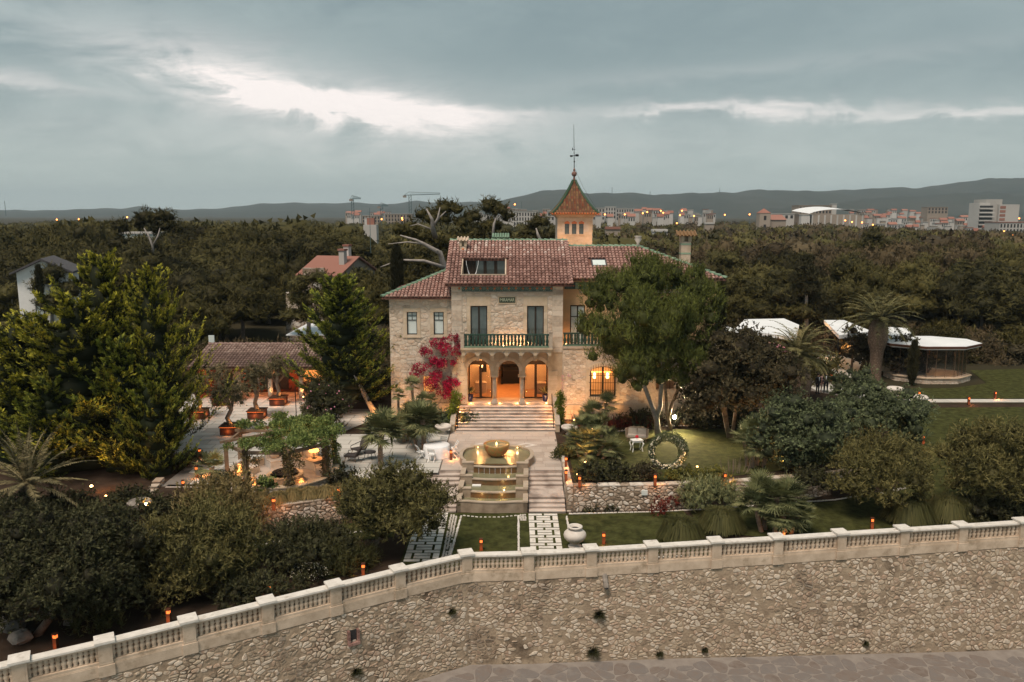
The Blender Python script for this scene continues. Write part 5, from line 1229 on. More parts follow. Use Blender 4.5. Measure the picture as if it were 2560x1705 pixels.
# ================================================================== ground spotlights
def spot(u, v, z, lab, power, tgt, angle=75, m='bulb', r=.06, col=(1, .50, .17), grow=1):
    p = G(u, v, z) if not isinstance(u, Vector) else u
    if p.y > 56.3 and -9.4 < p.x < 15.4: p = A(u, v, 55.2); p.z = max(0, p.z-.37)
    t = thing('spotlight', lab, 'spotlight', p); MB().tube([(0, 0, 0), (0, 0, .22)], .02, 5).build('spike', 'iron', t)
    MB().lathe([(.05, 0), (.075, .12), (.08, .14)], 10, (0, 0, .22)).build('housing', 'iron', t); MB().ball((0, 0, .37), r*grow, 10, 6).build('lamp', m, t)
    point_lamp('spot_lamp', Vector(p)+Vector((0, 0, .52)), power*3.0, col, .05, None, angle, Vector(p)+Vector(tgt)); return t
spot(230, 1232, 0, 'glaring warm flood light under the golden conifers', 110, (.6, 2.2, 4), 130, 'lamphot', .075)
point_lamp('conifer_glow', G(230, 1232, 0)+Vector((.5, .3, .6)), 34, (1, .34, .07), .12)
spot(266, 1257, 0, 'small warm spotlight below the glaring flood light', 30, (-.3, 1, 1), 120)
spot(371, 1288, 0, 'warm spotlight beside the half hidden pot under conifers', 60, (-.8, .6, 1), 130)
spot(1686, 1043, 0, 'bright white flood light between the pine trunks', 420, (-.5, -6.5, .3), 150, 'lampwhite', .13, (1, .8, .5))
point_lamp('flood_lamp', A(1686, 1043, 54.6)+Vector((-.1, -.3, .5)), 3200, (1, .74, .40), .12, None, 125, (9.8, 45.5, 0))
spot(1550, 1058, 0, 'small spotlight in the dark plants below the villa', 50, (-.8, 1.6, 2.4), 100)
spot(1646, 1040, 0, 'small path spotlight left of the bright flood light', 60, (.3, 2, 3), 110)
spot(1435, 1050, 0, 'small spotlight beside the stair ivy at the villa', 60, (.5, 1.4, 3), 110)
spot(1463, 1170, .02, 'spotlight shining up through the fan palms by the stairs', 150, (-.5, 1.6, 2.2), 110)
spot(1443, 1202, .02, 'warm spotlight low behind the garden wall corner', 45, (.5, .6, 1), 140)
spot(1972, 1174, .02, 'warm flood light at the foot of the dark shrubs', 80, (-.6, 1, 1.6), 140, 'lamphot', .06)
spot(1900, 1145, .02, 'warm spotlight under the clustered palm trunks', 110, (-.3, .6, 2.2), 120)
spot(1955, 1133, .02, 'small spotlight under the grey green shrub', 16, (0, 1, 2), 120)
spot(2145, 1154, -.4, 'bright warm flood light inside the feathery bush', 90, (.3, -.8, .8), 150, 'lamphot', .075)
spot(2188, 1137, -.3, 'smaller flood light inside the feathery bush', 50, (.3, -.8, .9), 150, 'lamphot', .055)
spot(1090, 1085, 0, 'spotlight under the fan palms behind the dining table', 50, (-.4, .8, 2), 110)
spot(975, 1042, 0, 'spotlight at the leaning conifer trunk by the villa', 90, (-2.6, .3, 3.4), 70)
spot(1150, 1030, 0, 'small spotlight in the bed beneath the bougainvillea', 60, (-1.2, 1.4, 3), 110)
spot(1000, 1036, 0, 'spotlight hidden behind the little palms at the wall', 90, (.8, 2.4, 3), 110)
spot(1480, 1085, .02, 'spotlight at the little lit palm trunk by the villa', 110, (.7, .6, 1.8), 100)

# ================================================================== pergola, its curved seat, fire pit and lamps
PC = Vector((-13.2, 44.1, 0)); PR = 3.0
pg = thing('pergola', 'round timber pergola over a sunken curved seating circle', 'pergola', PC)
angs = [R_(-90+22.5+45*k) for k in range(8)]
for a in angs:
    x, y = PR*math.cos(a), PR*math.sin(a); MB().box(x-.11, x+.11, y-.11, y+.11, 0, 2.25, .5, rz=a).build('post', 'wood', pg)
for i in range(8):
    a, c = angs[i], angs[(i+1) % 8]; MB().bar((PR*math.cos(a), PR*math.sin(a), 2.33), (PR*math.cos(c), PR*math.sin(c), 2.33), .12, .18, .5).build('ring_beam', 'wood', pg)
    MB().bar((PR*1.10*math.cos(a), PR*1.10*math.sin(a), 2.47), (.25*math.cos(a), .25*math.sin(a), 2.72), .09, .14, .5).build('rafter', 'wood', pg)
def ringpart(r0, r1, z0, z1, a0, a1, n=24): 
    b = MB().lathe([(r0, z0), (r0, z1), (r1, z1), (r1, z0), (r0, z0)], n, (0, 0, 0), R_(a0), R_(a1))
    if a1-a0 < 359:
        for k, o in ((0, 1), (n, -1)): b.f.append(tuple((i*(n+1)+k) for i in range(4))[::o])
    return b
seat = thing('round_seat_wall', 'low round rubble and brick wall circling the pergola seats', 'wall', PC)
ringpart(2.85, 3.15, -.2, .42, 0, 360, 48).build('ring_wall', 'mortar', seat)
for i in range(36):
    a0, a1 = i*10+.3, i*10+9.7; ringpart(2.80, 3.22, .425, .49, a0, a1, 3).build('coping_stone', 'dressed', seat)
cells = rubble(19.8, .58, .36, .2, seed=55); lay_stones(cells, lambda s, h, d_: Vector(((3.15+d_)*math.cos(s/3.15), (3.15+d_)*math.sin(s/3.15), -.18+h)), seat, 'wallstone', .015, .03, limit=200, order=lambda c: math.sin(c[1][0]/3.15))
MB().lathe([(0, .03), (2.86, .03)], 40).build('floor', 'plaza', seat)
# built seats round the back and left
sofa = thing('curved_sofa', 'curved built-in sofa facing the fire bowl under the pergola', 'sofa', PC)
for a0, a1 in ((58, 102), (106, 128), (8, 34), (150, 178)):
    ringpart(1.85, 2.6, .03, .36, a0, a1, 10).build('seat_base', 'concrete', sofa); ringpart(1.87, 2.58, .362, .46, a0+1, a1-1, 10).build('seat_cushion', 'cushion', sofa); ringpart(2.58, 2.82, .03, .86, a0, a1, 10).build('back', 'concrete', sofa)
k = 0
for a0, lab in ((67, 'square beige cushion at the middle of the curved sofa'), (84, 'square beige cushion nearest the table lamp'), (97, 'square beige cushion at the shady end of the sofa'), (14, 'pale cushion leaning under the climber, first of two'), (27, 'pale cushion leaning under the climber, second of two'), (117, 'pale cushion on the sofa behind the dry vine')):
    a = R_(a0); c = thing('cushion', lab, 'cushion', PC+Vector((2.46*math.cos(a), 2.46*math.sin(a), .47)), a-math.pi/2); b = MB(); b.ball((0, 0, .25), .30, 12, 8, rz=.95); me = b.mesh('cover', 'cushion', True)
    for v in me.vertices:
        s_ = lambda t: math.copysign(abs(t/.30)**.55*.27, t); v.co = (s_(v.co.x), v.co.y*.36, .27+s_(v.co.z-.25))
    put('cover', me, c)
for a0, lab in ((48, 'stone side table carrying the lit mushroom lamp'), (196, 'low stone side table by the left lantern'), (222, 'stone armchair block near the left lantern')):
    a = R_(a0); t = thing('side_table', lab, 'table', PC+Vector((2.2*math.cos(a), 2.2*math.sin(a), .03)), a); MB().box(-.38, .38, -.42, .42, .0, .52, .5, top=1.0).build('base', 'concrete', t); MB().box(-.43, .43, -.47, .47, .522, .58).build('top', 'dressed', t)
a = R_(52); p = PC+Vector((2.25*math.cos(a), 2.25*math.sin(a), .612)); t = thing('table_lamp', 'lit orange mushroom lamp on the stone side table', 'lamp', p)
MB().lathe([(.16, 0), (.15, .03), (.02, .05), (.02, .45)], 12).build('stand', 'iron', t); MB().lathe([(.30, .42), (.31, .47), (.24, .56), (.08, .61), (0, .62)], 16).build('shade', 'lamp', t); point_lamp('lamp_light', p+Vector((0, 0, .36)), 14, WARM, .08)
for a0, r_, z, lab in ((203, 2.35, .49, 'glowing wicker globe lantern at the vine covered corner post'), (246, 2.45, .03, 'glowing globe lantern behind the middle pergola post'), (-52, 2.62, .03, 'glowing globe lantern beside the leafy climber post')):
    a = R_(a0); p = PC+Vector((r_*math.cos(a), r_*math.sin(a), z)); t = thing('globe_lantern', lab, 'lantern', p)
    MB().ball((0, 0, .30), .20, 10, 7).build('bulb', 'lamp', t)
    b = MB()
    for k in range(12):
        q = k*math.pi/6; b.tube([(.27*math.sin(s)*math.cos(q), .27*math.sin(s)*math.sin(q), .30-.30*math.cos(s)) for s in np.linspace(.25, 2.9, 8)], .016, 4)
    for s in (.7, 1.2, 1.6, 2.1): b.tube([(.275*math.sin(s)*math.cos(q), .275*math.sin(s)*math.sin(q), .30-.30*math.cos(s)) for q in np.linspace(0, 2*math.pi, 13)], .014, 4)
    b.build('woven_shade', 'wicker', t); MB().lathe([(.12, 0), (.12, .03)], 10).build('foot', 'iron', t); point_lamp('lantern_light', p+Vector((0, 0, .66)), 16, WARM, .1); point_lamp('lantern_light', p+Vector((0, -.34, .3)), 14, WARM, .1)
point_lamp('pergola_light', PC+Vector((.6, -.2, 1.9)), 85, (1, .46, .16), .2)
spot(Vector(PC+Vector((2.5, .5, .03))), 0, 0, 'small step light in the seat wall under the pergola', 12, (-.5, 0, .3), 120)
fp = thing('fire_pit', 'round stone fire pit with a wide dark iron bowl', 'fire pit', PC+Vector((.35, -.75, .03)))
MB().lathe([(.98, 0), (.98, .40), (1.02, .41), (1.02, .48), (.80, .48), (.80, .30)], 32).build('ring', 'dressed', fp)
for i in range(20):
    a = i*math.pi/10; MB().box(.982, 1.0, -.145, .145, .02, .39, .1+.8*random.random(), rz=a, c=(0, 0)).build('brick', 'dressed', fp)
MB().lathe([(0, .30), (.80, .30)], 24).build('dark_bed', 'black', fp); MB().lathe([(.10, .34), (.45, .42), (.66, .56), (.70, .60), (.64, .60), (.4, .50), (0, .46)], 24).build('bowl', 'iron', fp)
b = MB()
for k in range(40): q, s_ = random.random()*6.28, random.random()**.5*.55; b.ball((s_*math.cos(q), s_*math.sin(q), .57), .05, 5, 3)
b.build('lava_rocks', 'wickerdark', fp, kind='stuff')

# ================================================================== planters with olive trees (trees are in the planting section)
PLANTER = [(570, 1090, 1.25, 'on the terrace, closest of them to the pergola'), (637, 1050, 1.25, 'in the middle of the terrace carrying the twisted olive'), (691, 1016, 1.25, 'on the terrace closest to the oleander bush'), (490, 1050, 1.25, 'half hidden by the golden conifer'), (545, 1016, 1.1, 'at the back of the terrace behind a small olive')]
PLP = []
for u, v, s, lab in PLANTER:
    p = G(u, v, .02); p = Vector((p.x, p.y+s/2, p.z)); PLP.append(p)
    t = thing('tree_planter', 'square rusty steel tree planter '+lab, 'planter', p, R_(2), 'rusty steel planters on the terrace')
    h = s/2; MB().box(-h*.93, h*.93, -h*.93, h*.93, .05, .56).build('box', 'corten', t); MB().box(-h*.93, h*.93, -h*.93, h*.93, .562, .60).build('light_strip', 'lampred', t)
    MB().box(-h*1.04, h*1.04, -h*1.04, h*1.04, .602, .66).build('rim', 'corten', t); MB().box(-h*.9, h*.9, -h*.9, h*.9, .66, .675).build('earth', 'soil', t)
    for sx, sy in ((0, -1), (1, 0)): point_lamp('planter_light', p+Vector((sx*h*1.12, sy*h*1.12, .30)), 5.5, (1, .34, .10), .12)
    point_lamp('planter_light', p+Vector((.3, -.25, .85)), 7, WARM, .05)
# ================================================================== terrace furniture
def tubeset(t, name, segs, r, m):
    b = MB()
    for s in segs: b.tube(s, r, 6)
    return b.build(name, m, t)
def lounge(loc, rz, lab):
    t = thing('lounge_chair', lab, 'lounge chair', loc, rz)
    for x, y in ((-.30, -.32), (.30, -.32), (-.26, .30), (.26, .30)): MB().tube([(x*1.15, y*1.15, 0), (x*.85, y*.85, .34)], .022, 5).build('leg', 'wood', t)
    MB().add([(-.34, -.38, .33), (.34, -.38, .33), (.31, .34, .28), (-.31, .34, .28), (-.34, -.38, .42), (.34, -.38, .42), (.31, .34, .37), (-.31, .34, .37)], [(3, 2, 1, 0), (4, 5, 6, 7), (0, 1, 5, 4), (1, 2, 6, 5), (2, 3, 7, 6), (3, 0, 4, 7)]).build('seat', 'wickerdark', t)
    vs = []
    for y0_, z0_, w0 in ((.30, .34, .30), (.42, .60, .36), (.56, .86, .33), (.62, 1.0, .22)): vs += [(-w0, y0_, z0_), (w0, y0_, z0_), (w0, y0_+.07, z0_), (-w0, y0_+.07, z0_)]
    MB().add(vs, [(4*i+k, 4*i+(k+1) % 4, 4*i+4+(k+1) % 4, 4*i+4+k) for i in range(3) for k in range(4)]+[(12, 13, 14, 15)]).build('backrest', 'wickerdark', t)
    for s in (-1, 1): MB().tube([(s*.36, .46, .66), (s*.40, .1, .60), (s*.38, -.34, .54), (s*.33, -.38, .36)], .025, 5).build('arm', 'wickerdark', t)
    return t
lounge(G(898, 1135, .02), R_(-38), 'dark woven lounge chair behind its twin by the small table')
lounge(G(880, 1152, .02), R_(-100), 'dark woven lounge chair closest to the pergola')
t = thing('coffee_table', 'small round slatted coffee table beside the lounge chairs', 'table', G(925, 1147, .02)); MB().lathe([(.38, .42), (.38, .46)], 20).build('top', 'wickerdark', t)
for k in range(4): a = k*math.pi/2+.5; MB().tube([(.40*math.cos(a), .40*math.sin(a), 0), (.28*math.cos(a), .28*math.sin(a), .42)], .018, 5).build('leg', 'iron', t)
p = G(742, 1066, .02); t = thing('parasol_pole', 'thin dark garden pole on a round base on the terrace', 'pole', p); MB().tube([(0, 0, 0), (0, 0, 2.9)], .03, 6).build('pole', 'iron', t); MB().lathe([(.28, 0), (.28, .05)], 16).build('base', 'iron', t)  # parasol pole without its canopy; it carries no lamp
p = G(733, 1067, .02); t = thing('flower_tub', 'dark low tub of reddish plants by the thin pole', 'plant tub', p); MB().lathe([(.32, 0), (.40, .34), (.36, .34), (.34, .28)], 14).build('tub', 'iron', t)
lv = Leaves(); clumpy(lv, [((0, 0, .36), (.36, .36, .12))], 160, .12, .05, core=.6); put('plants', lv.mesh('plants', 'redplant'), t)
p = G(757, 1068, .02); t = thing('waste_bin', 'round black bin between the thin pole and oleander', 'bin', p); MB().lathe([(.27, 0), (.33, .60), (.30, .60), (.28, .5)], 16).build('bin', 'iron', t); MB().lathe([(.0, .52), (.29, .52)], 14).build('dark_inside', 'black', t)
# white dining table and folding chairs
DT = G(1092, 1140, .02); t = thing('dining_table', 'round dining table under a long white cloth', 'table', DT)
b = MB(); n = 40; prof = [(.0, .76), (.78, .76), (.81, .73), (.83, .4), (.86, .02)]; vs, fs = [], []
for i, (r, z) in enumerate(prof):
    for k in range(n): a = 2*math.pi*k/n; q = r*(1+(.035*math.sin(k*2*math.pi/n*10)*(i-1)/3 if i > 1 else 0)); vs.append((q*math.cos(a), q*math.sin(a), z))
fs = [(i*n+k, (i+1)*n+k, (i+1)*n+(k+1) % n, i*n+(k+1) % n) for i in range(4) for k in range(n)]; b.add(vs, fs).build('tablecloth', 'linen', t, smooth=True)
def folding_chair(loc, rz, lab):
    t = thing('folding_chair', lab, 'folding chair', loc, rz, 'white folding chairs around the dining table')
    MB().box(-.20, .20, -.20, .18, .44, .47).build('seat', 'white', t)
    for s in (-1, 1):
        MB().bar((s*.20, -.24, 0), (s*.20, .26, .88), .03, .035).build('back_leg', 'white', t); MB().bar((s*.18, .28, 0), (s*.18, -.16, .45), .03, .035).build('front_leg', 'white', t)
    for z in (.62, .72, .82): MB().box(-.185, .185, .10+(z-.6)*.57, .125+(z-.6)*.57, z, z+.055).build('slat', 'white', t)
    return t
for a, lab in ((15, 'closest to the stairs'), (-28, 'on the fountain side, turned outward'), (-100, 'with its back to the round olive bush'), (-150, 'half hidden by the fan palm'), (75, 'behind the white table'), (130, 'under the fan palm fronds')):
    q = DT+Vector((1.12*math.cos(R_(a)), 1.12*math.sin(R_(a)), 0)); folding_chair(q, R_(a-90), 'white folding chair at the clothed table '+lab)
# wicker sofa, white table, flower ring on the lawn
p = G(1592, 1102, .03); t = thing('wicker_sofa', 'rounded wicker sofa with pale cushions on the lawn', 'sofa', p, R_(-12))
ringp = [(math.cos(a)*.75, math.sin(a)*.42) for a in np.linspace(R_(-15), R_(195), 16)]
b = MB(); vs = []
for x, y in ringp: vs += [(x*.93, y*.93-.0, .25), (x*1.0, y*1.0, .25), (x*1.06, y*1.08, .82+.06*(y > .3)), (x*.97, y*.98, .82+.06*(y > .3))]
b.add(vs, [(4*i+k, 4*i+(k+1) % 4, 4*i+4+(k+1) % 4, 4*i+4+k) for i in range(15) for k in range(4)]+[(3, 2, 1, 0), (60, 61, 62, 63)]).build('backrest', 'wicker', t)
MB().prism([(x*.92, y*.92) for x, y in ringp]+[(-.66, -.3), (.66, -.3)], .25, .34).build('seat', 'wicker', t)
for x0, x1 in ((-.60, -.01), (.01, .60)): MB().box(x0, x1, -.32, .16, .345, .46).build('seat_cushion', 'cushion', t); MB().box(x0, x1, .17, .30, .465, .80, top=.9).build('back_cushion', 'cushion', t)
for x, y in ((-.55, -.25), (.55, -.25), (-.5, .25), (.5, .25)): MB().tube([(x*1.15, y*1.2, 0), (x, y, .26)], .025, 5).build('leg', 'wood', t)
p = G(1591, 1127, .03); t = thing('side_table', 'white carved table with curved legs on the lawn', 'table', p, R_(12)); MB().box(-.36, .36, -.25, .25, .70, .75).box(-.31, .31, -.21, .21, .60, .70).build('top', 'white', t)
for x, y in ((-1, -1), (1, -1), (1, 1), (-1, 1)): MB().tube([(x*.30, y*.20, .66), (x*.37, y*.25, .5), (x*.29, y*.2, .25), (x*.34, y*.23, 0)], [.035, .045, .025, .03], 6).build('leg', 'white', t)
t2 = thing('flower_pot', 'small red flower arrangement on the white carved table', 'flowers', p+Vector((.02, .03, .752))); MB().lathe([(.07, 0), (.09, .10)], 10).build('pot', 'white', t2); MB().ball((0, 0, .17), .11, 8, 6, jit=.3).build('flowers', 'redc', t2)
t2 = thing('guest_book', 'open booklet lying on the white carved table', 'book', p+Vector((-.2, -.05, .752)), .3); MB().box(-.12, .0, -.08, .08, 0, .015).box(.002, .12, -.08, .08, 0, .012).build('pages', 'linen', t2)
RC = G(1667, 1170, .03); ring = thing('flower_ring', 'tall round ring arch covered with white flowers and foliage', 'flower arch', RC, R_(-6)); ringc = (0, 0, 1.02)
b = MB().tube([(.92*math.cos(a), 0, 1.02+.92*math.sin(a)) for a in np.linspace(0, 2*math.pi, 33)], .03, 6).box(-.5, .5, -.2, .2, 0, .05); b.tube([(.2, .05, .25), (.75, .9, 0)], .02, 5); b.build('hoop', 'iron', ring)
lv, lw = Leaves(), Leaves(); n = 9000; a = rng.uniform(0, 2*np.pi, n); th = .21+.08*np.cos(a-.8)
d_ = sphere_dirs(n); C = np.stack([.94*np.cos(a), 0*a, 1.02+.94*np.sin(a)], 1); P = C+d_*th[:, None]*rng.uniform(.5, 1.15, (n, 1))
lv.cards(P, d_+rng.normal(size=(n, 3))*.5, rng.uniform(.06, .13, n), .045, np.clip(rng.normal(.5, .25, n), 0, 1)); put('greenery', lv.mesh('greenery', 'greybush'), ring)
for k in range(300):
    a = random.gauss(-1.2, 1.1) if random.random() < .8 else random.uniform(0, 6.28); q = random.uniform(.78, 1.10); r = random.uniform(.025, .06)
    lw.blob((q*math.cos(a), -abs(random.gauss(.12, .06))+.02, 1.02+q*math.sin(a)), (r, r, r), random.random(), 6, 4)
put('flowers', lw.mesh('flowers', 'petal'), ring)['kind'] = 'stuff'
spot(RC+Vector((1.6, -.9, 0)), 0, 0, 'little spotlight in the lawn before the flower ring', 60, (-1.6, .9, 1.0), 60)
# potted palms at the door
for x, lab in ((-3.15, 'blue potted plant by the first arch of the porch'), (2.50, 'blue potted plant by the last arch of the porch')):
    t = thing('potted_plant', lab, 'potted plant', (x, VY+1.0, ZF)); MB().lathe([(.16, 0), (.24, .46), (.26, .50), (.22, .50), (.2, .44)], 14).build('pot', 'blue', t)
    lv = Leaves(); n = 60; d_ = sphere_dirs(n, .0); P = np.zeros((n, 3))+[0, 0, .6]; lv.cards(P+d_*.1, d_+[0, 0, .5], rng.uniform(.4, .75, n), .07, rng.uniform(0, 1, n)); lv.cards(P[:4], np.array([[0, 0, 1.]]*4)+rng.normal(size=(4, 3))*.2, .6, .05, .4); put('leaves', lv.mesh('leaves', 'fan'), t)
# hammock in the roof opening
h = thing('hammock_chair', 'white hammock chair hanging in the roof terrace opening', 'hammock', (-2.95, VY+dya+1.2, dz0-.3)); b = MB(); vs = []
for i in range(9):
    t = i/8; x = -.42+.84*t; z = .95-.95*math.sin(math.pi*t)**.8; vs += [(x, -.2*math.sin(math.pi*t), z-.12*math.sin(math.pi*t)), (x, .2*math.sin(math.pi*t)+.01, z+.1)]
b.add(vs, [(2*i, 2*i+2, 2*i+3, 2*i+1) for i in range(8)]); b.build('net', 'linen', h); MB().tube([(-.42, 0, .95), (-.46, .1, 1.3)], .012, 4).tube([(.42, 0, .95), (.46, .1, 1.3)], .012, 4).build('rope', 'linen', h)
# ================================================================== colonnade building on the courtyard
CB = thing('colonnade_house', 'low courtyard colonnade with a weathered tile roof and red back wall', 'outbuilding', (-21, 63.5, 0)); O = CB.location
x0, x1, yf, yr, ze, zr = -26.0, -13.4, 62.7, 67.4, 2.84, 3.98
L0, L1 = x0-O.x, x1-O.x; e = lambda y: y-O.y
red = mat('red_wall', [(.20, .065, .035), (.26, .09, .05)], scale=1)
MB().box(L0+.3, L1-.1, e(66.8), e(67.1), 0, 3.6).build('back_wall', red, CB); MB().box(L0+.2, L0+.4, e(63.9), e(66.8), 0, 3.2).build('end_wall', red, CB)
MB().add([(L0, e(yf), ze), (L1, e(yf), ze), (L1, e(yr), zr), (L0, e(yr), zr), (L0, e(yr+4), ze), (L1, e(yr+4), ze), (L0, e(yf), ze-.12), (L1, e(yf), ze-.12)], [(0, 1, 2, 3), (3, 2, 5, 4), (0, 6, 7, 1), (0, 3, 4)]).build('roof_deck', 'deck', CB)
MB().box(L0, L1, e(yf+.05), e(yr), ze-.2, ze-.125).build('ceiling', red, CB)
old_me = MB().add(BV, BF).mesh('roof_tile', 'oldtile')
roof_plane((L0, e(yf)-.05, ze-.01), (1, 0, 0), (0, yr-yf, zr-ze), x1-x0, math.hypot(yr-yf, zr-ze)+.05, lambda x, y: True, m='oldtile', limit=300, seed=61, parent=CB, me=old_me, sx=.27, sy=.40, rest='upper_roof_tiles')
for o in CB.children:
    if o.name.startswith('upper_roof_tiles'): o.data.materials[0] = MT['oldtile']
ridge((L0, e(yr), zr+.02), (L1, e(yr), zr+.02), parent=CB, me=MB().add(*barrel(ln=.5, r0=.15, r1=.12)).mesh('ridge_tile', 'oldtile'))
MB().box(L0+.1, L1-.1, e(63.2), e(63.5), 2.55, 2.75).build('beam', 'wood', CB)
for x in (-22.2, -19.65, -17.15, -14.6):
    c = MB().lathe([(.20, .2), (.22, .6), (.17, 2.1)], 12, (x-O.x, e(63.4), 0)).build('column', 'limestone', CB, smooth=True)
    MB().box(x-O.x-.27, x-O.x+.27, e(63.12), e(63.68), 0, .2).build('base', 'limestone', c); MB().box(x-O.x-.22, x-O.x+.22, e(63.18), e(63.62), 2.1, 2.28).box(x-O.x-.38, x-O.x+.38, e(63.15), e(63.65), 2.28, 2.45).build('capital', 'limestone', c)
    t = spot(Vector((x+.25, 62.95, .02)), 0, 0, 'small uplight at a courtyard column', 22, (-.1, .4, 2), 100); t['group'] = 'uplights along the courtyard colonnade'
for x in (-24, -21, -18.4, -15.8): point_lamp('ceiling_light', (x, 64.8, 2.3), 75, (1, .32, .10), .1)
MB().box(L0+4.9, L0+6.9, e(66.70), e(66.79), .2, 2.3).build('window', 'win', CB); MB().box(L0+1.5, L0+2.6, e(66.72), e(66.79), 0, 2.2).build('door', 'darkwood', CB); MB().box(L0+8.2, L0+9.9, e(66.71), e(66.79), .9, 2.2).build('serving_hatch', 'pelm', CB)
MB().box(L0+8.0, L0+10.2, e(65.9), e(66.3), 0, .95).build('bar_counter', 'wood', CB)
st_ = thing('statue', 'pale standing statue by the first courtyard column', 'statue', (-22.75, 64.2, 0)); MB().lathe([(.25, 0), (.22, .5)], 10).build('plinth', 'limestone', st_); MB().lathe([(.18, .5), (.22, .9), (.15, 1.3), (.21, 1.6), (.17, 1.85), (.06, 1.93), (.11, 2.05), (.10, 2.2), (.0, 2.28)], 12).build('figure', 'limestone', st_, smooth=True)
t = thing('greenhouse_roof', 'flat white canopy just behind the colonnade roof', 'canopy', (-18.2, 74, 0)); MB().add([(-2.6, -1.5, 4.05), (2.4, -1.5, 4.05), (2.4, 2, 4.6), (-1.5, 2, 4.6)], [(0, 1, 2, 3)]).box(-2.6, 2.4, -1.55, -1.5, 3.95, 4.05).build('canopy_sheet', 'whiteroof', t)
for x in (-2.4, 2.2): MB().tube([(x, -1.3, 0), (x, -1.3, 3.95)], .06, 6).build('post', 'iron', t)
rubble_wall('ruined_tower', 'stub of a round rubble ruin among the pines', [(-26.2, 92), (-24.6, 91.2), (-22.6, 91.4), (-21.5, 92.2)], 0, 6.0, seed=63, limit=60, cw=.7, ch=.45)
rubble_wall('ruined_tower', 'taller back part of the rubble ruin among the pines', [(-25.0, 95.2), (-23.6, 94.6), (-22.4, 95.2)], 0, 8.6, seed=64, limit=40, cw=.7, ch=.45)
# ================================================================== glass pavilion and white roofs
PVc = G(2316, 930, .55); pv = thing('glass_pavilion', 'glass sided pavilion with a flat white roof on a stone plinth', 'pavilion', (PVc.x, PVc.y, 0)); px_, py_ = PVc.x, PVc.y; pv.scale = (.66, .68, .93)
oct_ = lambda r, sx=1.0: [(r*sx*math.cos(R_(22.5+45*k)), r*math.sin(R_(22.5+45*k))) for k in range(8)]
MB().prism(oct_(4.2, 1.35), -.1, .50).build('plinth_core', 'mortar', pv); MB().prism(oct_(4.0, 1.33), .502, .56).build('floor', mat('pavilion_floor', [(.42, .33, .25), (.50, .40, .31)], scale=1), pv)
o8 = oct_(4.22, 1.35); per = 0
for k in range(8):
    a, c = Vector((*o8[k], 0)), Vector((*o8[(k+1) % 8], 0)); ln = (c-a).length; dd = (c-a)/ln; nn = Vector((dd.y, -dd.x, 0))
    if nn.y > .3: continue
    lay_stones(rubble(ln, .56, .38, .2, seed=70+k), lambda s, h, d_: a+dd*s+nn*d_+Vector((0, 0, -.08+h)), pv, 'wallstone', .015, .04, limit=40, seed=k)
    MB().bar(a+nn*.02+Vector((0, 0, .52)), c+nn*.02+Vector((0, 0, .52)), .3, .07).build('plinth_coping', 'dressed', pv)
    lay_ = None
o8 = oct_(3.75, 1.33)
for k in range(8):
    a, c = Vector((*o8[k], 0)), Vector((*o8[(k+1) % 8], 0)); n_ = 3
    for i in range(n_):
        q, q2 = a.lerp(c, i/n_), a.lerp(c, (i+1)/n_); MB().box(q.x-.025, q.x+.025, q.y-.025, q.y+.025, .56, 3.35).build('glazing_post', 'wood', pv)
        MB().bar(q.lerp(q2, .03)+Vector((0, 0, 1.95)), q.lerp(q2, .97)+Vector((0, 0, 1.95)), .012, 2.7).build('pane', 'pane', pv)
rf = oct_(4.75, 1.40); b = MB(); n = 8
b.add([(x, y, 3.36) for x, y in rf]+[(x*1.03, y*1.03, 3.72) for x, y in rf]+[(0, 0, 3.80)], [(k, (k+1) % 8, 8+(k+1) % 8, 8+k) for k in range(8)]+[(8+k, 8+(k+1) % 8, 16) for k in range(8)]+[tuple(reversed(range(8)))]); o = b.build('roof', 'whiteroof', pv)
b = MB()
for k in range(8): b.bar((rf[k][0]*1.03, rf[k][1]*1.03, 3.58), (rf[(k+1) % 8][0]*1.03, rf[(k+1) % 8][1]*1.03, 3.58), .06, .2)
b.build('fascia', 'corten', pv); MB().lathe([(.30, .56), (.22, .8), (.16, 1.0), (.16, 3.36)], 10).build('column', mat('red_post', [(.16, .04, .025)]), pv)
MB().box(-6.2, -3.2, 1.0, 1.1, .56, 1.5).build('partition', 'wallwarm', pv); MB().box(-1.6, .2, 2.6, 2.7, .56, 3.3).build('dark_door', 'black', pv)
for x, y in ((-2.4, -1), (1.6, -1.2), (0, 1.5)): point_lamp('pavilion_light', (px_+x*.62, py_+y*.62, 3.1), 110, (1, .52, .22), .2)
def flat_roof(name, lab, corners, y, zt, th=.35, legs=True):
    """white roof whose front corners stand at photo columns u0..u1"""
    t = thing(name, lab, 'canopy', (corners[0][0], corners[0][1], 0)); O = t.location
    b = MB(); n = len(corners); vs = [(x-O.x, y_-O.y, z-th) for x, y_, z in corners]+[(x-O.x, y_-O.y, z) for x, y_, z in corners]
    b.add(vs, [tuple(reversed(range(n))), tuple(range(n, 2*n))]+[(i, (i+1) % n, n+(i+1) % n, n+i) for i in range(n)]).build('roof', 'whiteroof', t)
    for x, y_, z in corners: MB().tube([((x-O.x)*.94+.1, (y_-O.y)*.9+.3, 0), ((x-O.x)*.94+.1, (y_-O.y)*.9+.3, z-th)], .07, 6).build('post', 'iron', t)
    return t
def C3(u, v, z): p = G(u, v, z); return (p.x, p.y, z)
flat_roof('white_canopy', 'broad white canopy roof behind the dark oak', [C3(1838, 822, 3.9), C3(1990, 843, 3.6), C3(1998, 812, 3.9), C3(1960, 796, 4.3), C3(1862, 798, 4.3)], 0, 0)
flat_roof('white_canopy', 'narrow white canopy slab between the two palms', [C3(2098, 838, 3.6), C3(2180, 828, 3.6), C3(2110, 800, 4.0), C3(2060, 800, 4.0)], 0, 0)
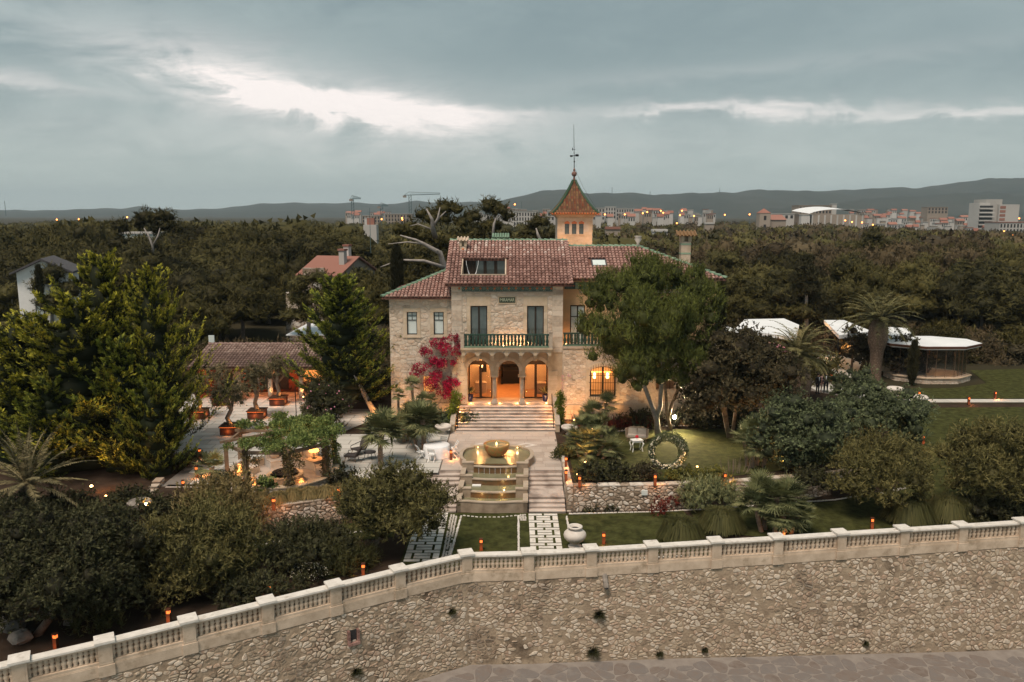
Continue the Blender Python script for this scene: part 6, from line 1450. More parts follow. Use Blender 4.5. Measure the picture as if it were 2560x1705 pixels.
flat_roof('white_canopy', 'white canopy strip beside the tall palm trunk', [C3(2200, 842, 3.7), C3(2278, 832, 3.75), C3(2268, 820, 4.0), C3(2200, 816, 4.0)], 0, 0)
t = thing('glass_lean_to', 'low white framed awning at the villa side', 'awning', A(1818, 820, 74)); b = MB(); b.bar((-2, 0, .5), (1.6, -1, -.2), .12, .12); b.bar((-1.6, -1, -.1), (1.6, -1, -.2), .12, .12); b.bar((-2, 0, .5), (-1.6, -1, -.1), .12, .12); b.build('frame', 'whiteroof', t); MB().add([(-2, 0, .45), (1.6, -1, -.26), (-1.6, -1, -.16)], [(0, 1, 2)]).build('sheet', 'shade', t)
for x, y, p in ((G(2050, 900).x, G(2050, 900).y, 120), (G(2010, 905).x, G(2010, 905).y, 60), (G(2110, 925).x, G(2110, 925).y, 60), (G(1950, 950).x, G(1950, 950).y, 50)): point_lamp('courtyard_light', (x, y, 2.4), p*2.2, (1, .48, .17), .15)
sheet('back_court', [(G(1960, 930).x, G(1960, 930).y), (G(2140, 945).x, G(2140, 945).y), (G(2160, 890).x, G(2160, 890).y), (G(1980, 885).x, G(1980, 885).y)], .012, 'paving')
# ================================================================== boulders and plaque
for u, v, s, lab in ((35, 1566, .55, 'flat pale boulder at the edge of the dark shrubs'), (55, 1602, .42, 'angular pale boulder nearest the corner of the garden'), (170, 1560, .22, 'small pale stone under the bushes'), (45, 1262, .5, 'square pale stone block in the shade of the palm'), (1175, 1000, 0, '')):
    if s: p = G(u, v, LOW+.02); t = thing('boulder', lab, 'boulder', p); MB().ball((0, 0, s*.35), s, 9, 6, rz=.7, jit=.5, seed=u).build('rock', 'rock', t)
p = G(1609, 1232, -.3); t = thing('wall_plaque', 'small pale square plaque on the rubble garden wall', 'plaque', (p.x, 42.12, -.18), R_(3)); MB().box(-.17, .17, -.05, .03, -.14, .14).build('plate', 'shade', t)
t = thing('garden_pot', 'half hidden wide clay pot under the conifers', 'pot', G(350, 1280, 0)); MB().lathe([(.3, 0), (.55, .3), (.6, .55), (.52, .62), (.46, .55)], 16).build('pot', 'rock', t)

# ================================================================== people: one skinned body each, clothes as children
def figure(loc, rz, lab, top, leg, hair, h=1.76, woman=False, arm=0):
    import bmesh
    t = thing('person', lab, 'person', loc, rz); s = h/1.76
    J = dict(pel=(0, 0, .96), ch=(0, -.01, 1.28), nk=(0, 0, 1.50), hd=(0, -.02, 1.66), lh=(.10, 0, .90), lk=(.11, -.02, .50), la=(.12, .02, .08), lt=(.13, -.15, .04), rh=(-.10, 0, .90), rk=(-.11, -.02, .50), ra=(-.13, .02, .08), rt=(-.14, -.15, .04),
             ls=(.20, 0, 1.42), le=(.27, .02, 1.14), lw=(.26, -.06, .90), lf=(.26, -.09, .80), rs=(-.20, 0, 1.42), re=(-.27, .02, 1.14), rw=(-.22, -.12, .92) if not arm else (-.10, -.22, 1.15), rf=(-.21, -.15, .83) if not arm else (-.02, -.24, 1.2))
    Rr = dict(pel=.15, ch=.155, nk=.065, hd=.10, lh=.10, lk=.065, la=.045, lt=.04, rh=.10, rk=.065, ra=.045, rt=.04, ls=.075, le=.05, lw=.038, lf=.03, rs=.075, re=.05, rw=.038, rf=.03)
    E = [('pel', 'ch'), ('ch', 'nk'), ('nk', 'hd'), ('pel', 'lh'), ('lh', 'lk'), ('lk', 'la'), ('la', 'lt'), ('pel', 'rh'), ('rh', 'rk'), ('rk', 'ra'), ('ra', 'rt'), ('ch', 'ls'), ('ls', 'le'), ('le', 'lw'), ('lw', 'lf'), ('ch', 'rs'), ('rs', 're'), ('re', 'rw'), ('rw', 'rf')]
    ks = list(J); me = bpy.data.meshes.new('body'); me.from_pydata([tuple(c*s for c in J[k]) for k in ks], [(ks.index(a), ks.index(b_)) for a, b_ in E], [])
    o = bpy.data.objects.new('body', me); COL.objects.link(o); o.parent = t
    m = o.modifiers.new('skin', 'SKIN'); sd_ = me.skin_vertices[0].data
    for i, k in enumerate(ks): sd_[i].radius = (Rr[k]*s*(.88 if woman and k in ('ch', 'ls', 'rs') else 1), Rr[k]*s*(.75 if k in ('pel', 'ch') else 1))
    sd_[0].use_root = True; o.modifiers.new('sub', 'SUBSURF').levels = 1; o.modifiers['sub'].render_levels = 1
    bpy.context.view_layer.update(); me2 = bpy.data.meshes.new_from_object(o.evaluated_get(bpy.context.evaluated_depsgraph_get())); o.modifiers.clear(); o.data = me2
    me2.materials.clear()
    for k in ('skin', top, leg, 'hair'): me2.materials.append(MT[k])
    for p in me2.polygons:
        c = p.center/s; hand = c.z < .90 and abs(c.x) > .19; p.material_index = 0 if c.z > 1.50 or hand else (1 if c.z > (.55 if woman else .93) else 2); p.use_smooth = True
    b = MB(); b.ball((0, .02*s, 1.69*s), .118*s, 10, 7, rz=1.05)
    if woman: b.ball((0, .07*s, 1.56*s), .10*s, 8, 6, rz=1.5)
    b.build('hair', 'hair', t, smooth=True); MB().ball((0, -.115*s, 1.655*s), .022*s, 6, 4).build('nose', 'skin', t)
    if top == 'suit': MB().add([(-.05*s, -.135*s, 1.46*s), (.05*s, -.135*s, 1.46*s), (.0, -.155*s, 1.12*s)], [(0, 1, 2)]).add([(-.05*s, -.12*s, 1.46*s), (.05*s, -.12*s, 1.46*s), (.0, -.14*s, 1.12*s)], [(2, 1, 0)]).build('shirt_front', 'shirt', t)
    return t
def onpath(u, v): p = G(u, v, .02); return (p.x, p.y, .02)
figure(onpath(2043, 985), R_(25), 'standing person in a dark jacket over a pale shirt', 'suit', 'suit', 0, 1.76)
figure(onpath(2056, 980), R_(-10), 'person with long hair in a mauve top between two suits', 'dress', 'dress', 1, 1.68, True, 1)
figure(onpath(2064, 982), R_(-30), 'person in a dark suit closest to the bollard light', 'suit', 'suit', 0, 1.80)
# ================================================================== plants near the villa
def limbs(t, segs, m='bark', name='trunk'):
    b = MB()
    for pts, rad in segs: b.tube(pts, rad, 8)
    return b.build(name, m, t, smooth=True)
def dome_clumps(R, H, k, z0=0, zmin=-.15, rr_=.3, fill=.35, flat=1.0, seed=None):
    """ellipsoid clumps over a dome of radius R, height H"""
    out = []; n = k
    d_ = sphere_dirs(n, zmin)
    # spread the directions
    for _ in range(12):
        df = d_[:, None]-d_[None]; q = (df**2).sum(-1)+np.eye(n)*9; d_ = unit(d_+(df/(q[..., None]**1.5)).sum(1)*.02); d_[:, 2] = np.maximum(d_[:, 2], zmin); d_ = unit(d_)
    for x in d_:
        f = rng.uniform(.64, 1.0); r = R*rr_*rng.uniform(.6, 1.35)
        out.append((np.array([x[0]*R*f, x[1]*R*f, z0+x[2]*H*f]), (r, r, r*flat*rng.uniform(.75, 1))))
    for _ in range(int(k*fill)):
        x = sphere_dirs(1, zmin)[0]*rng.uniform(.2, .6); r = R*rr_*1.1; out.append((np.array([x[0]*R, x[1]*R, z0+x[2]*H]), (r, r, r*flat)))
    return out
def needle_tree(name, label, loc, R, H, zc, k, dens, ln, wd, leaf, segs, bark='bark', up=.9, group=None, cat='pine tree', zmin=-.3, flat=.85, rr_=.26, jit=.4):
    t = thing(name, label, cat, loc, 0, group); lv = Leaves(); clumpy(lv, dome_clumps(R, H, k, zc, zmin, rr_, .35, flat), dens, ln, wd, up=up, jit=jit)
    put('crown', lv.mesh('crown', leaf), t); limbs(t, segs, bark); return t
# the big pine before the villa
p = G(1645, 1093, .02)
def rel(u, v, y, o=None): q = A(u, v, y); return tuple(q-(o or p))
def big_pine():
    t = thing('pine_tree', 'large rounded green pine with forked pale trunk before the villa', 'pine tree', p); Yp = p.y
    lv = Leaves(); cl = []
    for u, v, rpx, dy in ((1560, 730, 62, -.5), (1620, 700, 60, 0), (1680, 705, 58, .2), (1730, 745, 55, .3), (1500, 770, 48, -.2), (1600, 770, 66, -2.2), (1670, 770, 64, -2.4), (1745, 800, 48, 0), (1480, 830, 42, -.1), (1540, 830, 62, -2.4), (1620, 840, 66, -3.2), (1700, 840, 60, -2.4), (1755, 865, 38, -.2), (1515, 875, 45, -1.2), (1565, 905, 55, -2.4), (1640, 905, 60, -2.6), (1710, 905, 55, -1.6), (1560, 950, 42, -2.2), (1600, 960, 45, -2.4), (1645, 950, 42, -2.0), (1775, 770, 40, .2), (1765, 725, 34, .6), (1490, 735, 38, .4), (1720, 905, 44, -1.4), (1735, 690, 34, 1), (1590, 675, 44, .8), (1655, 668, 40, .8), (1530, 700, 42, .6), (1470, 800, 26, .3), (1780, 830, 26, .6), (1700, 950, 36, -1)):
        c = np.array(rel(u, v, Yp+dy)); r = rpx*px(Yp)
        for _ in range(5):
            dd = sphere_dirs(1, -.5)[0]*r*rng.uniform(.35, .75); q = r*rng.uniform(.38, .58); cl.append((c+dd*[1, .8, 1], (q, q, q*.85)))
    for u, v, rpx in ((1600, 760, 75), (1660, 800, 90), (1560, 850, 75), (1690, 870, 65), (1600, 900, 75)): c = np.array(rel(u, v, Yp+1.2)); r = rpx*px(Yp); cl.append((c, (r, r, r)))
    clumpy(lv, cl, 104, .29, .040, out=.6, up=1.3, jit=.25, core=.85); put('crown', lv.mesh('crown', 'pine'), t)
    limbs(t, [([(0, 0, 0), rel(1642, 1050, Yp), rel(1628, 1010, Yp), rel(1605, 950, Yp), rel(1590, 860, Yp)], [.24, .19, .15, .13, .08]), ([rel(1640, 1058, Yp), rel(1650, 1015, Yp+.05), rel(1656, 920, Yp+.2), rel(1660, 800, Yp+.3)], [.15, .16, .15, .09]),
              ([rel(1600, 945, Yp), rel(1560, 930, Yp-.6), rel(1530, 900, Yp-.9)], [.09, .06, .03]), ([rel(1655, 940, Yp), rel(1700, 900, Yp-.5), rel(1730, 860, Yp-.7)], [.09, .06, .03]), ([rel(1600, 940, Yp-.3), rel(1610, 915, Yp-2.5), rel(1580, 905, Yp-3)], [.05, .035, .02])], 'greybark')
big_pine()
q = G(1690, 1075, .02); t = thing('leaning_trunk_tree', 'second warm lit forked trunk beside the white flood light', 'tree', q)
r_q = lambda u, v, dy=0: rel(u, v, q.y+dy, q)
limbs(t, [([(-.35, 0, 0), r_q(1668, 1040), r_q(1665, 990), r_q(1660, 930)], [.15, .12, .11, .08]), ([r_q(1670, 1045), r_q(1682, 1005), r_q(1695, 975), r_q(1715, 930)], [.11, .12, .11, .07])], 'bark')
lv = Leaves(); clumpy(lv, [(np.array(r_q(1670, 905, .3)), (.9, .9, .7)), (np.array(r_q(1725, 905, .4)), (1.0, .9, .8)), (np.array(r_q(1700, 880, .8)), (1.1, 1, .8))], 120, .16, .07, up=.2); put('crown', lv.mesh('crown', 'oak'), t)

# golden and green conifers with tiered, upswept sprays
def conifer_mesh(H, R, nb, ns, leaf, seed, pw=.72, zlo=.05, wide=.40, ln=.22, wd=.075):
    """tiers of plume-like branches; each carries upswept sprays that are younger and golden at their tips"""
    global rng
    keep, rng = rng, np.random.default_rng(seed); lv = Leaves(); m = 24
    for i in range(nb):
        h = zlo+(1-zlo)*((i+rng.random())/nb)**.9; z0 = H*h; r = max(.5, R*(1-h)**pw*rng.uniform(.5, 1.32))
        a = i*2.39996+rng.normal()*.3; o = np.array([math.cos(a), math.sin(a), 0]); l = np.array([-o[1], o[0], 0]); lift = r*rng.uniform(.18, .50)+(.5 if h > .88 else 0)
        k = int(ns*(.5+.5*r/R)); t = rng.uniform(.25, 1, k); s_ = rng.choice((-1, 1), k)*rng.random(k)**.7
        B = o*(t*r)[:, None]; B[:, 2] = z0-.16*r*np.sin(t*np.pi)+lift*t**2.4
        T = o[None]*(.75+.35*t)[:, None]+l[None]*(s_*.95)[:, None]; T[:, 2] = .34+.50*t+rng.normal(size=k)*.16; T = unit(T)
        L1 = (wide*r*(1.05-.55*t)*(.45+.55*np.abs(s_))+.30)*rng.uniform(.7, 1.15, k)
        q = rng.random((k, m)); P = B[:, None]+T[:, None]*(q*L1[:, None])[..., None]+rng.normal(size=(k, m, 3))*(np.array([.075, .075, .05])*(1.15-.85*q[..., None])); P[..., 2] += (q**2*.14*L1[:, None])
        D = T[:, None]*1.0+rng.normal(size=(k, m, 3))*.34+np.array([0, 0, .25]); tone = np.clip(.03+1.0*q**1.2*(.25+.75*t[:, None])+.20*h*q+rng.normal(size=(k, 1))*.10+rng.normal(size=(k, m))*.07+(rng.random()-.5)*.14+(.12-.34*np.abs(s_[:, None])*(1-q)), 0, 1)  # gold tips are young growth; dark inner tones are painted shade
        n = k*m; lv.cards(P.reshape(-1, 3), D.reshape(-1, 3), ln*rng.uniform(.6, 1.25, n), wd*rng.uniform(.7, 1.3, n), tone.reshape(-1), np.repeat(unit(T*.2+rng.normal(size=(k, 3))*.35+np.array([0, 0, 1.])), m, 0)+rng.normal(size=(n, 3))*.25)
    for h in np.linspace(zlo+.03, .9, 10): q = R*(1-h)**pw*.42; lv.blob((0, 0, H*h), (q, q, H*.085), 0.0, 9, 5)  # core blobs in the darkest tone, painting the shade inside the crown
    rng = keep; return lv.mesh('crown', leaf)
def conifer(label, loc, me, H, R, trunk, rz=0, sc_=1.0, cat='cypress tree', name='cypress_tree', lean=None, group=None):
    t = thing(name, label, cat, loc, rz, group); c = put('crown', me, t); c.scale = (sc_,)*3
    limbs(t, trunk or [([(0, 0, -.3), (.05, .05, H*.4*sc_), (0, 0, H*.92*sc_)], [R*.075*sc_, R*.05*sc_, .03])], 'bark'); return t
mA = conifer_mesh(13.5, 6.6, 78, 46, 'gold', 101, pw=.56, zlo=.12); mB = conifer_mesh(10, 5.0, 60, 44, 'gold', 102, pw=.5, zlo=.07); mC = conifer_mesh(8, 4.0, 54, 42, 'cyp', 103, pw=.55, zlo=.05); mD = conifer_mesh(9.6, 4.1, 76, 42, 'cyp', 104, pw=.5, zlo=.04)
def cone_at(u, vtop, y, zb, H0, R0, me, label, rz=0, widen=1.0, **k):
    top = A(u, vtop, y); s = (top.z-zb)/H0; t = conifer(label, (top.x, y, zb), me, H0, R0, None, rz, 1.0, **k); t.scale = (s*widen, s*widen, s); return t
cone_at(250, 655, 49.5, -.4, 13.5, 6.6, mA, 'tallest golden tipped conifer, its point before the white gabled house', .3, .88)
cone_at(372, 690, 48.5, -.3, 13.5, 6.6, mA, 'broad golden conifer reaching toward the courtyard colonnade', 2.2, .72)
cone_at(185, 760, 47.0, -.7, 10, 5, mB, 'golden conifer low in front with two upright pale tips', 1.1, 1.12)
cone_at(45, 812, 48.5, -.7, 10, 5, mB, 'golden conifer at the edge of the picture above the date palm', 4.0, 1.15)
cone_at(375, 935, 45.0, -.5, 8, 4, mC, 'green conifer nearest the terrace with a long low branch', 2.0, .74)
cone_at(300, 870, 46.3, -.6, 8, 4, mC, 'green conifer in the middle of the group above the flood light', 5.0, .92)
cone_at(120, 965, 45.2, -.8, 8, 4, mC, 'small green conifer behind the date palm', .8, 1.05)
tr = G(934, 1036, .02); t = thing('cypress_tree', 'green conifer on a leaning lit trunk beside the villa', 'cypress tree', tr); c = put('crown', mD, t, (-2.3, .2, 1.0)); 
zt = A(830, 708, tr.y).z; c.scale = (.98, .9, (zt-1.0)/9.6)
point_lamp('trunk_light', tr+Vector((.3, -.9, .35)), 70, (1, .42, .12), .06)
limbs(t, [([(.15, -.1, 0), (-.55, 0, 1.35), (-1.25, .1, 2.6), (-2.0, .2, 4.5), (-2.2, .2, 8.2)], [.24, .2, .17, .13, .04]), ([(-.5, -.02, 1.2), (-.9, -.5, 2.3), (-1.2, -.9, 3.2)], [.1, .08, .04])], 'greybark')
# slim cypresses and dark trees
def column_cypress(u, vt, vb, y, lab, wpx=26, leaf='darkcyp', n=3000):
    top, bot = A(u, vt, y), A(u, vb, y); H = top.z-bot.z; R = wpx/2*px(y); t = thing('cypress_tree', lab, 'cypress tree', (top.x, y, bot.z)); lv = Leaves()
    z = rng.random(n)**.9; a = rng.uniform(0, 6.283, n); r = R*np.minimum(1, (1-z)*3.2)**.6*np.minimum(1, .5+z*3)*rng.uniform(.8, 1.05, n); P = np.stack([r*np.cos(a), r*np.sin(a), z*H], 1); D = np.stack([np.cos(a)*.35, np.sin(a)*.35, 1+0*a], 1)+rng.normal(size=(n, 3))*.2
    lv.tris(P, D, .45, .13, np.clip(rng.normal(.5, .25, n), 0, 1))
    for h in np.linspace(.05, .85, 7): lv.blob((0, 0, H*h), (R*.8*min(1, (1-h)*2), R*.8*min(1, (1-h)*2), H*.1), .1, 8, 5)
    put('crown', lv.mesh('crown', leaf), t); limbs(t, [([(0, 0, -.2), (0, 0, H*.5)], [.12, .06])])
column_cypress(991, 618, 740, 74, 'slim dark cypress at the end of the villa roof', 26)
column_cypress(1752, 676, 800, 58, 'slim dark cypress against the villa roof corner', 20)
column_cypress(1799, 682, 860, 61, 'taller slim dark cypress just beyond the villa corner', 32)
column_cypress(2287, 858, 958, 69.0, 'narrow clipped cypress before the glass pavilion', 17, n=1600)
column_cypress(95, 668, 745, 74, 'slim cypress against the white gabled house', 10, n=900)
def oak(lab, u, v, z, R, H, zc, k, leaf='oak', dens=75, ln=.16, wd=.085, trunks=1, name='oak_tree', cat='oak tree', jit=.7, up=.25, zmin=-.45, rr_=.28, th=.14, flat=.85, tri=2, bark='bark'):
    p_ = G(u, v, z); t = thing(name, lab, cat, p_); lv = Leaves(); clumpy(lv, dome_clumps(R, H, k, zc, zmin, rr_, .4, flat), dens, ln, wd, up=up, jit=jit, tri=tri)
    put('crown', lv.mesh('crown', leaf), t); r_ = random.Random(int(u))
    limbs(t, [([(r_.uniform(-.15, .15)*trunks, 0, -.1), (r_.uniform(-.3, .3)*trunks, r_.uniform(-.2, .2), zc*.5), (r_.uniform(-.6, .6)*trunks, r_.uniform(-.4, .4), zc)], [th, th*.8, th*.5]) for _ in range(trunks)], bark); return t
oak('wide dark evergreen oak beyond the pine, pale trunks beneath', 1838, 1095, .02, 3.9, 3.0, 4.35, 46, dens=70, trunks=4)
oak('dark evergreen behind the tall palm trunk', 2245, 940, 0, 2.5, 1.8, 2.0, 30, dens=60, ln=.22, wd=.11)
oak('dark round evergreen at the foot of the tall palm', 2130, 925, 0, 2.0, 1.9, 2.2, 26, dens=55, ln=.22, wd=.11)
oak('big grey green round shrub on the lawn beyond the oak', 2010, 1172, .02, 3.15, 2.15, 2.35, 60, 'greybush', 105, .12, .055, 2, 'round_shrub', 'shrub', .7, .5, -.5, .24)
oak('second grey green shrub, nearer the pale path', 2190, 1130, -.1, 3.0, 2.0, 2.4, 52, 'greybush', 90, .12, .055, 2, 'round_shrub', 'shrub', .7, .5, -.5, .24)
oak('small grey green shrub behind, below the three people', 2140, 1010, 0, 2.0, 1.4, 1.3, 30, 'greybush', 90, .13, .06, 1, 'round_shrub', 'shrub', .7, .5, -.4, .26)
oak('oleander bush with few pink flowers on the terrace', 812, 1080, .02, 1.75, 1.75, 1.75, 34, 'bushdark', 110, .17, .045, 3, 'oleander_bush', 'shrub', .6, .9, -.7, .28, .05)
lw = Leaves()
for k in range(26): d_ = sphere_dirs(1, .0)[0]; r = rng.uniform(.035, .06); lw.blob(d_*[1.7, 1.7, 1.7]+[0, 0, 1.75], (r, r, r), rng.random(), 6, 4)
put('flowers', lw.mesh('flowers', 'pink'), [o for o in bpy.data.objects if o.get('category') == 'shrub' and 'oleander' in o.name][-1])
oak('pink flowering oleander between the oak and the young palm', 1912, 985, 0, 2.2, 1.9, 2.4, 26, 'bushdark', 70, .2, .06, 2, 'oleander_bush', 'shrub', .6, .6, -.6, .28, .06)
lw = Leaves()
for k in range(150): d_ = unit(np.array([rng.normal()*.7+.2, -abs(rng.normal())*.6, rng.normal()*.4+.45])); r = rng.uniform(.05, .10); lw.blob(d_*[2.25, 2.25, 2.0]+[0, 0, 2.4], (r, r, r), rng.random(), 5, 4)
put('flowers', lw.mesh('flowers', 'pink'), [o for o in bpy.data.objects if 'oleander' in o.name and o.get('category')][-1])['kind'] = 'stuff'
# olive trees in the planters
for (u, v, s, lab), q, (R, H, zc, sd_) in zip(PLANTER, PLP, ((1.25, .95, 2.75, 1), (1.15, 1.15, 3.0, 2), (.95, 1.0, 3.0, 3), (.95, .95, 2.5, 4), (.85, .9, 2.5, 5))):
    t = thing('olive_tree', 'grey olive tree in the planter '+lab.replace('on the terrace, ', '').replace('carrying the twisted olive', 'with a twisted trunk').replace('behind a small olive', 'of the terrace wall'), 'olive tree', q+Vector((0, 0, .68)), sd_)
    lv = Leaves(); clumpy(lv, dome_clumps(R, H, 30, zc-.68, -.5, .30, .4), 125, .13, .042, up=.3, jit=.6, core=.55, tri=False); put('crown', lv.mesh('crown', 'olive'), t); r_ = random.Random(sd_); w_ = r_.uniform(-.25, .25)
    limbs(t, [([(0, 0, -.05), (w_, .1, .45), (-w_*.6, 0, 1.0), (w_, .1, zc-.7)], [.19, .15, .15, .09]), ([(-w_*.6, 0, 1.0), (.5, .2, 1.7), (.8, .3, zc-.5)], [.11, .08, .04]), ([(-w_*.6, 0, 1.0), (-.5, -.2, 1.7), (-.8, -.1, zc-.5)], [.1, .07, .04])], 'bark')
# foreground bushes and small trees in the lower garden
def bush(lab, u, v, z, R, H, zc, leaf, dens, ln, wd, k=50, up=.5, jit=.6, name='garden_bush', cat='bush', zmin=-.4, rr_=.26, trunk=None, sx=1.0, tri=2, core=.62):
    p_ = G(u, v, z)
    if p_.y > 56 and -9.3 < p_.x < 15.4: p_.y = 55.9
    t = thing(name, lab, cat, p_); lv = Leaves(); cl = [(c*np.array([sx, 1, 1]), r) for c, r in dome_clumps(R, H, k, zc, zmin, rr_, .35)]
    clumpy(lv, cl, dens, ln, wd, up=up, jit=jit, core=core, tri=tri); put('foliage', lv.mesh('foliage', leaf), t)
    if trunk: limbs(t, trunk, 'bark')
    return t
bush('round olive brown bush on a leaning trunk before the fountain', 985, 1390, LOW, 2.2, 1.65, 2.55, 'tamarisk', 165, .17, .035, 64, .75, .55, 'round_olive_bush', 'small tree', -.55, .27, [([(-1.0, -.1, 0), (-.9, 0, .6), (-.35, .1, 1.3), (0, 0, 2.6)], [.17, .14, .11, .07]), ([(-.7, 0, .8), (.3, .2, 1.7), (.8, .2, 2.6)], [.09, .07, .03])], 1.18)
bush('feathery brown green bush below the pergola', 505, 1470, LOW, 2.5, 1.85, 1.8, 'tamarisk', 160, .19, .036, 66, 1.0, .5, 'feathery_bush', 'bush', -.5, .25, [([(.9, 0, 0), (.8, 0, .9), (.2, 0, 2)], [.14, .11, .05])], 1.05)
bush('feathery pale bush at the shaded garden steps', 560, 1330, LOW+.1, 1.7, 1.6, 1.15, 'straw', 120, .22, .036, 36, 1.1, .45, 'feathery_bush', 'bush', -.3, .3, None, 1.35)
bush('broad dark green shrub in the shady corner, leaning trunk below', 150, 1560, LOW, 2.9, 1.75, 2.4, 'bushdark', 150, .13, .05, 70, .5, .65, 'dark_shrub', 'shrub', -.45, .24, [([(-.4, -.9, 0), (.1, -.7, .7), (.4, -.3, 1.4), (.2, 0, 2.4)], [.17, .14, .10, .06])], 1.3)
bush('dark green shrub on the shady slope behind the broad one', 20, 1400, LOW, 2.6, 1.5, 1.3, 'bushdark', 110, .14, .05, 50, .5, .6, 'dark_shrub', 'shrub', -.3, .26, None, 1.3)
bush('dark fine leaved shrub between the feathery bush and round one', 775, 1420, LOW, 1.8, 1.1, 1.1, 'bushdark', 150, .15, .035, 46, .9, .55, 'dark_shrub', 'shrub', -.5, .26, [([(0, 0, 0), (0, 0, 1.2)], [.08, .05])], 1.15)
bush('low dark grassy mound behind the balustrade by the round bush', 860, 1420, LOW, 1.1, .8, .25, 'grass', 160, .3, .02, 22, 1.0, .4, 'low_shrub', 'shrub', -.1, .3, None, 1.5)
t = bush('low white flowering plant behind the balustrade', 775, 1455, LOW, .62, .50, .3, 'bushdark', 160, .10, .04, 14, .5, .6, 'flowering_plant', 'plant', -.2, .3, None, 1.3)
lw = Leaves(); n = 260; d_ = sphere_dirs(n, .1); lw.cards(d_*[.85, .62, .55]+[0, 0, .3], d_+rng.normal(size=(n, 3)), .045, .04, rng.random(n)); put('flowers', lw.mesh('flowers', 'petal'), t)['kind'] = 'stuff'
bush('shady low shrub along the balustrade under the feathery bush', 640, 1500, LOW, 1.3, .8, .35, 'bushdark', 120, .16, .04, 26, .7, .6, 'low_shrub', 'shrub', -.1, .3, None, 1.7)
bush('dark low shrub on the slope left of the feathery bush', 330, 1500, LOW, 1.8, 1.2, .7, 'bushdark', 100, .15, .045, 34, .6, .6, 'dark_shrub', 'shrub', -.2, .28, None, 1.4)
bush('dark low shrub by the big stone among the shady bushes', 250, 1570, LOW, .8, .6, .3, 'grass', 120, .22, .03, 16, .9, .5, 'low_shrub', 'shrub', -.1, .3, None, 1.3)
bush('feathery brown tree with two flood lights shining through it', 2190, 1290, LOW, 2.35, 1.75, 2.6, 'tamarisk', 120, .19, .034, 58, .85, .55, 'feathery_tree', 'small tree', -.5, .25, [([(1.0, -.1, 0), (.8, 0, .8), (.3, 0, 1.6), (0, 0, 2.6)], [.15, .12, .09, .05])], 1.18, core=.5)
bush('feathery brown tree at the edge of the sloping lawn', 2490, 1290, LOW+.1, 2.7, 2.3, 2.9, 'tamarisk', 105, .21, .036, 64, .85, .55, 'feathery_tree', 'small tree', -.65, .25, [([(.3, 0, 0), (.2, 0, 1.4), (0, 0, 2.6)], [.14, .11, .06])], 1.1, core=.5)
bush('dark low bush beneath the edge tree by the balustrade', 2480, 1300, LOW, 1.9, .9, .4, 'bushdark', 100, .16, .05, 30, .6, .6, 'low_shrub', 'shrub', -.1, .28, None, 1.5)
bush('rosemary like grey shrub before the rubble garden wall', 1775, 1275, LOW, 1.45, .95, .8, 'fan', 140, .2, .028, 30, 1.2, .4, 'grey_shrub', 'shrub', -.2, .3, None, 1.15)
for u, v, lab in ((1472, 1279, 'small dark shrublet at the foot of the garden wall, nearer the stairs'), (1527, 1277, 'small dark shrublet at the foot of the garden wall, second along')): bush(lab, u, v, LOW, .33, .26, .08, 'bushdark', 200, .1, .035, 9, .5, .6, 'small_shrub', 'shrub', 0, .35, None, 1.4)
bush('dark shrublets under the wall beyond the red leaved plant', 1690, 1262, LOW, .5, .3, .1, 'bushdark', 180, .1, .035, 12, .5, .6, 'small_shrub', 'shrub', 0, .35, None, 2.2)
# bed behind the garden wall
for u, v, z, R, H, zc, leaf, lab in ((1478, 1205, .1, .85, .62, .45, 'bushdark', 'dark round bush at the corner behind the garden wall'), (1540, 1203, .1, .85, .66, .5, 'bushdark', 'second dark round bush behind the garden wall'), (1610, 1200, .1, .80, .55, .45, 'oak', 'brownish dark bush just below the flower ring'), (2030, 1215, 0, 1.0, .55, .45, 'bushdark', 'dark clipped bush by the warm flood light'),
                                     (1375+30, 1145, .05, .6, .5, .3, 'grass', 'low plants at the plaza edge under the fan palms')): bush(lab, u, v, z, R, H, zc, leaf, 170, .10, .045, 22, .5, .65, 'round_bush', 'bush', -.3, .32)
bush('long low golden green hedge on top of the garden wall', 1745, 1203, .06, .72, .36, .28, 'hedge', 170, .10, .045, 40, .7, .6, 'low_hedge', 'hedge', -.1, .30, None, 2.7)
bush('clipped dark hedge along the terrace edge above the steps', 480, 1165, 0, .75, .45, .4, 'bushdark', 130, .11, .045, 22, .6, .6, 'clipped_hedge', 'hedge', -.2, .35, None, 1.6)
t = thing('bare_bush', 'thicket of bare pale twigs beside the golden hedge', 'bush', G(1835, 1180, .05)); b = MB(); r_ = random.Random(3)
for k in range(26): a = r_.uniform(0, 6.28); q = r_.uniform(.1, .9); b.tube([(q*math.cos(a), q*.5*math.sin(a), 0), (q*1.25*math.cos(a), q*.7*math.sin(a), r_.uniform(.4, .9))], [.018, .008], 4)
b.build('twigs', 'bark', t)
for u, v, z, lab, s in ((1650, 1290, LOW, 'dark red leaved plant before the weeping grass mound', .55), (1690, 1270, LOW, 'second red leaved plant near the garden wall', .4)):
    t = thing('red_leaved_plant', lab, 'plant', G(u, v, z)); lv = Leaves(); clumpy(lv, dome_clumps(s, s*1.1, 10, s*.8, -.5, .35), 150, .13, .06, up=.8, core=.3, tri=False); put('leaves', lv.mesh('leaves', 'redplant'), t)
t = thing('spiky_dark_plants', 'row of dark spiky plants along the villa plinth', 'plants', (7.6, 55.6, .02)); lv = Leaves(); n = 900; P = np.stack([rng.uniform(-3.2, 3.0, n), rng.uniform(-.8, .7, n), np.zeros(n)], 1); lv.tris(P, rng.normal(size=(n, 3))*.4+[0, 0, 1], rng.uniform(.5, 1.05, n), .06, rng.uniform(0, 1, n)); put('leaves', lv.mesh('leaves', 'redplant'), t)
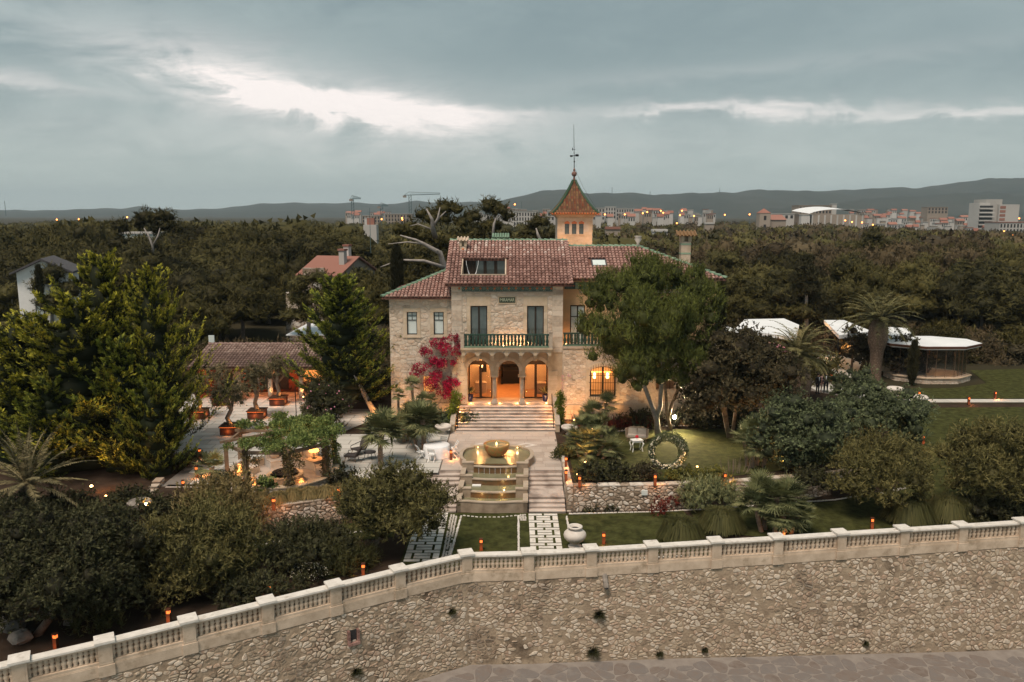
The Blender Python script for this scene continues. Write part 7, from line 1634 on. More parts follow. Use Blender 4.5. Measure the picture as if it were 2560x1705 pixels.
for u, v, lab, R in ((1150, 1052, 'low mixed planting beneath the bougainvillea', 1.2), (1075, 1062, 'low mixed planting by the little palms at the wall', 1.4), (1600, 1055, 'low dark planting before the villa plinth', 1.3), (1760, 1060, 'low dark planting behind the upper lawn', 1.8), (1840, 1050, 'low dark planting under the wide oak', 1.8), (980, 1075, 'low grey planting under the leaning conifer', 1.3)):
    bush(lab, u, v, 0, R, .55, .3, 'bushdark' if u > 1200 else 'greybush', 90, .14, .05, 22, .6, .6, 'low_planting', 'plants', -.1, .32, None, 1.4)
# ornamental grasses
def grass_mound(lab, u, v, z, R, H, n=2600, leaf='grass', name='grass_mound', arch=1.0, wd=.022):
    p_ = G(u, v, z); t = thing(name, lab, 'ornamental grass', p_); lv = Leaves(); a = rng.uniform(0, 6.283, n); q = rng.random(n)**.6; hv = rng.uniform(.72, 1.12, n)
    o = np.stack([np.cos(a), np.sin(a), 0*a], 1); P0 = o*(q*R*.12)[:, None]; tone = np.clip(rng.normal(.5, .22, n), 0, 1); pts = []
    for s in (0, .35, .7, 1.0):
        P = P0+o*(q*R*(s**1.25))[:, None]; P[:, 2] = np.maximum(H*hv*((1-q)*math.sin(s*1.75)+q*.95*math.sin(math.pi*s*.94)), .03); pts.append(P+rng.normal(size=(n, 3))*.03)
    pr_ = np.stack([-o[:, 1], o[:, 0], 0*a], 1)
    for a_, c_ in zip(pts, pts[1:]):
        lv.V.append(np.stack([a_-pr_*wd/2, a_+pr_*wd/2, c_+pr_*wd/2.2, c_-pr_*wd/2.2], 1).reshape(-1, 3)); lv.Q.append(np.arange(n*4).reshape(-1, 4)+lv.n); lv.n += n*4; lv.tone.append(np.repeat(tone, 4))
    put('blades', lv.mesh('blades', leaf), t); return t
grass_mound('large weeping grass mound beside the red leaved plant', 1702, 1350, LOW, 1.15, 1.15, 3200)
grass_mound('second weeping grass mound in front of the grey shrub', 1802, 1325, LOW, 1.2, 1.15, 3200)
grass_mound('large weeping grass mound below the feathery tree', 2270, 1305, LOW, 1.35, 1.35, 3200)
grass_mound('weeping grass mound farther along the balustrade', 2372, 1300, LOW, 1.35, 1.3, 3200)
for k, (u, v, lab) in enumerate(((735, 1250, 'pale straw grass tuft under the pergola climber'), (775, 1246, 'pale straw grass tuft second along the curved wall'), (815, 1243, 'pale straw grass tuft near the bollard on the curved wall'), (695, 1258, 'pale straw grass tuft before the bright pergola bush'), (850, 1236, 'pale straw grass tuft at the far end of the curved wall'), (650, 1262, 'pale straw grass tuft below the left lantern'))): grass_mound(lab, u, v, -.05, .62, .62, 900, 'straw', 'straw_grass', wd=.02)
# fan palms
def fan_leaves(lv, c, n, L_, rad, droop=.12, zmin=-.6, blades=15):
    for d_ in sphere_dirs(n, zmin):
        o = np.array(c)+d_*L_*rng.uniform(.75, 1.1); o[2] -= droop*L_*max(0, .5-d_[2])*.6; u_ = unit(np.cross(d_, [0.1, .2, 1])); v_ = unit(np.cross(u_, d_)); tilt = unit(d_+rng.normal(size=3)*.25)
        lv.tris(np.array([c]), np.array([o-c]), np.linalg.norm(o-c), .03, .2); th = np.linspace(-1.9, 1.9, blades)+rng.normal(size=blades)*.05
        D = tilt[None]*np.cos(th)[:, None]+u_[None]*np.sin(th)[:, None]; D[:, 2] -= droop*.4*np.abs(np.sin(th)); t = np.clip(rng.normal(.5, .2)+rng.normal(size=blades)*.07, 0, 1)
        lv.tris(np.repeat(o[None], blades, 0), D, rad*rng.uniform(.85, 1.1, blades), rad*.16, t, np.repeat(v_[None], blades, 0)+rng.normal(size=(blades, 3))*.15)
def fan_palm(lab, loc, stems, group=None, L_=.62, rad=.62, n=56):
    t = thing('fan_palm', lab, 'palm', loc, 0, group)
    lv = Leaves(); b = MB(); r_ = random.Random(int(loc[0]*31))
    for x, y, h, s in stems:
        tip = (x+r_.uniform(-.15, .15), y+r_.uniform(-.1, .1), h); b.tube([(x*.7, y*.7, -.05), (x*.9, y*.9, h*.5), tip], [.12*s, .11*s, .13*s], 7, .4)
        for k in range(18): a = r_.uniform(0, 6.28); z = h*r_.uniform(.15, 1); q = .7+.3*z/h; b.tube([(x*q+.09*s*math.cos(a), y*q+.09*s*math.sin(a), z), (x*q+.19*s*math.cos(a), y*q+.19*s*math.sin(a), z+.10)], [.03, .012], 4, r_.random())
        fan_leaves(lv, np.array(tip)+[0, 0, .05], int(n*s), L_*s, rad*s)
    b.build('trunk', 'palmbark', t); put('leaves', lv.mesh('leaves', 'fan'), t); return t
fan_palm('fan palm with a clear trunk beside the lounge chairs', G(952, 1165, .02), [(0, 0, 2.2, 1.35)])
fan_palm('fan palm right behind the white dining table', G(1060, 1130, .02), [(0, 0, 2.1, 1.35), (-.7, .5, 1.3, .9)])
fan_palm('low fan palm between the other two by the dining table', G(1010, 1105, .02), [(0, 0, 1.1, 1.1), (.3, .4, 1.6, .9)])
fan_palm('clustered little palms against the villa wall', (-7.0, 55.2, 0), [(-1.2, 0, 2.3, .72), (0, -.1, 3.05, .85), (.7, .1, 1.95, .75), (1.35, -.2, 1.9, .72), (.15, -.5, 1.5, .7), (-.4, .3, 1.3, .6)], L_=.5, rad=.5, n=46)
fan_palm('spreading fan palms by the plaza, lit from below', (4.55, 47.9, .03), [(-.5, .2, 1.0, 1.0), (.45, -.1, 1.15, 1.0), (1.2, .5, .9, .95), (-.2, 1.2, 1.5, .95), (.7, 1.5, 1.4, .9), (0, -.7, .5, .8), (1.5, -.4, .6, .85)], L_=.62, rad=.62, n=36)
fan_palm('fan palm group nearer the villa with a glowing trunk', (6.0, 52.6, .03), [(-.5, 0, 1.7, .95), (.5, .3, 2.15, .95), (.1, -.4, 1.1, .8), (-1.0, .5, 1.1, .8)], L_=.58, rad=.58, n=36)
fan_palm('clustered fan palms by the balustrade on rough trunks', G(1945, 1335, LOW), [(-1.1, .3, 1.55, 1.05), (-.2, 0, 2.0, 1.15), (.55, .3, 1.8, 1.1), (.2, -.4, 1.2, 1.0), (-.7, .7, 2.1, 1.0), (.9, -.1, 1.1, .95)], n=46)
fan_palm('fan palms with lit trunks beside the grey shrub', G(1885, 1165, .03), [(-.6, 0, 1.8, .9), (.3, .2, 2.2, 1.0), (.7, -.3, 1.7, .95), (-.2, -.4, 1.3, .85)], n=36)
fan_palm('low dark palm at the top of the shaded steps', G(530, 1190, .0), [(0, 0, .5, 1.0)], n=26)
# date palms
def date_palm(lab, loc, hz, r0, n, L_, lift, trunkprof, leaf='palm', droop=1.0, lf=.42, seed=1):
    t = thing('date_palm', lab, 'palm', loc); lv = Leaves(); r_ = np.random.default_rng(seed)
    for i in range(n):
        a = i*2.39996+r_.normal()*.1; e = lift*(1-i/n)+(-.35)*(i/n)+r_.normal()*.08; L1 = L_*r_.uniform(.85, 1.08); o = np.array([math.cos(a), math.sin(a), 0])
        s = np.linspace(0, 1, 34); ang = e-droop*1.35*s**1.5; dx = np.cumsum(np.cos(ang))/34*L1; dz = np.cumsum(np.sin(ang))/34*L1
        C = o[None]*(dx+.12)[:, None]; C[:, 2] = dz+hz; l = np.array([-o[1], o[0], 0]); tg = o[None]*np.cos(ang)[:, None]; tg[:, 2] = np.sin(ang); tone = np.clip(r_.normal(.45, .14)+.15*(e > .5), 0, 1)
        q = lf*np.sin(np.clip(s*1.05+.12, 0, 1)*np.pi)**.6
        for sd_ in (-1, 1):
            D = tg*.75+l[None]*sd_*.95; D[:, 2] -= .18; D += r_.normal(size=D.shape)*.07
            lv.tris(C, D, q, .085, np.clip(tone+r_.normal(size=34)*.08, 0, 1), np.repeat(np.array([[0, 0, 1.]]), 34, 0)+r_.normal(size=(34, 3))*.3)
        lv.tris(C[:-1:2], tg[:-1:2], L1/15, .06, .15)
    put('fronds', lv.mesh('fronds', leaf), t); b = MB(); b.lathe([(r, z) for r, z in trunkprof], 14); top = trunkprof[-1][1]; rr_ = random.Random(seed)
    for z in np.arange(trunkprof[0][1]+.1, top-.02, .16):
        R = np.interp(z, [q[1] for q in trunkprof], [q[0] for q in trunkprof]); k = max(7, int(R*6.28/.22))
        for j in range(k): a = 2*math.pi*(j+.5*(int(z/.16) % 2))/k+rr_.uniform(-.05, .05); b.add([(R*.98*math.cos(a-.3/k*5), R*.98*math.sin(a-.3/k*5), z), (R*.98*math.cos(a+.3/k*5), R*.98*math.sin(a+.3/k*5), z), (R*1.10*math.cos(a), R*1.10*math.sin(a), z+.11)], [(0, 1, 2)], rr_.random())
    b.build('trunk', 'palmbark', t); return t
p_ = G(2187, 948, 0); zc = A(2190, 796, p_.y).z
date_palm('tall date palm with a swollen shaggy trunk before the pavilion', p_, zc, .5, 46, 4.3, 1.25, [(.55, -.1), (.50, .5), (.52, 1.6), (.58, 2.6), (.80, 3.4), (.86, 4.2), (.78, 4.9), (.45, zc-.1)], lf=.62, seed=5, droop=.85)
p_ = G(1990, 1006, 0); zc = A(1993, 884, p_.y).z
date_palm('short date palm with upright fronds and criss-cross trunk', p_, zc, .5, 50, 3.7, 1.45, [(.95, -.1), (1.0, .6), (1.12, 1.6), (.8, zc-.2)], lf=.6, seed=6)
p_ = G(82, 1352, LOW+.1); zc = A(88, 1150, p_.y).z
date_palm('pale feathery date palm in front of the golden conifers', p_, zc, .4, 36, 3.3, 1.62, [(.30, -.1), (.28, .8), (.33, 1.6), (.36, zc-.1)], 'olive', lf=.36, seed=7, droop=.42)
# climbers
def climber(name, lab, cat, pts, leaf, n, ln=.11, wd=.07, r=.25, parent=None, loc=(0, 0, 0), flat=(1, 1, 1), stems=True, sub='leaves', up=.2, dens=None):
    """pts: list of (x, y, z, radius) puffs, local"""
    t = thing(name, lab, cat, loc); lv = Leaves(); W = np.array([q[3]**2 for q in pts]); idx = rng.choice(len(pts), n, p=W/W.sum()); Q = np.array(pts); d_ = sphere_dirs(n); P = Q[idx, :3]+d_*Q[idx, 3:4]*rng.uniform(.3, 1.1, (n, 1))*np.array(flat)
    D = d_*.7+rng.normal(size=(n, 3))*.5+[0, -.2, up]; cl = rng.random(len(pts))
    lv.cards(P, D, ln*rng.uniform(.6, 1.3, n), wd*rng.uniform(.7, 1.3, n), np.clip(cl[idx]*.5+rng.random(n)*.5, 0, 1)); put(sub, lv.mesh(sub, leaf), t); return t
# bougainvillea trained on the left wing wall
BGO = Vector((-4.85, 57.7, 0)); pts = []
for u, v, r in ((1120, 855, 22), (1140, 845, 20), (1148, 860, 16), (1085, 860, 24), (1065, 875, 22), (1100, 880, 26), (1130, 880, 14), (1080, 905, 26), (1055, 915, 24), (1105, 915, 24), (1135, 905, 18), (1045, 935, 16), (1075, 940, 26), (1100, 950, 26), (1125, 945, 22), (1145, 935, 14), (1090, 965, 22), (1120, 970, 26), (1140, 965, 18), (1110, 985, 16), (1130, 985, 16), (1148, 1000, 12), (1040, 912, 10), (1150, 880, 8)):
    q = A(u, v, 57.55)-BGO; 
    for _ in range(3): pts.append((q.x+rng.normal()*r*.012, q.y+rng.normal()*.1-.1, q.z+rng.normal()*r*.012, r*.0165*rng.uniform(.5, .9)))
bg_ = climber('bougainvillea', 'crimson flowering bougainvillea climbing the stone wall', 'bougainvillea', pts, 'boug', 7500, .12, .075, loc=BGO, sub='blossom')
b = MB(); r_ = random.Random(8)
for k in range(9): q = pts[r_.randrange(len(pts))]; b.tube([(.55+r_.uniform(-.2, .2), 0, .2), (.3, -.1, 2.2), (q[0]*.5, -.12, (q[2]+2)/2), q[:3]], [.045, .035, .025, .01], 5)
b.build('stem', 'bark', bg_); lv = Leaves(); n = 1500; ix = rng.integers(0, len(pts), n); P = np.array(pts)[ix, :3]+rng.normal(size=(n, 3))*.3*[1, .4, 1]; lv.cards(P, rng.normal(size=(n, 3)), .09, .05, rng.random(n)); put('green_leaves', lv.mesh('green_leaves', 'oak'), bg_)
def ivy_column(lab, u0, v0, u1, v1, y, n):
    a, c = A(u0, v0, y), A(u1, v1, y); O = Vector((c.x, y, 0)); pts = [(*(a.lerp(c, t)-O+Vector((rng.normal()*.12, rng.normal()*.08, 0))), rng.uniform(.16, .34)) for t in np.linspace(0, 1, 22)]
    climber('ivy', lab, 'climbing plant', pts, 'ivy', n, .11, .075, loc=O)
ivy_column('bright green climber on the stair cheek by the bougainvillea', 1143, 985, 1122, 1075, 55.2, 3400)
ivy_column('bright green climber on the stair cheek by the fan palms', 1400, 985, 1403, 1070, 55.2, 3000)
climber('climbing_vine', 'thin bare climbing vine with few pink leaves on the villa wall', 'climbing plant', [(.1, -.12, z, .12) for z in np.linspace(1.4, 3.2, 8)]+[(.6, -.12, 3.3, .15), (1.3, -.1, 3.6, .12)], 'pink', 90, .09, .06, loc=(3.6, 57.4, 0))
# vine on the pergola
pts = []
for k in range(130):
    a = rng.uniform(0, 6.283); r = PR*math.sqrt(rng.random())*1.12
    x, y = r*math.cos(a), r*math.sin(a)
    if (x < -1.0 and y < .9 and rng.random() < .8) or (x < -1.9 and rng.random() < .5): continue
    pts.append((x, y, 2.66+rng.normal()*.10+.16*math.sin(x*2+y), rng.uniform(.26, .46)))
vine = climber('pergola_vine', 'thick green climber roofing the round pergola', 'vine', pts, 'vine', 21000, .13, .075, loc=PC, flat=(1, 1, .65), up=.5)
for nm, ix, leaf, n, rr2, z0 in (('leafy_post', 2, 'vine', 2600, .30, .0), ('dry_post', 1, 'vineold', 2000, .24, .1), ('dry_post', 0, 'vineold', 2200, .26, .2), ('dry_post', 7, 'vineold', 1400, .2, .3), ('leafy_post', 3, 'vine', 2000, .28, .2)):
    a = angs[ix]; x, y = PR*math.cos(a), PR*math.sin(a); P_ = [(x+rng.normal()*.07, y+rng.normal()*.07, z, rr2*rng.uniform(.7, 1.2)) for z in np.linspace(z0, 2.4, 14)]
    if ix in (0, 7): P_ += [(x+.9*k/5, y-.2*k/5, 2.3-rng.random()*.9, .2) for k in range(5)]
    Q = np.array(P_); i2 = rng.integers(0, len(P_), n); d_ = sphere_dirs(n); lv = Leaves(); lv.cards(Q[i2, :3]+d_*Q[i2, 3:4]*rng.uniform(.3, 1.1, (n, 1)), d_+rng.normal(size=(n, 3))*.5, .11*rng.uniform(.6, 1.3, n), .065, rng.random(n)); put(nm+'_foliage', lv.mesh('foliage', leaf), vine)
bush('bright green bush growing up the middle pergola post', 665, 1238, 0, .52, .55, .5, 'vine', 220, .11, .07, 16, .5, .6, 'bright_bush', 'bush', -.5, .35)
bush('dark bush at the far side of the pergola by its corner post', 862, 1225, 0, .8, .7, .6, 'bushdark', 140, .12, .05, 20, .5, .6, 'round_bush', 'bush', -.5, .32)
bush('dark planting on the terrace edge beside the pergola', 560, 1218, 0, .8, .45, .3, 'bushdark', 130, .12, .05, 20, .5, .6, 'low_planting', 'plants', -.2, .32, None, 1.5)
# weeds in the sea wall
for u, v, s, lab in ((1497, 1536, .34, 'dark tuft of weeds growing from the middle of the wall'), (1483, 1632, .36, 'dark tuft of weeds at the foot of the wall below the other'), (1652, 1632, .18, 'small weed tuft at the foot of the wall, farther along'), (1760, 1625, .16, 'tiny weed tuft at the foot of the wall near the paving'), (2164, 1607, .16, 'small black weed lump at the foot of the wall'), (1565, 1285, 0, ''), (893, 1680, .26, 'weed tuft low on the wall below the brick drain'), (1132, 1530, .2, 'dark weed growing in a hole of the wall')):
    if not s: continue
    p_, nn = on_seawall(u, v); t = thing('wall_weed', lab, 'weeds', p_); lv = Leaves(); n = 700; d_ = sphere_dirs(n, -.6); lv.tris(d_*.05, d_+np.array([nn.x, nn.y, .1])*.8, s*rng.uniform(.5, 1.3, n), .022, rng.random(n)); put('stems', lv.mesh('stems', 'bushdark'), t)

# undergrowth closing the foot of the wood
for k, (u, v, z, R, H, lab) in enumerate(((880, 985, 0, 1.5, 1.3, 'dark shrub behind the leaning conifer at the terrace end'), (835, 972, 0, 1.7, 1.5, 'dark shrub between the colonnade and the leaning conifer'), (925, 1000, 0, 1.0, .9, 'low shrub beside the villa corner behind the conifer'), (955, 985, 0, 1.3, 1.6, 'shrub tight against the villa corner'))):
    bush(lab, u, v, z, R, H, H*.6, 'bushdark', 100, .15, .055, 24, .6, .6, 'dark_shrub', 'shrub', -.4, .3)
lv = Leaves(); clumpy(lv, dome_clumps(3.2, 2.2, 26, 0, -.1, .32, .3, .8), 46, .34, .10, up=.5); ugm = [lv.mesh('foliage', 'scrub')]
lv = Leaves(); clumpy(lv, dome_clumps(3.0, 2.6, 26, 0, -.1, .32, .3, .8), 46, .34, .10, up=.7); ugm.append(lv.mesh('foliage', 'pinedark'))
k = 0
for x0, x1, ys, zone in ((-66, -29, (76, 80), 'behind the golden conifers'), (-29, -9, (70.5, 74.5, 79), 'behind the colonnade roof'), (-9, 18, (78, 83), 'behind the villa'), (18, 27, (72, 79), 'between villa and white canopy'), (44, 70, (83, 88), 'beyond the pavilion lawn'), (22, 48, (90, 95), 'behind the white canopies')):
    for y in ys:
        x = x0
        while x < x1:
            if not (-27 < x < -19.5 and 88 < y < 97) and not (-21.5 < x < -14.5 and 72 < y < 77):
                t = thing('undergrowth_bush', f'bushy undergrowth at the foot of the wood {zone}', 'bush', (x+random.uniform(-.8, .8), y+random.uniform(-.8, .8), 0), random.uniform(0, 6.28), f'undergrowth bushes {zone}'); q = random.uniform(.75, 1.25); o = put('foliage', ugm[k % 2], t); o.scale = (q, q, random.uniform(.8, 1.5)); k += 1
            x += 4.2

for u, v, R, lab in ((330, 1262, .9, 'dark shrub in front of the lit conifer trunk by the garden steps'), (150, 1290, 1.3, 'dark low shrub between the date palm and the flood light'), (260, 1310, 1.1, 'dark low shrub below the glaring flood light'), (400, 1290, 1.0, 'dark low shrub by the sloping stone wall of the steps')):
    bush(lab, u, v, 0, R, R*.6, R*.35, 'bushdark', 130, .13, .045, 22, .6, .6, 'low_shrub', 'shrub', -.2, .3, None, 1.4)
# ================================================================== the wood behind, the neighbours, the town
def wood_variant(seed, leaf, R, H, k, dens, ln, wd, flat=.75, zmin=.0, tri=True, up=.55, rr_=.36):
    global rng
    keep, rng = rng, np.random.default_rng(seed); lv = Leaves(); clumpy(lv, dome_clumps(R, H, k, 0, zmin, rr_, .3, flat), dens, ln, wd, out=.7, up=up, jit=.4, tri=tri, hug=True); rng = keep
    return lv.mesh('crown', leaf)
PV = [wood_variant(200+i, 'pinedark', 4.2, 3.0, 20, 74, .34, .085) for i in range(5)]
GV = [wood_variant(210+i, 'pinegreen', 3.6, 3.8, 22, 78, .36, .075, .95, -.2, up=.8, rr_=.33) for i in range(4)]
SV = [wood_variant(220+i, 'scrub', 3.0, 2.4, 18, 74, .28, .08) for i in range(3)]
trunk_me = MB().tube([(0, 0, -7), (.15, .1, -3), (-.1, 0, 1)], [.24, .2, .12], 6).mesh('trunk', 'greybark', True)
SKY_L = [(-900, 560), (0, 556), (60, 552), (130, 546), (165, 536), (230, 530), (300, 548), (400, 534), (470, 528), (535, 528), (560, 552), (620, 548), (700, 545), (760, 529), (800, 532), (850, 550), (885, 553), (925, 554), (945, 553), (965, 552), (1000, 550), (1060, 550), (1200, 545), (1300, 545), (1400, 545), (1450, 550), (1550, 546), (1700, 548), (1800, 546), (1900, 550), (2000, 552), (2100, 555), (2200, 564), (2300, 570), (2400, 573), (2560, 576), (3500, 576)]
su, sv_ = [q[0] for q in SKY_L], [q[1] for q in SKY_L]
# rise of the wood floor away from the garden, and the treetop line: lower on the flat right-hand side near the villa
def top_limit(u, y):
    """photo row that no crown may rise above at that depth"""
    v = np.interp(u, su, sv_)
    near = np.interp(y, [78, 95, 130, 200, 400], [95, 62, 30, 12, 0]) if u > 1440 else np.interp(y, [78, 95, 120, 160], [120, 70, 25, 0])
    return v+near
spots = []; r_ = random.Random(12); y = 80.0; row = 0
while y < 760:
    sp = 7.0+max(0, y-130)*.014; x = -.74*y-4+(row % 2)*sp/2
    while x < .74*y+4:
        xx, yy = x+r_.uniform(-.4, .4)*sp, y+r_.uniform(-.4, .4)*sp; x += sp
        u = 1280+FPX*xx/(yy*cP+(CAM_H-6)*sP)
        if yy < 84 and -30 < xx < -9: continue
        if 16 < xx < 50 and yy < 92: continue
        if -14 < xx < 18 and yy < 88: continue
        if -30 < xx < -18 and yy < 99: continue          # ruin
        if -65 < xx < -42 and yy < 88: continue          # white house
        if -33 < xx < -14 and 100 < yy < 126: continue   # red roofed house
        if 870 < u < 960 and 130 < yy < 330 and r_.random() < .3: continue
        if yy > 330 and r_.random() < .25: continue
        big = u < 900 and yy < 240
        if big and r_.random() < .30: continue
        vt = top_limit(u, yy)+abs(r_.gauss(0, 7)); zt = A(u, vt, yy).z
        if zt < 3: continue
        hmax = (13 if u < 900 else 10) if yy < 200 else 9
        H = min(zt, hmax*r_.uniform(.55, 1.06))
        if u < 900 and yy < 110: H = min(zt, r_.uniform(6, 12))
        spots.append((xx, yy, H, u))
    y += sp*.82; row += 1
spots.sort(key=lambda s: s[1])
far = []; cnt = 0; WOODL = {}
def wood_label(u, y, kind):
    zone = next(z for q, z in ((200, 'beyond the white gabled house'), (560, 'above the golden conifers'), (760, 'above the colonnade roof'), (1000, 'around the red roofed house'), (1440, 'behind the villa ridge'), (1700, 'beyond the villa chimney'), (1960, 'behind the broad white canopy'), (2250, 'behind the tall palm'), (9e9, 'behind the glass pavilion')) if u < q)
    dist = 'in the front row' if y < 90 else ('in the nearer rows' if y < 115 else 'deeper in')
    return f'{kind} in the dense wood {zone}, {dist}', f'{kind} trees of the wood {zone}, {dist}'
for xx, yy, H, u in spots:
    right = u > 1400
    pick = r_.random()
    if right: kind = 'scrub' if (pick < .40 and yy > 100) else ('green' if pick < .8 else 'dark')
    else: kind = 'green' if pick < .30 else 'dark'
    me = r_.choice({'scrub': SV, 'green': GV, 'dark': PV}[kind]); R0, H0 = {'scrub': (3.0, 2.4), 'green': (3.6, 3.8), 'dark': (4.2, 3.0)}[kind]
    R = (H*.42 if kind == 'green' else H*.50)*r_.uniform(.8, 1.25); R = min(max(R*(1.22 if u < 900 and yy < 240 else 1), 3.0), 6.8); hh = H*r_.uniform(.42, .55) if kind != 'scrub' else H*.6
    s = (R/R0, R/R0*r_.uniform(.9, 1.1), hh/H0/1.12); zb = H-hh
    if cnt < 300 and yy < 210:
        kn = {'scrub': 'greyish scrub oak', 'green': 'bushy green pine', 'dark': 'rounded dark pine'}[kind]; lab, gr = wood_label(u, yy, kn)
        t = thing('oak_tree' if kind == 'scrub' else 'pine_tree', lab, 'tree', (xx, yy, zb), r_.uniform(0, 6.28), gr); o = put('crown', me, t); o.scale = s; q = put('trunk', trunk_me, t); q.scale = (1, 1, max(.3, zb/6.5)); cnt += 1
    else: far.append((xx, yy, zb, R, hh, kind))
# the deeper wood: one mass of simple crowns
def mass(sel, name, leaf, n):
    base = []
    for i in range(6):
        d_ = sphere_dirs(n, -.1); lump = lambda d: 1+.16*np.sin(d[..., :1]*6+i)*np.cos(d[..., 1:2]*5+2*i)+.08*np.sin(d[..., 2:]*7+i); f = rng.uniform(.93, 1.06, (n, 1))*lump(d_); P = d_*f; D = d_*.6+rng.normal(size=(n, 3))*.5+[0, 0, .6]
        p = unit(np.cross(unit(D), rng.normal(size=(n, 3)))); V = np.stack([P+p*.085, P-p*.085, P+unit(D)*.20], 1).reshape(-1, 3)
        a = np.pi*.62*np.arange(6)/5; b_ = 2*np.pi*np.arange(10)/10; C = np.stack([np.sin(a)[:, None]*np.cos(b_), np.sin(a)[:, None]*np.sin(b_), np.cos(a)[:, None]+0*b_], -1); C = (C*lump(C)*.95).reshape(-1, 3)
        ii, kk = np.meshgrid(np.arange(5), np.arange(10), indexing='ij'); k2 = (kk+1) % 10; Q = np.stack([ii*10+kk, (ii+1)*10+kk, (ii+1)*10+k2, ii*10+k2], -1).reshape(-1, 4); base.append((V, C, Q))
    VV, TT, QQ, tn, o = [], [], [], [], 0
    for j, (x, y_, z, R, h, k) in enumerate(sel):
        V, C, Q = base[j % 6]; S = np.array([R, R, h]); O = np.array([x, y_, z]); t = rng.random()
        VV.append(V*S+O); TT.append(np.arange(len(V)).reshape(-1, 3)+o); o += len(V); tn.append(np.clip(t+np.repeat(rng.normal(size=len(V)//3)*.15, 3), 0, 1)); VV.append(C*S+O); QQ.append(Q+o); o += len(C); tn.append(np.full(len(C), t*.9))
    ob = put(name, npmesh(name, np.concatenate(VV), [np.concatenate(TT), np.concatenate(QQ)], leaf, np.concatenate(tn)), kind='stuff'); tag(ob, {'pinedark': 'far dark pine wood reaching to the town', 'pinegreen': 'green crowns scattered through the far wood', 'scrub': 'greyish scrub through the far wood'}[leaf], 'woodland')
for k, leaf in (('dark', 'pinedark'), ('green', 'pinegreen'), ('scrub', 'scrub')):
    s_ = [f for f in far if f[5] == k]
    if s_: mass(s_, 'distant_woodland', leaf, 84)
print('wood:', cnt, 'trees,', len(far), 'in the mass')
# a few named trees of the wood
def px_tree(name, lab, y, clumps, leaf, segs, bark='greybark', dens=20, ln=.6, wd=.15, cat='pine tree', zb=0):
    u0 = sum(c[0] for c in clumps)/len(clumps); O = A(u0, 700, y); O.z = zb; t = thing(name, lab, cat, O); lv = Leaves(); cl = []
    for u, v, r in clumps:
        c = np.array(A(u, v, y)-O); r = r*px(y)
        for _ in range(5): d_ = sphere_dirs(1, -.3)[0]; q = r*rng.uniform(.4, .6); cl.append((c+d_*r*rng.uniform(.3, .7)*[1, 1, .7], (q, q, q*.75)))
    clumpy(lv, cl, dens*1.6, ln*.75, wd*.7, out=.7, up=.6, jit=.4, hug=leaf != 'darkcyp'); put('crown', lv.mesh('crown', leaf), t)
    limbs(t, [([tuple(A(u, v, y+dy)-O) for u, v, dy in s], r) for s, r in segs], bark); return t
px_tree('stone_pine', 'big pine with bare whitish limbs just behind the villa roof', 82, [(1125, 520, 36), (1065, 545, 34), (1105, 548, 30), (1020, 575, 34), (980, 610, 30), (1050, 600, 36), (1110, 610, 40), (1000, 650, 34), (1060, 655, 38), (1130, 650, 40), (1160, 600, 34), (970, 680, 26), (1030, 700, 34), (1100, 700, 36), (1150, 560, 26)], 'pinedark',
        [([(1118, 700, -1.5), (1108, 660, -2), (1100, 632, -2.6), (1060, 610, -3.2), (1040, 600, -3.4), (1000, 588, -3.6)], [.34, .30, .26, .17, .12, .05]), ([(1115, 670, -2), (1085, 660, -3.2), (1060, 652, -3.6), (1000, 650, -4), (950, 668, -4)], [.2, .17, .14, .10, .04]), ([(1100, 632, -2.4), (1092, 625, -3)], [.14, .08]), ([(1060, 610, -3.2), (1020, 605, -3.6), (970, 610, -3.8)], [.1, .07, .03]),
         ([(1088, 592, -1.5), (1082, 572, -2.6), (1080, 548, -3), (1066, 522, -3.2)], [.28, .22, .15, .05]), ([(1082, 570, -2.6), (1095, 545, -3), (1100, 518, -3)], [.16, .11, .04]), ([(1083, 560, -2.6), (1108, 535, -3), (1115, 528, -3)], [.10, .07, .03]), ([(1083, 575, -2.6), (1045, 560, -3), (1025, 565, -3)], [.09, .06, .02])])
px_tree('stone_pine', 'round topped dark pine left of the villa tower', 96, [(1215, 520, 34), (1250, 530, 30), (1180, 545, 30), (1235, 565, 32), (1275, 545, 22), (1190, 590, 32), (1250, 605, 34)], 'pinedark', [([(1232, 600, -3), (1235, 560, -3), (1240, 545, -3)], [.2, .14, .06])])
px_tree('stone_pine', 'dark pine tight against the villa tower', 92, [(1350, 560, 30), (1325, 580, 26), (1370, 590, 28), (1340, 610, 32), (1300, 605, 26)], 'pinedark', [([(1356, 610, -3), (1345, 588, -3), (1340, 570, -3)], [.2, .15, .06])])
px_tree('stone_pine', 'open pine with bare forked trunk before the pale water', 105, [(375, 548, 34), (410, 545, 30), (345, 560, 28), (390, 575, 26), (430, 570, 28), (310, 575, 34), (300, 610, 30)], 'pinedark', [([(382, 640, -2), (382, 615, -2.5), (372, 590, -2.5), (360, 570, -2.5)], [.2, .17, .12, .05]), ([(382, 615, -2.5), (395, 590, -2.5), (400, 570, -2.5)], [.14, .10, .04]), ([(335, 690, -1), (325, 650, -1.5), (328, 630, -1.5)], [.15, .12, .06])])
px_tree('pine_tree', 'tall soft green pine standing above the scrub wood', 125, [(2190, 590, 34), (2170, 620, 40), (2220, 625, 40), (2150, 665, 44), (2210, 670, 50), (2260, 665, 40), (2180, 720, 55), (2250, 715, 50), (2130, 715, 38)], 'pinegreen', [([(2200, 760, 0), (2200, 640, 0)], [.3, .1])])
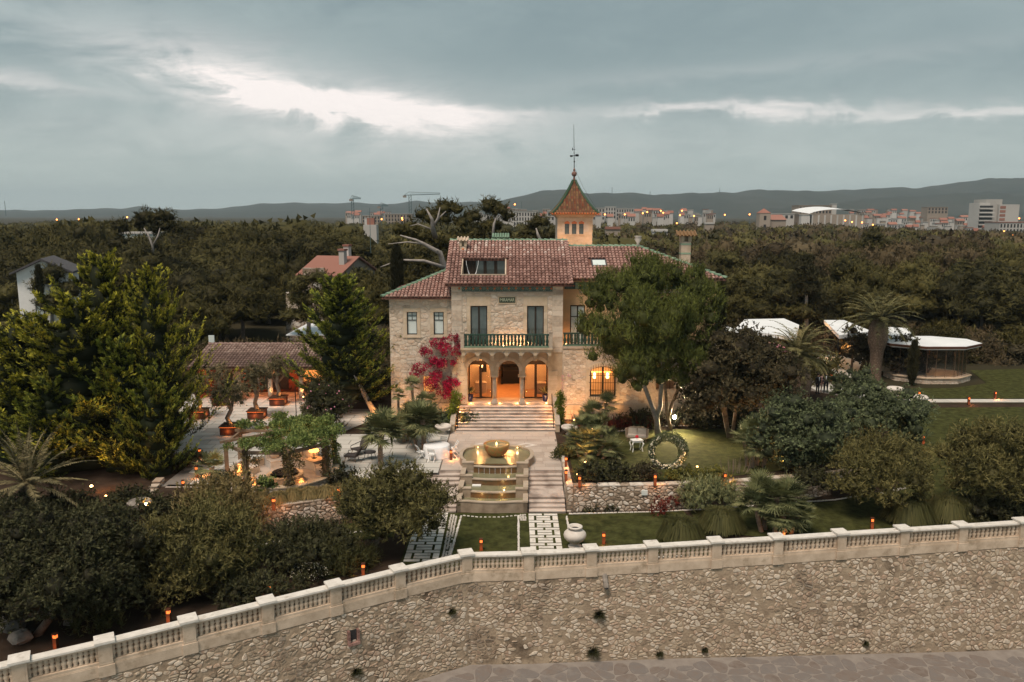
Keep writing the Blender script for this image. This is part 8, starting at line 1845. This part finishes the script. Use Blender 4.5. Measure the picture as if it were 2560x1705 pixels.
px_tree('pine_tree', 'broad green pine beyond the pavilion', 100, [(2340, 690, 44), (2300, 720, 48), (2380, 725, 44), (2330, 770, 55), (2270, 770, 40), (2400, 775, 36), (2350, 810, 48)], 'pinegreen', [([(2340, 860, 0), (2340, 720, 0)], [.3, .1])])
px_tree('pine_tree', 'light green pine bank right behind the villa corner', 98, [(1850, 700, 44), (1900, 690, 40), (1880, 740, 48), (1830, 750, 40), (1930, 740, 36), (1860, 780, 40)], 'pinegreen', [([(1860, 810, 0), (1860, 720, 0)], [.25, .1])])
px_tree('pine_tree', 'pale green rounded pine beside the dark conifer, left of the villa', 72, [(760, 715, 40), (800, 700, 36), (740, 750, 40), (790, 745, 44), (840, 720, 36), (880, 700, 30), (730, 790, 36), (770, 790, 36)], 'pinegreen', [([(770, 860, 0), (775, 740, 0)], [.25, .1])], dens=34, ln=.42, wd=.11)
px_tree('pine_tree', 'soft green pine under the red roofed house', 88, [(900, 690, 30), (930, 720, 34), (960, 740, 30), (890, 740, 34), (930, 760, 34)], 'pinegreen', [([(920, 800, 0), (920, 720, 0)], [.2, .1])])
px_tree('conifer_tree', 'ragged dark conifer rising behind the white canopy', 90, [(2018, 648, 20), (2008, 672, 28), (2030, 690, 30), (1992, 705, 30), (2044, 722, 30), (2010, 735, 40), (1975, 750, 30), (2056, 762, 32), (2020, 785, 48), (1980, 795, 36), (2062, 800, 32)], 'darkcyp', [([(2016, 850, 0), (2016, 690, 0)], [.3, .1])], dens=60, ln=.36, wd=.12, cat='conifer')
for u, v, y, lab in ((2420, 870, 84, 'dark hedge like shrub row beyond the pavilion lawn, nearer part'), (2480, 870, 82, 'dark hedge like shrub row beyond the pavilion lawn, middle part'), (2545, 880, 80, 'dark hedge like shrub row beyond the pavilion lawn, end part')):
    px_tree('hedge_tree', lab, y, [(u, v, 40), (u-25, v+25, 34), (u+25, v+30, 34), (u, v+50, 34)], 'oak', [([(u, v+90, 0), (u, v, 0)], [.15, .05])], 'bark', 40, .3, .12, 'hedge')
for i, (u, v, y) in enumerate(((30, 745, 82), (10, 900, 70), (130, 690, 80))):
    px_tree('pine_tree', ('grey green pine crown at the picture edge before the gabled house', 'grey green tree low behind the golden conifers', 'small green pine beside the gabled house roof')[i], y, [(u, v, 45), (u-30, v+30, 40), (u+30, v+35, 40), (u, v+70, 42)], 'pinegreen', [([(u, v+140, 0), (u, v, 0)], [.2, .06])], dens=34, ln=.42, wd=.11)
# ------------------------------------------------------------------ neighbours
def gabled(name, lab, loc, w_, d_, h, rise, wall, roof, rz=0, wins=(), over=.5, cat='house', chim=()):
    t = thing(name, lab, cat, loc, rz); W = w_/2
    MB().add([(-W, 0, -6), (W, 0, -6), (W, 0, h), (0, 0, h+rise), (-W, 0, h), (-W, d_, -6), (W, d_, -6), (W, d_, h), (0, d_, h+rise), (-W, d_, h)], [(0, 1, 2, 3, 4), (9, 8, 7, 6, 5), (1, 6, 7, 2), (0, 4, 9, 5)]).build('wall', wall, t)
    k = rise/W
    for s in (-1, 1): MB().add([(0, -over, h+rise+.05), (s*(W+over), -over, h-k*over+.05), (s*(W+over), d_+over, h-k*over+.05), (0, d_+over, h+rise+.05), (0, -over, h+rise+.25), (s*(W+over), -over, h-k*over+.25), (s*(W+over), d_+over, h-k*over+.25), (0, d_+over, h+rise+.25)], [(0, 1, 2, 3), (7, 6, 5, 4), (0, 4, 5, 1), (1, 5, 6, 2), (2, 6, 7, 3)]).build('roof', roof, t)
    for x0, x1, z0, z1 in wins: f = MB().box(x0, x1, -.05, -.002, z0, z1).build('window', 'darkwood', t); MB().box(x0+.1, x1-.1, -.07, -.051, z0+.1, z1-.1).build('pane', 'shade', f)
    for x, y_, z0, z1, wd in chim: c = MB().box(x-wd/2, x+wd/2, y_-wd/2, y_+wd/2, z0, z1).build('chimney', 'tw1', t); MB().box(x-wd*.65, x+wd*.65, y_-wd*.65, y_+wd*.65, z1+.002, z1+.25).build('chimney_cap', roof, t)
    return t
q = A(112, 740, 80); ap = A(108, 652, 80).z; ev = A(60, 680, 80).z
gabled('white_house', 'white gabled house with dark slate roof among the trees', (q.x, 80, 0), 4.6, 6, ev, ap-ev, 'white', 'slate', R_(20), [(-.9, -.1, 3.2, 6.0), (.6, 1.0, ev-.1, ev+.5)], .5)
q = A(855, 680, 112); zr_ = A(855, 634, 112).z; ze_ = A(820, 662, 112).z
t = gabled('red_roofed_house', 'house with red tiled roofs and white chimneys in the wood', (q.x+2.2, 112, 0), 10.5, 6, ze_-1.2, zr_-ze_+.6, 'tw2', 'tr', R_(72), [], .4, chim=((-2.2, 1.0, ze_-1, zr_+.5, .8), (2.6, 3.0, ze_-1, zr_+.9, .8)))
q = A(345, 610, 135); t = thing('pale_building', 'pale blue white building glimpsed between bare pine trunks', 'building', (q.x, 135, 0)); zt = A(345, 585, 135).z; MB().box(-2.6, 2.8, 0, 4, 0, zt).build('wall', 'shade', t); MB().box(-2.9, 3.1, -.2, 4.2, zt+.002, zt+.3).build('roof', 'tw1', t)
q = A(924, 567, 190); t = thing('small_white_house', 'small white flat building with a red top in the valley wood', 'house', (q.x, 190, 0)); zt = A(924, 562, 190).z; MB().box(-1.5, 1.6, 0, 3, 0, zt).build('wall', 'tw1', t); MB().box(-.8, .9, 1, 2.6, zt+.002, zt+1.6).build('roof', 'tr', t)
for u0, u1, v0, v1, y, lab in ((1515, 1550, 567, 580, 260, 'low house with a red roof out in the scrub right of the tower'), (1632, 1668, 573, 584, 280, 'white framed house half hidden in the far scrub'), (1763, 1785, 556, 562, 420, 'pale shed in the far scrub'), (1504, 1514, 598, 602, 210, 'tiny white roof in the scrub close to the villa')):
    a, c = A(u0, v0, y), A(u1, v1, y); t = thing('scrub_house', lab, 'house', ((a.x+c.x)/2, y, 0)); W = (c.x-a.x)/2; MB().box(-W, W, 0, W*1.2, 0, a.z-.8).build('wall', 'tw1' if 'white' in lab else 'tw2', t); MB().box(-W*1.05, W*1.05, -.3, W*1.25, a.z-.798, a.z).build('roof', 'tr' if 'red' in lab else 'tw1', t)
# ------------------------------------------------------------------ town
def block(name, lab, u0, u1, v0, y, roof='tw1', wall='tw1', rows=0, cols=0, group=None, depth=None, zb=-1, pitched=False, cat='house'):
    a, c = A(u0, v0, y), A(u1, v0, y); W = (c.x-a.x)/2; zt = a.z; t = thing(name, lab, cat, ((a.x+c.x)/2, y, 0), 0, group); d_ = depth or W*1.3
    MB().box(-W, W, 0, d_, zb, zt-.35).build('wall', wall, t)
    if pitched: MB().add([(-W-.4, -.4, zt-.35), (W+.4, -.4, zt-.35), (W+.4, d_/2, zt+1.6), (-W-.4, d_/2, zt+1.6), (-W-.4, d_+.4, zt-.35), (W+.4, d_+.4, zt-.35)], [(0, 1, 2, 3), (3, 2, 5, 4), (0, 3, 4), (1, 5, 2), (0, 4, 5, 1)]).build('roof', roof, t)
    else: MB().box(-W-.2, W+.2, -.3, d_+.3, zt-.348, zt).build('roof', roof, t)
    fh = (zt-1)/max(rows, 1) if rows else 3
    for i in range(rows):
        b = MB()
        for j in range(cols): x = -W+2*W*(j+.25)/cols; b.box(x, x+W/cols, -.08, -.002, zt-.9-(i+1)*3+.6, zt-.9-i*3-.3)
        b.build('window_row', 'win', t, kind='stuff')
    return t
r_ = random.Random(77); nb = 0
ROWS = [(1255, 1400, 518, 540, 640, 26), (1545, 1780, 518, 540, 620, 42), (2060, 2470, 540, 568, 640, 78), (2300, 2560, 550, 580, 560, 30), (860, 960, 528, 546, 720, 16), (1160, 1270, 525, 545, 800, 10), (2120, 2360, 522, 544, 900, 40), (1400, 1560, 522, 540, 600, 10), (2480, 2600, 540, 560, 700, 10)]
for u0, u1, va, vb_, y0, n in ROWS:
    for k in range(n):
        u = r_.uniform(u0, u1); f = r_.random(); v = va+(vb_-va)*f; y = y0*(1.3-.45*f); wpx = r_.uniform(8, 19); far_ = v < va+8
        red = r_.random() < (.62 if va < 524 or far_ else .34)
        zone = next(z for q, z in ((1000, 'near the cranes'), (1280, 'behind the big bare limbed pine'), (1390, 'just short of the villa tower'), (1590, 'by the white stepped apartments'), (1850, 'between stepped apartments and church'), (2170, 'around the curved roof hall'), (2330, 'past the curved roof hall'), (2440, 'before the tall apartment tower'), (9e9, 'at the tall apartment tower')) if u < q)
        lab = f'small {"red roofed" if red else "white flat roofed"} town house far off, {zone}'
        t = block('town_house', lab, u, u+wpx, v+r_.uniform(0, 3), y, 'tr' if red else 'tw1', r_.choice(('tw1', 'tw1', 'tw2')), 1 if wpx > 14 else 0, 3, f'{"red roofed" if red else "white"} town houses {zone}', pitched=red and r_.random() < .7); nb += 1
block('apartment_block', 'white stepped apartment block near the tower, left part', 1482, 1512, 519, 640, rows=3, cols=4, cat='apartment block'); block('apartment_block', 'white stepped apartment block near the tower, middle part', 1514, 1540, 516, 650, rows=3, cols=4, cat='apartment block'); block('apartment_block', 'white stepped apartment block near the tower, end part', 1541, 1566, 520, 640, rows=3, cols=4, cat='apartment block')
block('apartment_block', 'unfinished grey apartment block under the cranes', 962, 1030, 534, 700, rows=4, cols=9, wall='tw2', cat='apartment block', zb=4); block('apartment_block', 'low grey block beside the unfinished one', 905, 950, 538, 720, rows=2, cols=6, wall='tw2', cat='apartment block')
block('apartment_block', 'white apartment block with many windows seen between pines', 1283, 1345, 527, 520, rows=4, cols=9, cat='apartment block'); block('apartment_block', 'small white block beside the tower roof', 1368, 1396, 527, 560, rows=2, cols=3, cat='apartment block')
# long arched hall, beige school, church, tower block
a, c = A(2022, 540, 540), A(2165, 534, 540); t = thing('arched_hall', 'long low hall with a pale curved metal roof', 'hall', ((a.x+c.x)/2, 540, 0)); W = (c.x-a.x)/2; zt = A(2100, 523, 540).z; ze_ = A(2100, 534, 540).z
MB().box(-W*.95, W*.95, 0, 30, -1, ze_-.5).build('wall', 'tw2', t); b = MB(); vs = []
for i in range(13): f = i/12; z = ze_+(zt-ze_)*math.sin(math.pi*min(1, f*1.05+.0))**.7; vs += [(-W+2*W*f, -1, z), (-W+2*W*f, 34, z+2)]
b.add(vs, [(2*i, 2*i+2, 2*i+3, 2*i+1) for i in range(12)]).build('curved_roof', 'whiteroof', t)
for i in range(9): MB().box(-W*.9+i*W*.22, -W*.9+i*W*.22+1.0, -.3, -.002, -1, ze_-1).build('pier', 'tw1', t)
block('school_building', 'long beige flat building behind the curved roof hall', 1998, 2080, 513, 640, 'tw2', 'tw2', 2, 10, cat='school'); block('school_building', 'small white cube house on the ridge by the hall', 2078, 2092, 509, 650, cat='house'); block('white_hall', 'low white hall between church and curved roof', 1922, 1986, 534, 560, rows=1, cols=5, cat='hall'); block('white_hall', 'small white hall beside the curved roof', 2004, 2030, 536, 540, cat='hall')
q = A(1912, 560, 470); t = thing('church', 'small brownish church with a pointed tower in the wood', 'church', (q.x, 470, 0)); zt = A(1907, 524, 470).z; zn = A(1907, 541, 470).z
MB().box(-3.2, 3.2, 0, 6.4, -1, zt-2).build('tower', 'tw2', t); MB().add([(-3.4, -.2, zt-2), (3.4, -.2, zt-2), (3.4, 6.6, zt-2), (-3.4, 6.6, zt-2), (0, 3.2, zt+.8)], [(0, 1, 4), (1, 2, 4), (2, 3, 4), (3, 0, 4)]).build('spire', 'tr', t); MB().box(3.2, 13, 2, 20, -1, zn-2).build('nave', 'tw2', t); MB().add([(3.0, 1.5, zn-2), (13.4, 1.5, zn-2), (13.4, 11, zn+1), (3.0, 11, zn+1)], [(0, 1, 2, 3)]).build('nave_roof', 'tr', t)
for z in (zt-6, zt-11): MB().box(-.7, .7, -.1, -.002, z, z+2.4).build('window', 'win', t)
a, c = A(2446, 545, 620), A(2546, 545, 620); t = thing('tower_block', 'tall stepped white apartment tower with long balconies', 'apartment tower', (a.x, 620, 0)); W = c.x-a.x
for x0, x1, v, d_ in ((0, .26, 507, 14), (.22, .62, 498, 20), (.5, 1.0, 511, 24)):
    zt = A(2500, v, 620).z; MB().box(W*x0, W*x1, (0 if x0 != .22 else 3), d_, -1, zt).build('wing', 'tw1', t)
for i in range(8):
    z = A(2500, 513, 620).z-i*3.05
    b = MB().box(W*.0, W*.36, -1.6, -.01, z-3, z-2.0) if i < 8 else MB(); b.build('balcony', 'tw1', t); MB().box(W*.01, W*.34, -.12, -.005, z-1.9, z-.3).build('window_row', 'win', t); MB().box(W*.52, W*.66, -.14, -.005, z-2.6, z-.6).build('window_row', 'tr', t)
block('long_shed', 'long white building with red roof strips at the edge of town', 2500, 2600, 555, 480, 'tr', 'tw1', 2, 12, cat='building'); block('town_villa', 'beige building with stepped flat roof above the red roofs', 2320, 2370, 517, 800, 'tw2', 'tw2', 2, 6, cat='building')
print('town houses', nb)
# street lights of the town
GL = MB().ball((0, 0, 0), 1.0, 6, 4).mesh('lamp', 'town'); pole_me = MB().tube([(0, 0, -9), (0, 0, -.8)], [.12, .08], 5).mesh('pole', 'crane')
for k, (u, v, y) in enumerate(((142, 549, 330), (107, 563, 280), (197, 548, 300), (318, 543, 300), (1005, 545, 560), (1006, 549, 480), (954, 548, 480), (1562, 536, 600), (1652, 527, 600), (1705, 527, 600), (1735, 540, 520), (1700, 538, 520), (1692, 558, 420), (1812, 537, 480), (1874, 536, 450), (2113, 551, 480), (2130, 555, 460), (2155, 556, 460), (2182, 562, 420), (1512, 536, 560), (1607, 533, 600), (2548, 546, 480), (2532, 589, 330), (2510, 578, 400), (1287, 511, 620), (1618, 530, 600), (1658, 532, 590))):
    p = A(u, v, y); t = thing('street_light', 'tiny warm street light far off in the town', 'street light', p, 0, 'far street lights of the town'); o = put('lamp', GL, t); s = .0010*y; o.scale = (s, s, s); put('pole', pole_me, t)
# cranes
def crane(lab, u, vt, y, j0, j1, vb=560, slope=0):
    p0 = A(u, vt, y); zb = A(u, vb, y).z; t = thing('tower_crane', lab, 'crane', (p0.x, y, zb)); H = p0.z-zb; s = px(y, 15); w_ = 1.1; b = MB()
    for x in (-w_, w_): b.tube([(x, 0, 0), (x, 0, H)], .28, 4)
    for i in range(int(H/3)): b.tube([(-w_, 0, i*3), (w_, 0, i*3+3)], .16, 4)
    b.build('mast', 'crane', t); b = MB(); x0, x1 = (j0-u)*s, (j1-u)*s; sl_ = slope*s
    b.tube([(x0, 0, H), (x1, 0, H+sl_)], .3, 4).tube([(0, 0, H+3), (x1, 0, H+1+sl_)], .15, 4); n_ = 16
    for i in range(n_): xa, xb_ = x1*i/n_, x1*(i+1)/n_; b.tube([(xa, 0, H), (xb_, 0, H+2*(1-(i+1)/n_)+1+sl_*(i+1)/n_)], .12, 4)
    b.tube([(x0, 0, H), (0, 0, H+3.5)], .15, 4).build('jib', 'crane', t); MB().box(x0-1, x0+2.2, -1, 1, H-2.2, H-.3).build('counterweight', 'rock', t)
crane('tower crane with a long jib near the pines', 1025, 488, 760, 1010, 1100, 545, 3); crane('tower crane with a short jib at the far end of town', 881, 497, 760, 876, 902, 548); crane('lower thin tower crane between the other two', 954, 515, 800, 946, 970, 550)
for u, v0, v1, y, lab in ((927, 520, 632, 112, 'thin radio mast beside the red roofed house'), (15, 502, 540, 1400, 'far mast on the hill at the picture edge'), (1530, 468, 487, 3000, 'far mast on the hill right of the tower'), (1625, 478, 491, 3000, 'second far mast on the hill'), (1799, 470, 483, 3000, 'mast on top of the wooded hill'), (1304, 505, 545, 900, 'thin mast among the pines by the tower')):
    a, c = A(u, v0, y), A(u, v1, y); t = thing('radio_mast', lab, 'mast', c); MB().tube([(0, 0, 0), (0, 0, a.z-c.z)], [max(.05, .0004*y)*.9, max(.04, .0004*y)*.7], 5).build('mast', 'crane', t)
t = thing('white_pole_sign', 'small white box on a post behind the colonnade roof', 'sign', A(529, 848, 70)); MB().box(-.25, .25, -.05, .05, -.35, .35).build('box', 'shade', t); MB().tube([(0, .02, -4.5), (0, .02, -.3)], .05, 5).build('post', 'iron', t)
# ================================================================== the air: distant hills fade to blue
hm = bpy.data.materials.new('haze'); hm.use_nodes = True; hn = hm.node_tree; hn.nodes.clear()
pv_ = hn.nodes.new('ShaderNodeVolumePrincipled'); pv_.inputs['Color'].default_value = (.66, .82, .93, 1); pv_.inputs['Density'].default_value = .000085; pv_.inputs['Anisotropy'].default_value = .0
ho = hn.nodes.new('ShaderNodeOutputMaterial'); hn.links.new(pv_.outputs[0], ho.inputs['Volume'])
b = MB().box(-15000, 15000, -200, 15000, -8, 420); hz_ = b.build('haze', hm, kind='stuff')
tag(hz_, 'thin evening haze over the garden, wood and hills', 'haze')
